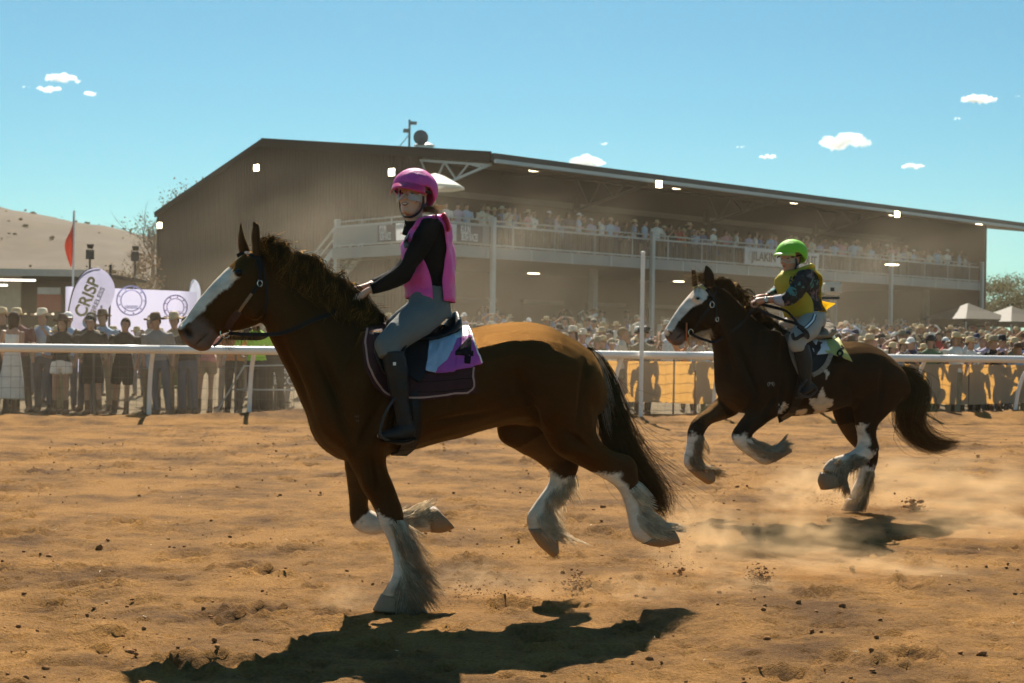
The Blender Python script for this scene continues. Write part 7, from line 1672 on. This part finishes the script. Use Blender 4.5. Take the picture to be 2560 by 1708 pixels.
while u < 37.5:
    u += dcr.uniform(.3, .7); v = dcr.uniform(1.2, 6); q = bw(u, v, 0); rnd_person((q.x, q.y, 5.33))
o = obj('distant_crowd', DV, DF, mat_attr('crowd_colours', 'tone', rough=.8, spec=.2)); set_color(o.data, 'tone', [c[:3] for c in DC]); tag(o, 'mass of spectators in hats filling the ground before the stand and the deck\'s depth', 'crowd', kind='stuff')

# where looks alone do not tell two apart, say which one from the left
same = {}
for o in list(COL.objects):
    if o.name.startswith('person') and o.parent is None and 'label' in o: same.setdefault(o['label'], []).append(o)
for lb, L_ in same.items():
    if len(L_) < 2: continue
    L_.sort(key=lambda o: proj(np.array([[o.location.x, o.location.y, o.location.z + 1.5]]))[0][0])
    names = {2: ['left one', 'right one'], 3: ['left one', 'middle one', 'right one']}.get(len(L_)) or [['first', 'second', 'third', 'fourth', 'fifth', 'sixth', 'seventh', 'eighth', 'ninth'][min(i, 8)] + ' from left' for i in range(len(L_))]
    for o, nm in zip(L_, names): o['label'] = lb + ', ' + nm
# ================================================================== trees, tents, clouds, dust
M_BARK = mat('bark', (.10, .075, .055), .9, .25, 6)
M_LEAF = mat_attr('olive_leaf', 'leaf', rough=.7, spec=.2, noise=.2, translucent=.3)
def leafy_tree(name, pos, H, W, label, seed, n=5200, col=(.10, .10, .045), leaf=.22):
    rg = np.random.default_rng(seed); root = empty(name, pos); tag(root, label, 'tree')
    P = [(0, 0, -.2), (.1, 0, H * .25), (-.1, .1, H * .45), (.1, 0, H * .7)]; g = G(); g.tube(catmull(P, 4), list(np.linspace(.045 * H, .012 * H, 13)), 8)
    cl = []
    for q in range(11):
        a = rg.uniform(0, 6.28); rr = W * .5 * rg.uniform(.2, .85); z = H * rg.uniform(.45, .88) ; c = np.array([rr * math.cos(a), rr * math.sin(a), z]); cl.append((c, W * rg.uniform(.15, .27), H * rg.uniform(.08, .15)))
        b0 = np.array(P[2]) if z > H * .55 else np.array(P[1]); g.tube([b0, b0 * .4 + c * .6 + rg.normal(0, .1, 3), c], [.014 * H, .008 * H, .003 * H], 6)
    g.build('trunk', M_BARK, root, True)
    V = []; C = []; 
    for q in range(n):
        c, rw, rh = cl[rg.integers(len(cl))]; d = rg.normal(size=3); d /= np.linalg.norm(d); r_ = rg.random() ** .4
        p = c + d * np.array([rw, rw, rh]) * r_ * (1 + .25 * rg.normal()); a, b = rg.normal(size=3), rg.normal(size=3); a /= np.linalg.norm(a); b -= a * (a @ b); b /= np.linalg.norm(b); s_ = leaf * rg.uniform(.5, 1.2)
        V += [p - a * s_ * .5, p + b * s_ * .3, p + a * s_ * .5, p - b * s_ * .3]; k = rg.uniform(.6, 1.4); C += [np.array(col) * k * np.array([rg.uniform(.9, 1.2), 1, rg.uniform(.8, 1.1)])] * 4
    o = obj('crown', V, np.arange(len(V)).reshape(-1, 4), M_LEAF, root, smooth=False); set_color(o.data, 'leaf', C)
def px_tree(px, py_top, Y, W, *a, **k):
    c = at(px, py_top, Y); z = gz(c[0], Y); leafy_tree('leafy_tree', (c[0], Y, z - .1), c[2] - z, W, *a, **k)
px_tree(2440, 690, 118, 9.5, label='tall olive tree beyond the stand\'s right end', seed=1); px_tree(2340, 712, 112, 6.5, label='olive tree half hidden by the stand\'s right corner', seed=2)
px_tree(2545, 668, 130, 9.0, label='olive tree cut by the right edge of the picture', seed=3)
px_tree(462, 447, 112, 8.5, label='leafy tree rising behind the stand\'s gable on the left', seed=4, col=(.12, .10, .055))
px_tree(330, 610, 72, 4.2, label='dry rusty shrub left of the gable wall', seed=6, n=2600, col=(.14, .085, .045), leaf=.16); px_tree(285, 648, 64, 3.6, label='low dry shrub behind the media wall', seed=7, n=2200, col=(.13, .10, .05), leaf=.14)
# bare tree
c = at(368, 640, 95); bz = gz(c[0], 95); bt = empty('bare_tree', (c[0], 95, bz)); tag(bt, 'bare leafless tree standing left of the gable wall', 'tree'); rg = np.random.default_rng(12); g = G(); Ht = at(368, 500, 95)[2] - bz
def grow(p, d, L_, r, lev):
    pts = [p]; 
    for i in range(4): d = d + rg.normal(0, .10, 3) + np.array([0, 0, .04]); d /= np.linalg.norm(d); pts.append(pts[-1] + d * L_ / 4)
    g.tube(pts, list(np.linspace(r, r * .55, 5)), 5 if lev < 2 else 3)
    if lev < 5:
        for q in range(3 if lev < 4 else 2):
            k = rg.integers(2, 5); nd = d + rg.normal(0, .55, 3); nd[2] = abs(nd[2]) * .8 + .15; nd /= np.linalg.norm(nd); grow(pts[k], nd, L_ * rg.uniform(.6, .8), r * .55, lev + 1)
grow(np.zeros(3), np.array([0, 0, 1.0]), Ht * .36, .22, 0); g.build('trunk', M_BARK, bt, True)
# yellow tents at the right
M_TENT = mat_cloth('yellow_canvas', (.035, .025, .007), .02)
for (px, py, lb) in ((2420, 758, 'yellow peaked tent behind the right crowd, left one'), (2530, 765, 'yellow peaked tent at the right edge behind the crowd')):
    c = at(px, py, 74); z = gz(c[0], 74); t = empty('yellow_tent', (c[0], 74, z), R(25)); tag(t, lb, 'tent'); hh = c[2] - z; w = 1.7
    V = [(0, 0, hh)]; 
    for sx, sy in ((-1, -1), (1, -1), (1, 1), (-1, 1)): V += [(sx * w * .45, sy * w * .45, hh - .42), (sx * w, sy * w, hh - .85), (sx * w, sy * w, hh - 1.1)]
    F = []
    for q in range(4):
        a, b = 1 + 3 * q, 1 + 3 * ((q + 1) % 4); F += [(0, a, b), (a, a + 1, b + 1, b), (a + 1, a + 2, b + 2, b + 1)]
    obj('canopy', V, F, M_TENT, t, smooth=False)
    for sx in (-1, 1):
        for sy in (-1, 1): G().box((sx * w, sy * w, (hh - 1) / 2), (.06, .06, hh - 1)).build('leg', M_STEEL, t)
c = at(2468, 790, 72); z = gz(c[0], 72); lp = G().tube([(c[0] - 3.4, 100, 2), (c[0] - 3.4, 100, 9.4)], .08, 6).build('light_pole', M_BLK); tag(lp, 'thin dark pole beyond the stand\'s right end', 'pole')
# clouds
def cloud_mat(tau, H_):
    m = bpy.data.materials.new('cloud'); m.use_nodes = True; nt = m.node_tree; nt.nodes.clear(); o = nt.nodes.new('ShaderNodeOutputMaterial'); v = nt.nodes.new('ShaderNodeVolumePrincipled'); nt.links.new(v.outputs[0], o.inputs['Volume'])
    v.inputs['Color'].default_value = (.97, .99, 1, 1); v.inputs['Anisotropy'].default_value = .5; v.inputs['Density'].default_value = tau / H_; return m
cg = np.random.default_rng(3)
CL = [(143,181,74,26,'upper of the two larger clouds at the left'), (113,205,58,18,'lower of the two larger clouds at the left'), (208,215,26,16,'smallest of the three clouds at the left'), (1348,373,80,30,'white cloud touching the stand\'s roof'), (1385,330,28,8,'faint cloud wisp above the cloud touching the roof'), (1938,327,112,40,'largest white cloud, right of centre'), (1762,360,42,12,'flat small cloud left of the largest cloud'), (1700,337,18,8,'tiny cloud furthest left of the right-hand group'), (2242,229,84,24,'highest cloud, at the right'), (2196,273,18,9,'tiny cloud below the highest cloud'), (2094,382,54,15,'flat cloud low at the right'), (60,200,20,5,'thin wisp at the far left edge'), (2335,222,14,5,'tiny wisp at the right edge')]
for (x, y, w, h, lb) in CL:
    Y = 1800.0; c = at(x * 1.08936, y * 1.08936, Y); k = 1.08936 * Y / FPX; parts = []; W_, H_ = w * k, h * k
    for q in range(max(6, int(w / 3))):
        t = cg.uniform(-.5, .5); env = math.sqrt(max(.05, 1 - (2 * t) ** 2)); r_ = H_ * cg.uniform(.15, .38) * (.45 + .55 * env); cc = np.array([t * W_ * .86, cg.normal(0, H_ * .4), cg.uniform(-.28, .22) * H_ * env]); V = []; F = []; sx_ = cg.uniform(1.2, 2.1)
        for i in range(7):
            for j in range(10): th, ph = math.pi * i / 6, 6.2832 * j / 10; V.append(cc + r_ * np.array([sx_ * math.sin(th) * math.cos(ph), 1.2 * math.sin(th) * math.sin(ph), (1.0 if math.cos(th) > 0 else .55) * math.cos(th)]))
        for i in range(6):
            for j in range(10): F.append((i*10+j, i*10+(j+1)%10, (i+1)*10+(j+1)%10, (i+1)*10+j))
        parts.append((V, F))
    me = blob('cloud', parts, max(H_ / 22, .35), 3, .5); Vv = verts_np(me); Nv = normals_np(me); s_ = 9 / H_
    set_verts(me, Vv + Nv * (H_ * .24 * fbm(Vv[:, 0] * s_ * .6, Vv[:, 1] * s_ * .6, Vv[:, 2] * s_ * .8, 4))[:, None]); me.materials.append(cloud_mat(2.2 if h > 10 else .9, H_))
    o = link('cloud', me, None, c); tag(o, 'small ' + lb if not lb.startswith(('tiny', 'small', 'largest', 'white', 'flat', 'thin', 'faint', 'highest', 'upper', 'lower')) else lb, 'cloud', 'clouds')
# kicked-up dust
def dust_mat(name, dens, scale, col=(.90, .66, .40), aniso=.35, lo=.42):
    m = bpy.data.materials.new(name); m.use_nodes = True; nt = m.node_tree; nt.nodes.clear(); N = nt.nodes; L = nt.links
    o = N.new('ShaderNodeOutputMaterial'); v = N.new('ShaderNodeVolumePrincipled'); L.new(v.outputs[0], o.inputs['Volume']); v.inputs['Color'].default_value = (*col, 1); v.inputs['Anisotropy'].default_value = aniso
    tc = N.new('ShaderNodeTexCoord'); gr = N.new('ShaderNodeTexGradient'); gr.gradient_type = 'SPHERICAL'; L.new(tc.outputs['Object'], gr.inputs[0])
    nz_ = N.new('ShaderNodeTexNoise'); nz_.inputs['Scale'].default_value = scale; nz_.inputs['Detail'].default_value = 4; L.new(tc.outputs['Object'], nz_.inputs[0])
    mr = N.new('ShaderNodeMapRange'); mr.inputs[1].default_value = lo; mr.inputs[2].default_value = lo + .28; L.new(nz_.outputs[0], mr.inputs[0])
    a = N.new('ShaderNodeMath'); a.operation = 'MULTIPLY'; L.new(gr.outputs[0], a.inputs[0]); L.new(mr.outputs[0], a.inputs[1])
    b = N.new('ShaderNodeMath'); b.operation = 'MULTIPLY'; L.new(a.outputs[0], b.inputs[0]); b.inputs[1].default_value = dens; L.new(b.outputs[0], v.inputs['Density'])
    m.cycles.volume_step_rate = .6 if hasattr(m.cycles, 'volume_step_rate') else 1
    return m
SV, SF = [], []
for i in range(9):
    for j in range(16): th, ph = math.pi * i / 8, 6.2832 * j / 16; SV.append((math.sin(th) * math.cos(ph), math.sin(th) * math.sin(ph), math.cos(th)))
for i in range(8):
    for j in range(16): SF.append((i*16+j, (i+1)*16+j, (i+1)*16+(j+1)%16, i*16+(j+1)%16))
DM = dust_mat('kicked_dust', 6.0, 3.8, (.93, .66, .38), .55, .40)
def puff(px, py, sx, sy, sz, label, dens=None, rot=0.0, zoff=0.0):
    c = on_ground(px * 1.08936, py * 1.08936); me = mesh_data('dust_puff', SV, SF, [dens or DM]); o = link('dust_puff', me, None, (c[0], c[1], sz * .45 + zoff)); o.scale = (sx, sy, sz); o.rotation_euler = (0, rot, 0); tag(o, label, 'dust', kind='stuff'); return o
puff(1870, 1168, .6, .4, .34, 'dust billowing round the dark horse\'s planted hind hoof'); puff(2120, 1165, 1.5, .5, .42, 'dust trail drifting behind the dark horse', dust_mat('thin_dust', 5.0, 3.4, (.93, .66, .38), .55, .42))
puff(1800, 1262, .8, .35, .26, 'curling dust over the dark horse\'s shadow'); puff(1950, 1320, 1.25, .3, .16, 'low dust streak below the dark horse\'s shadow', rot=.12); puff(1600, 1310, .42, .3, .40, 'dust burst behind the bay horse\'s hind hoof')
puff(1090, 1365, .34, .2, .17, 'faint dust puff between the bay horse\'s legs', bpy.data.materials['thin_dust']); puff(800, 1395, .22, .15, .12, 'small dust puff in front of the bay horse\'s planted hoof'); puff(1690, 1365, .45, .2, .14, 'thin dust by the flying clod at the right', bpy.data.materials['thin_dust'])
# clods flung up by the hooves
rg = np.random.default_rng(9); fc = G()
for (px, py, sx, sz, n, r0) in ((1320, 1345, .03, .05, 70, .008), (1742, 1330, .045, .05, 90, .009), (1545, 1300, .10, .10, 46, .006), (1120, 1365, .18, .05, 55, .005), (1090, 1350, .07, .05, 20, .007), (1890, 1150, .12, .08, 40, .012), (2095, 1160, .07, .06, 24, .014)):
    c = on_ground(px * 1.08936, py * 1.08936 + 12)
    for q in range(n * 4):
        V, F = rock(r0 * (.18 + 1.3 * rg.random() ** 3), rg); z = abs(rg.normal(0, sz)) + .01; fc.add(V + np.array([c[0] + rg.normal(0, sx), c[1] + rg.normal(0, .06), z]), F)
for (px, py, w, hh) in ((1322, 1345, .022, .06), (1742, 1332, .032, .065), (2095, 1160, .06, .09), (1560, 1310, .03, .05)):
    c = on_ground(px * 1.08936, py * 1.08936 + 10)
    for q in range(14):
        V, F = rock(rg.uniform(.006, .019) * (w / .03), rg); fc.add(V + np.array([c[0] + rg.normal(0, w * .6), c[1] + rg.normal(0, .03), hh * rg.random()]), F)
o = fc.build('flung_clods', CLOD, None, True); tag(o, 'dark clods of dirt flung into the air behind the hooves', 'clods', kind='stuff')
# dust bank drifting before the stand
bk = mesh_data('dust_bank', SV, SF, [dust_mat('dust_bank', .0075, 2.2, (.93, .78, .58), .45, .30)]); o = link('dust_bank', bk, None, (2, 45.0, -.5)); o.scale = (30, 11, 9.0); tag(o, 'large bank of drifting dust between the rail and the grandstand', 'dust', kind='stuff')

vl = mesh_data('dust_veil', SV, SF, [dust_mat('dust_veil', .034, 2.6, (.93, .76, .54), .45, .25)]); o = link('dust_veil', vl, None, (-4, 27.6, .5)); o.scale = (17, 4.2, 2.6); o.rotation_euler = (0, 0, math.atan2(rdir[1], rdir[0])); tag(o, 'thin veil of dust along the rail before the left crowd', 'dust', kind='stuff')

TD = bpy.data.materials['thin_dust']
puff(1260, 1372, .30, .18, .16, 'low dust between the bay horse\'s fore and hind feet', TD); puff(1460, 1385, .34, .2, .16, 'low dust trailing under the bay horse\'s hind hooves', TD); puff(940, 1400, .24, .16, .13, 'low dust round the bay horse\'s planted hoof', TD); puff(2260, 1235, .9, .4, .26, 'low dust drifting out at the right behind the dark horse', TD)
dp = dust_mat('dust_plume', .045, 2.4, (.93, .78, .58), .45, .36)
for (px, py, Y, sx, sz, lb) in ((760, 620, 46, 6.5, 3.6, 'dust plume drifting across the gable wall above the bay horse\'s neck'), (1250, 640, 44, 5.5, 2.6, 'dust plume before the deck right of the pink rider'), (2150, 690, 42, 6, 2.4, 'dust plume before the stand\'s right half')):
    c = at(px, py, Y); o = link('dust_plume', mesh_data('dust_plume', SV, SF, [dp]), None, (c[0], Y, c[2])); o.scale = (sx, 3.5, sz); o.rotation_euler = (0, R(-14), 0); tag(o, lb, 'dust', kind='stuff')
# ================================================================== dusty air
hb = G(); x0, x1, y0, y1, z0, z1 = -300, 300, -6, 440, -9, 36
hb.box(((x0+x1)/2, (y0+y1)/2, (z0+z1)/2), (x1-x0, y1-y0, z1-z0))
hm = bpy.data.materials.new('dusty_air'); hm.use_nodes = True; nt = hm.node_tree; nt.nodes.clear()
ho = nt.nodes.new('ShaderNodeOutputMaterial'); pv_ = nt.nodes.new('ShaderNodeVolumePrincipled')
pv_.inputs['Color'].default_value = (0.95, 0.78, 0.55, 1); pv_.inputs['Density'].default_value = 0.0003; pv_.inputs['Anisotropy'].default_value = 0.45
nt.links.new(pv_.outputs[0], ho.inputs['Volume'])
o = hb.build('haze', hm); tag(o, 'thin tan dust haze hanging over the whole racecourse', 'haze', kind='stuff')
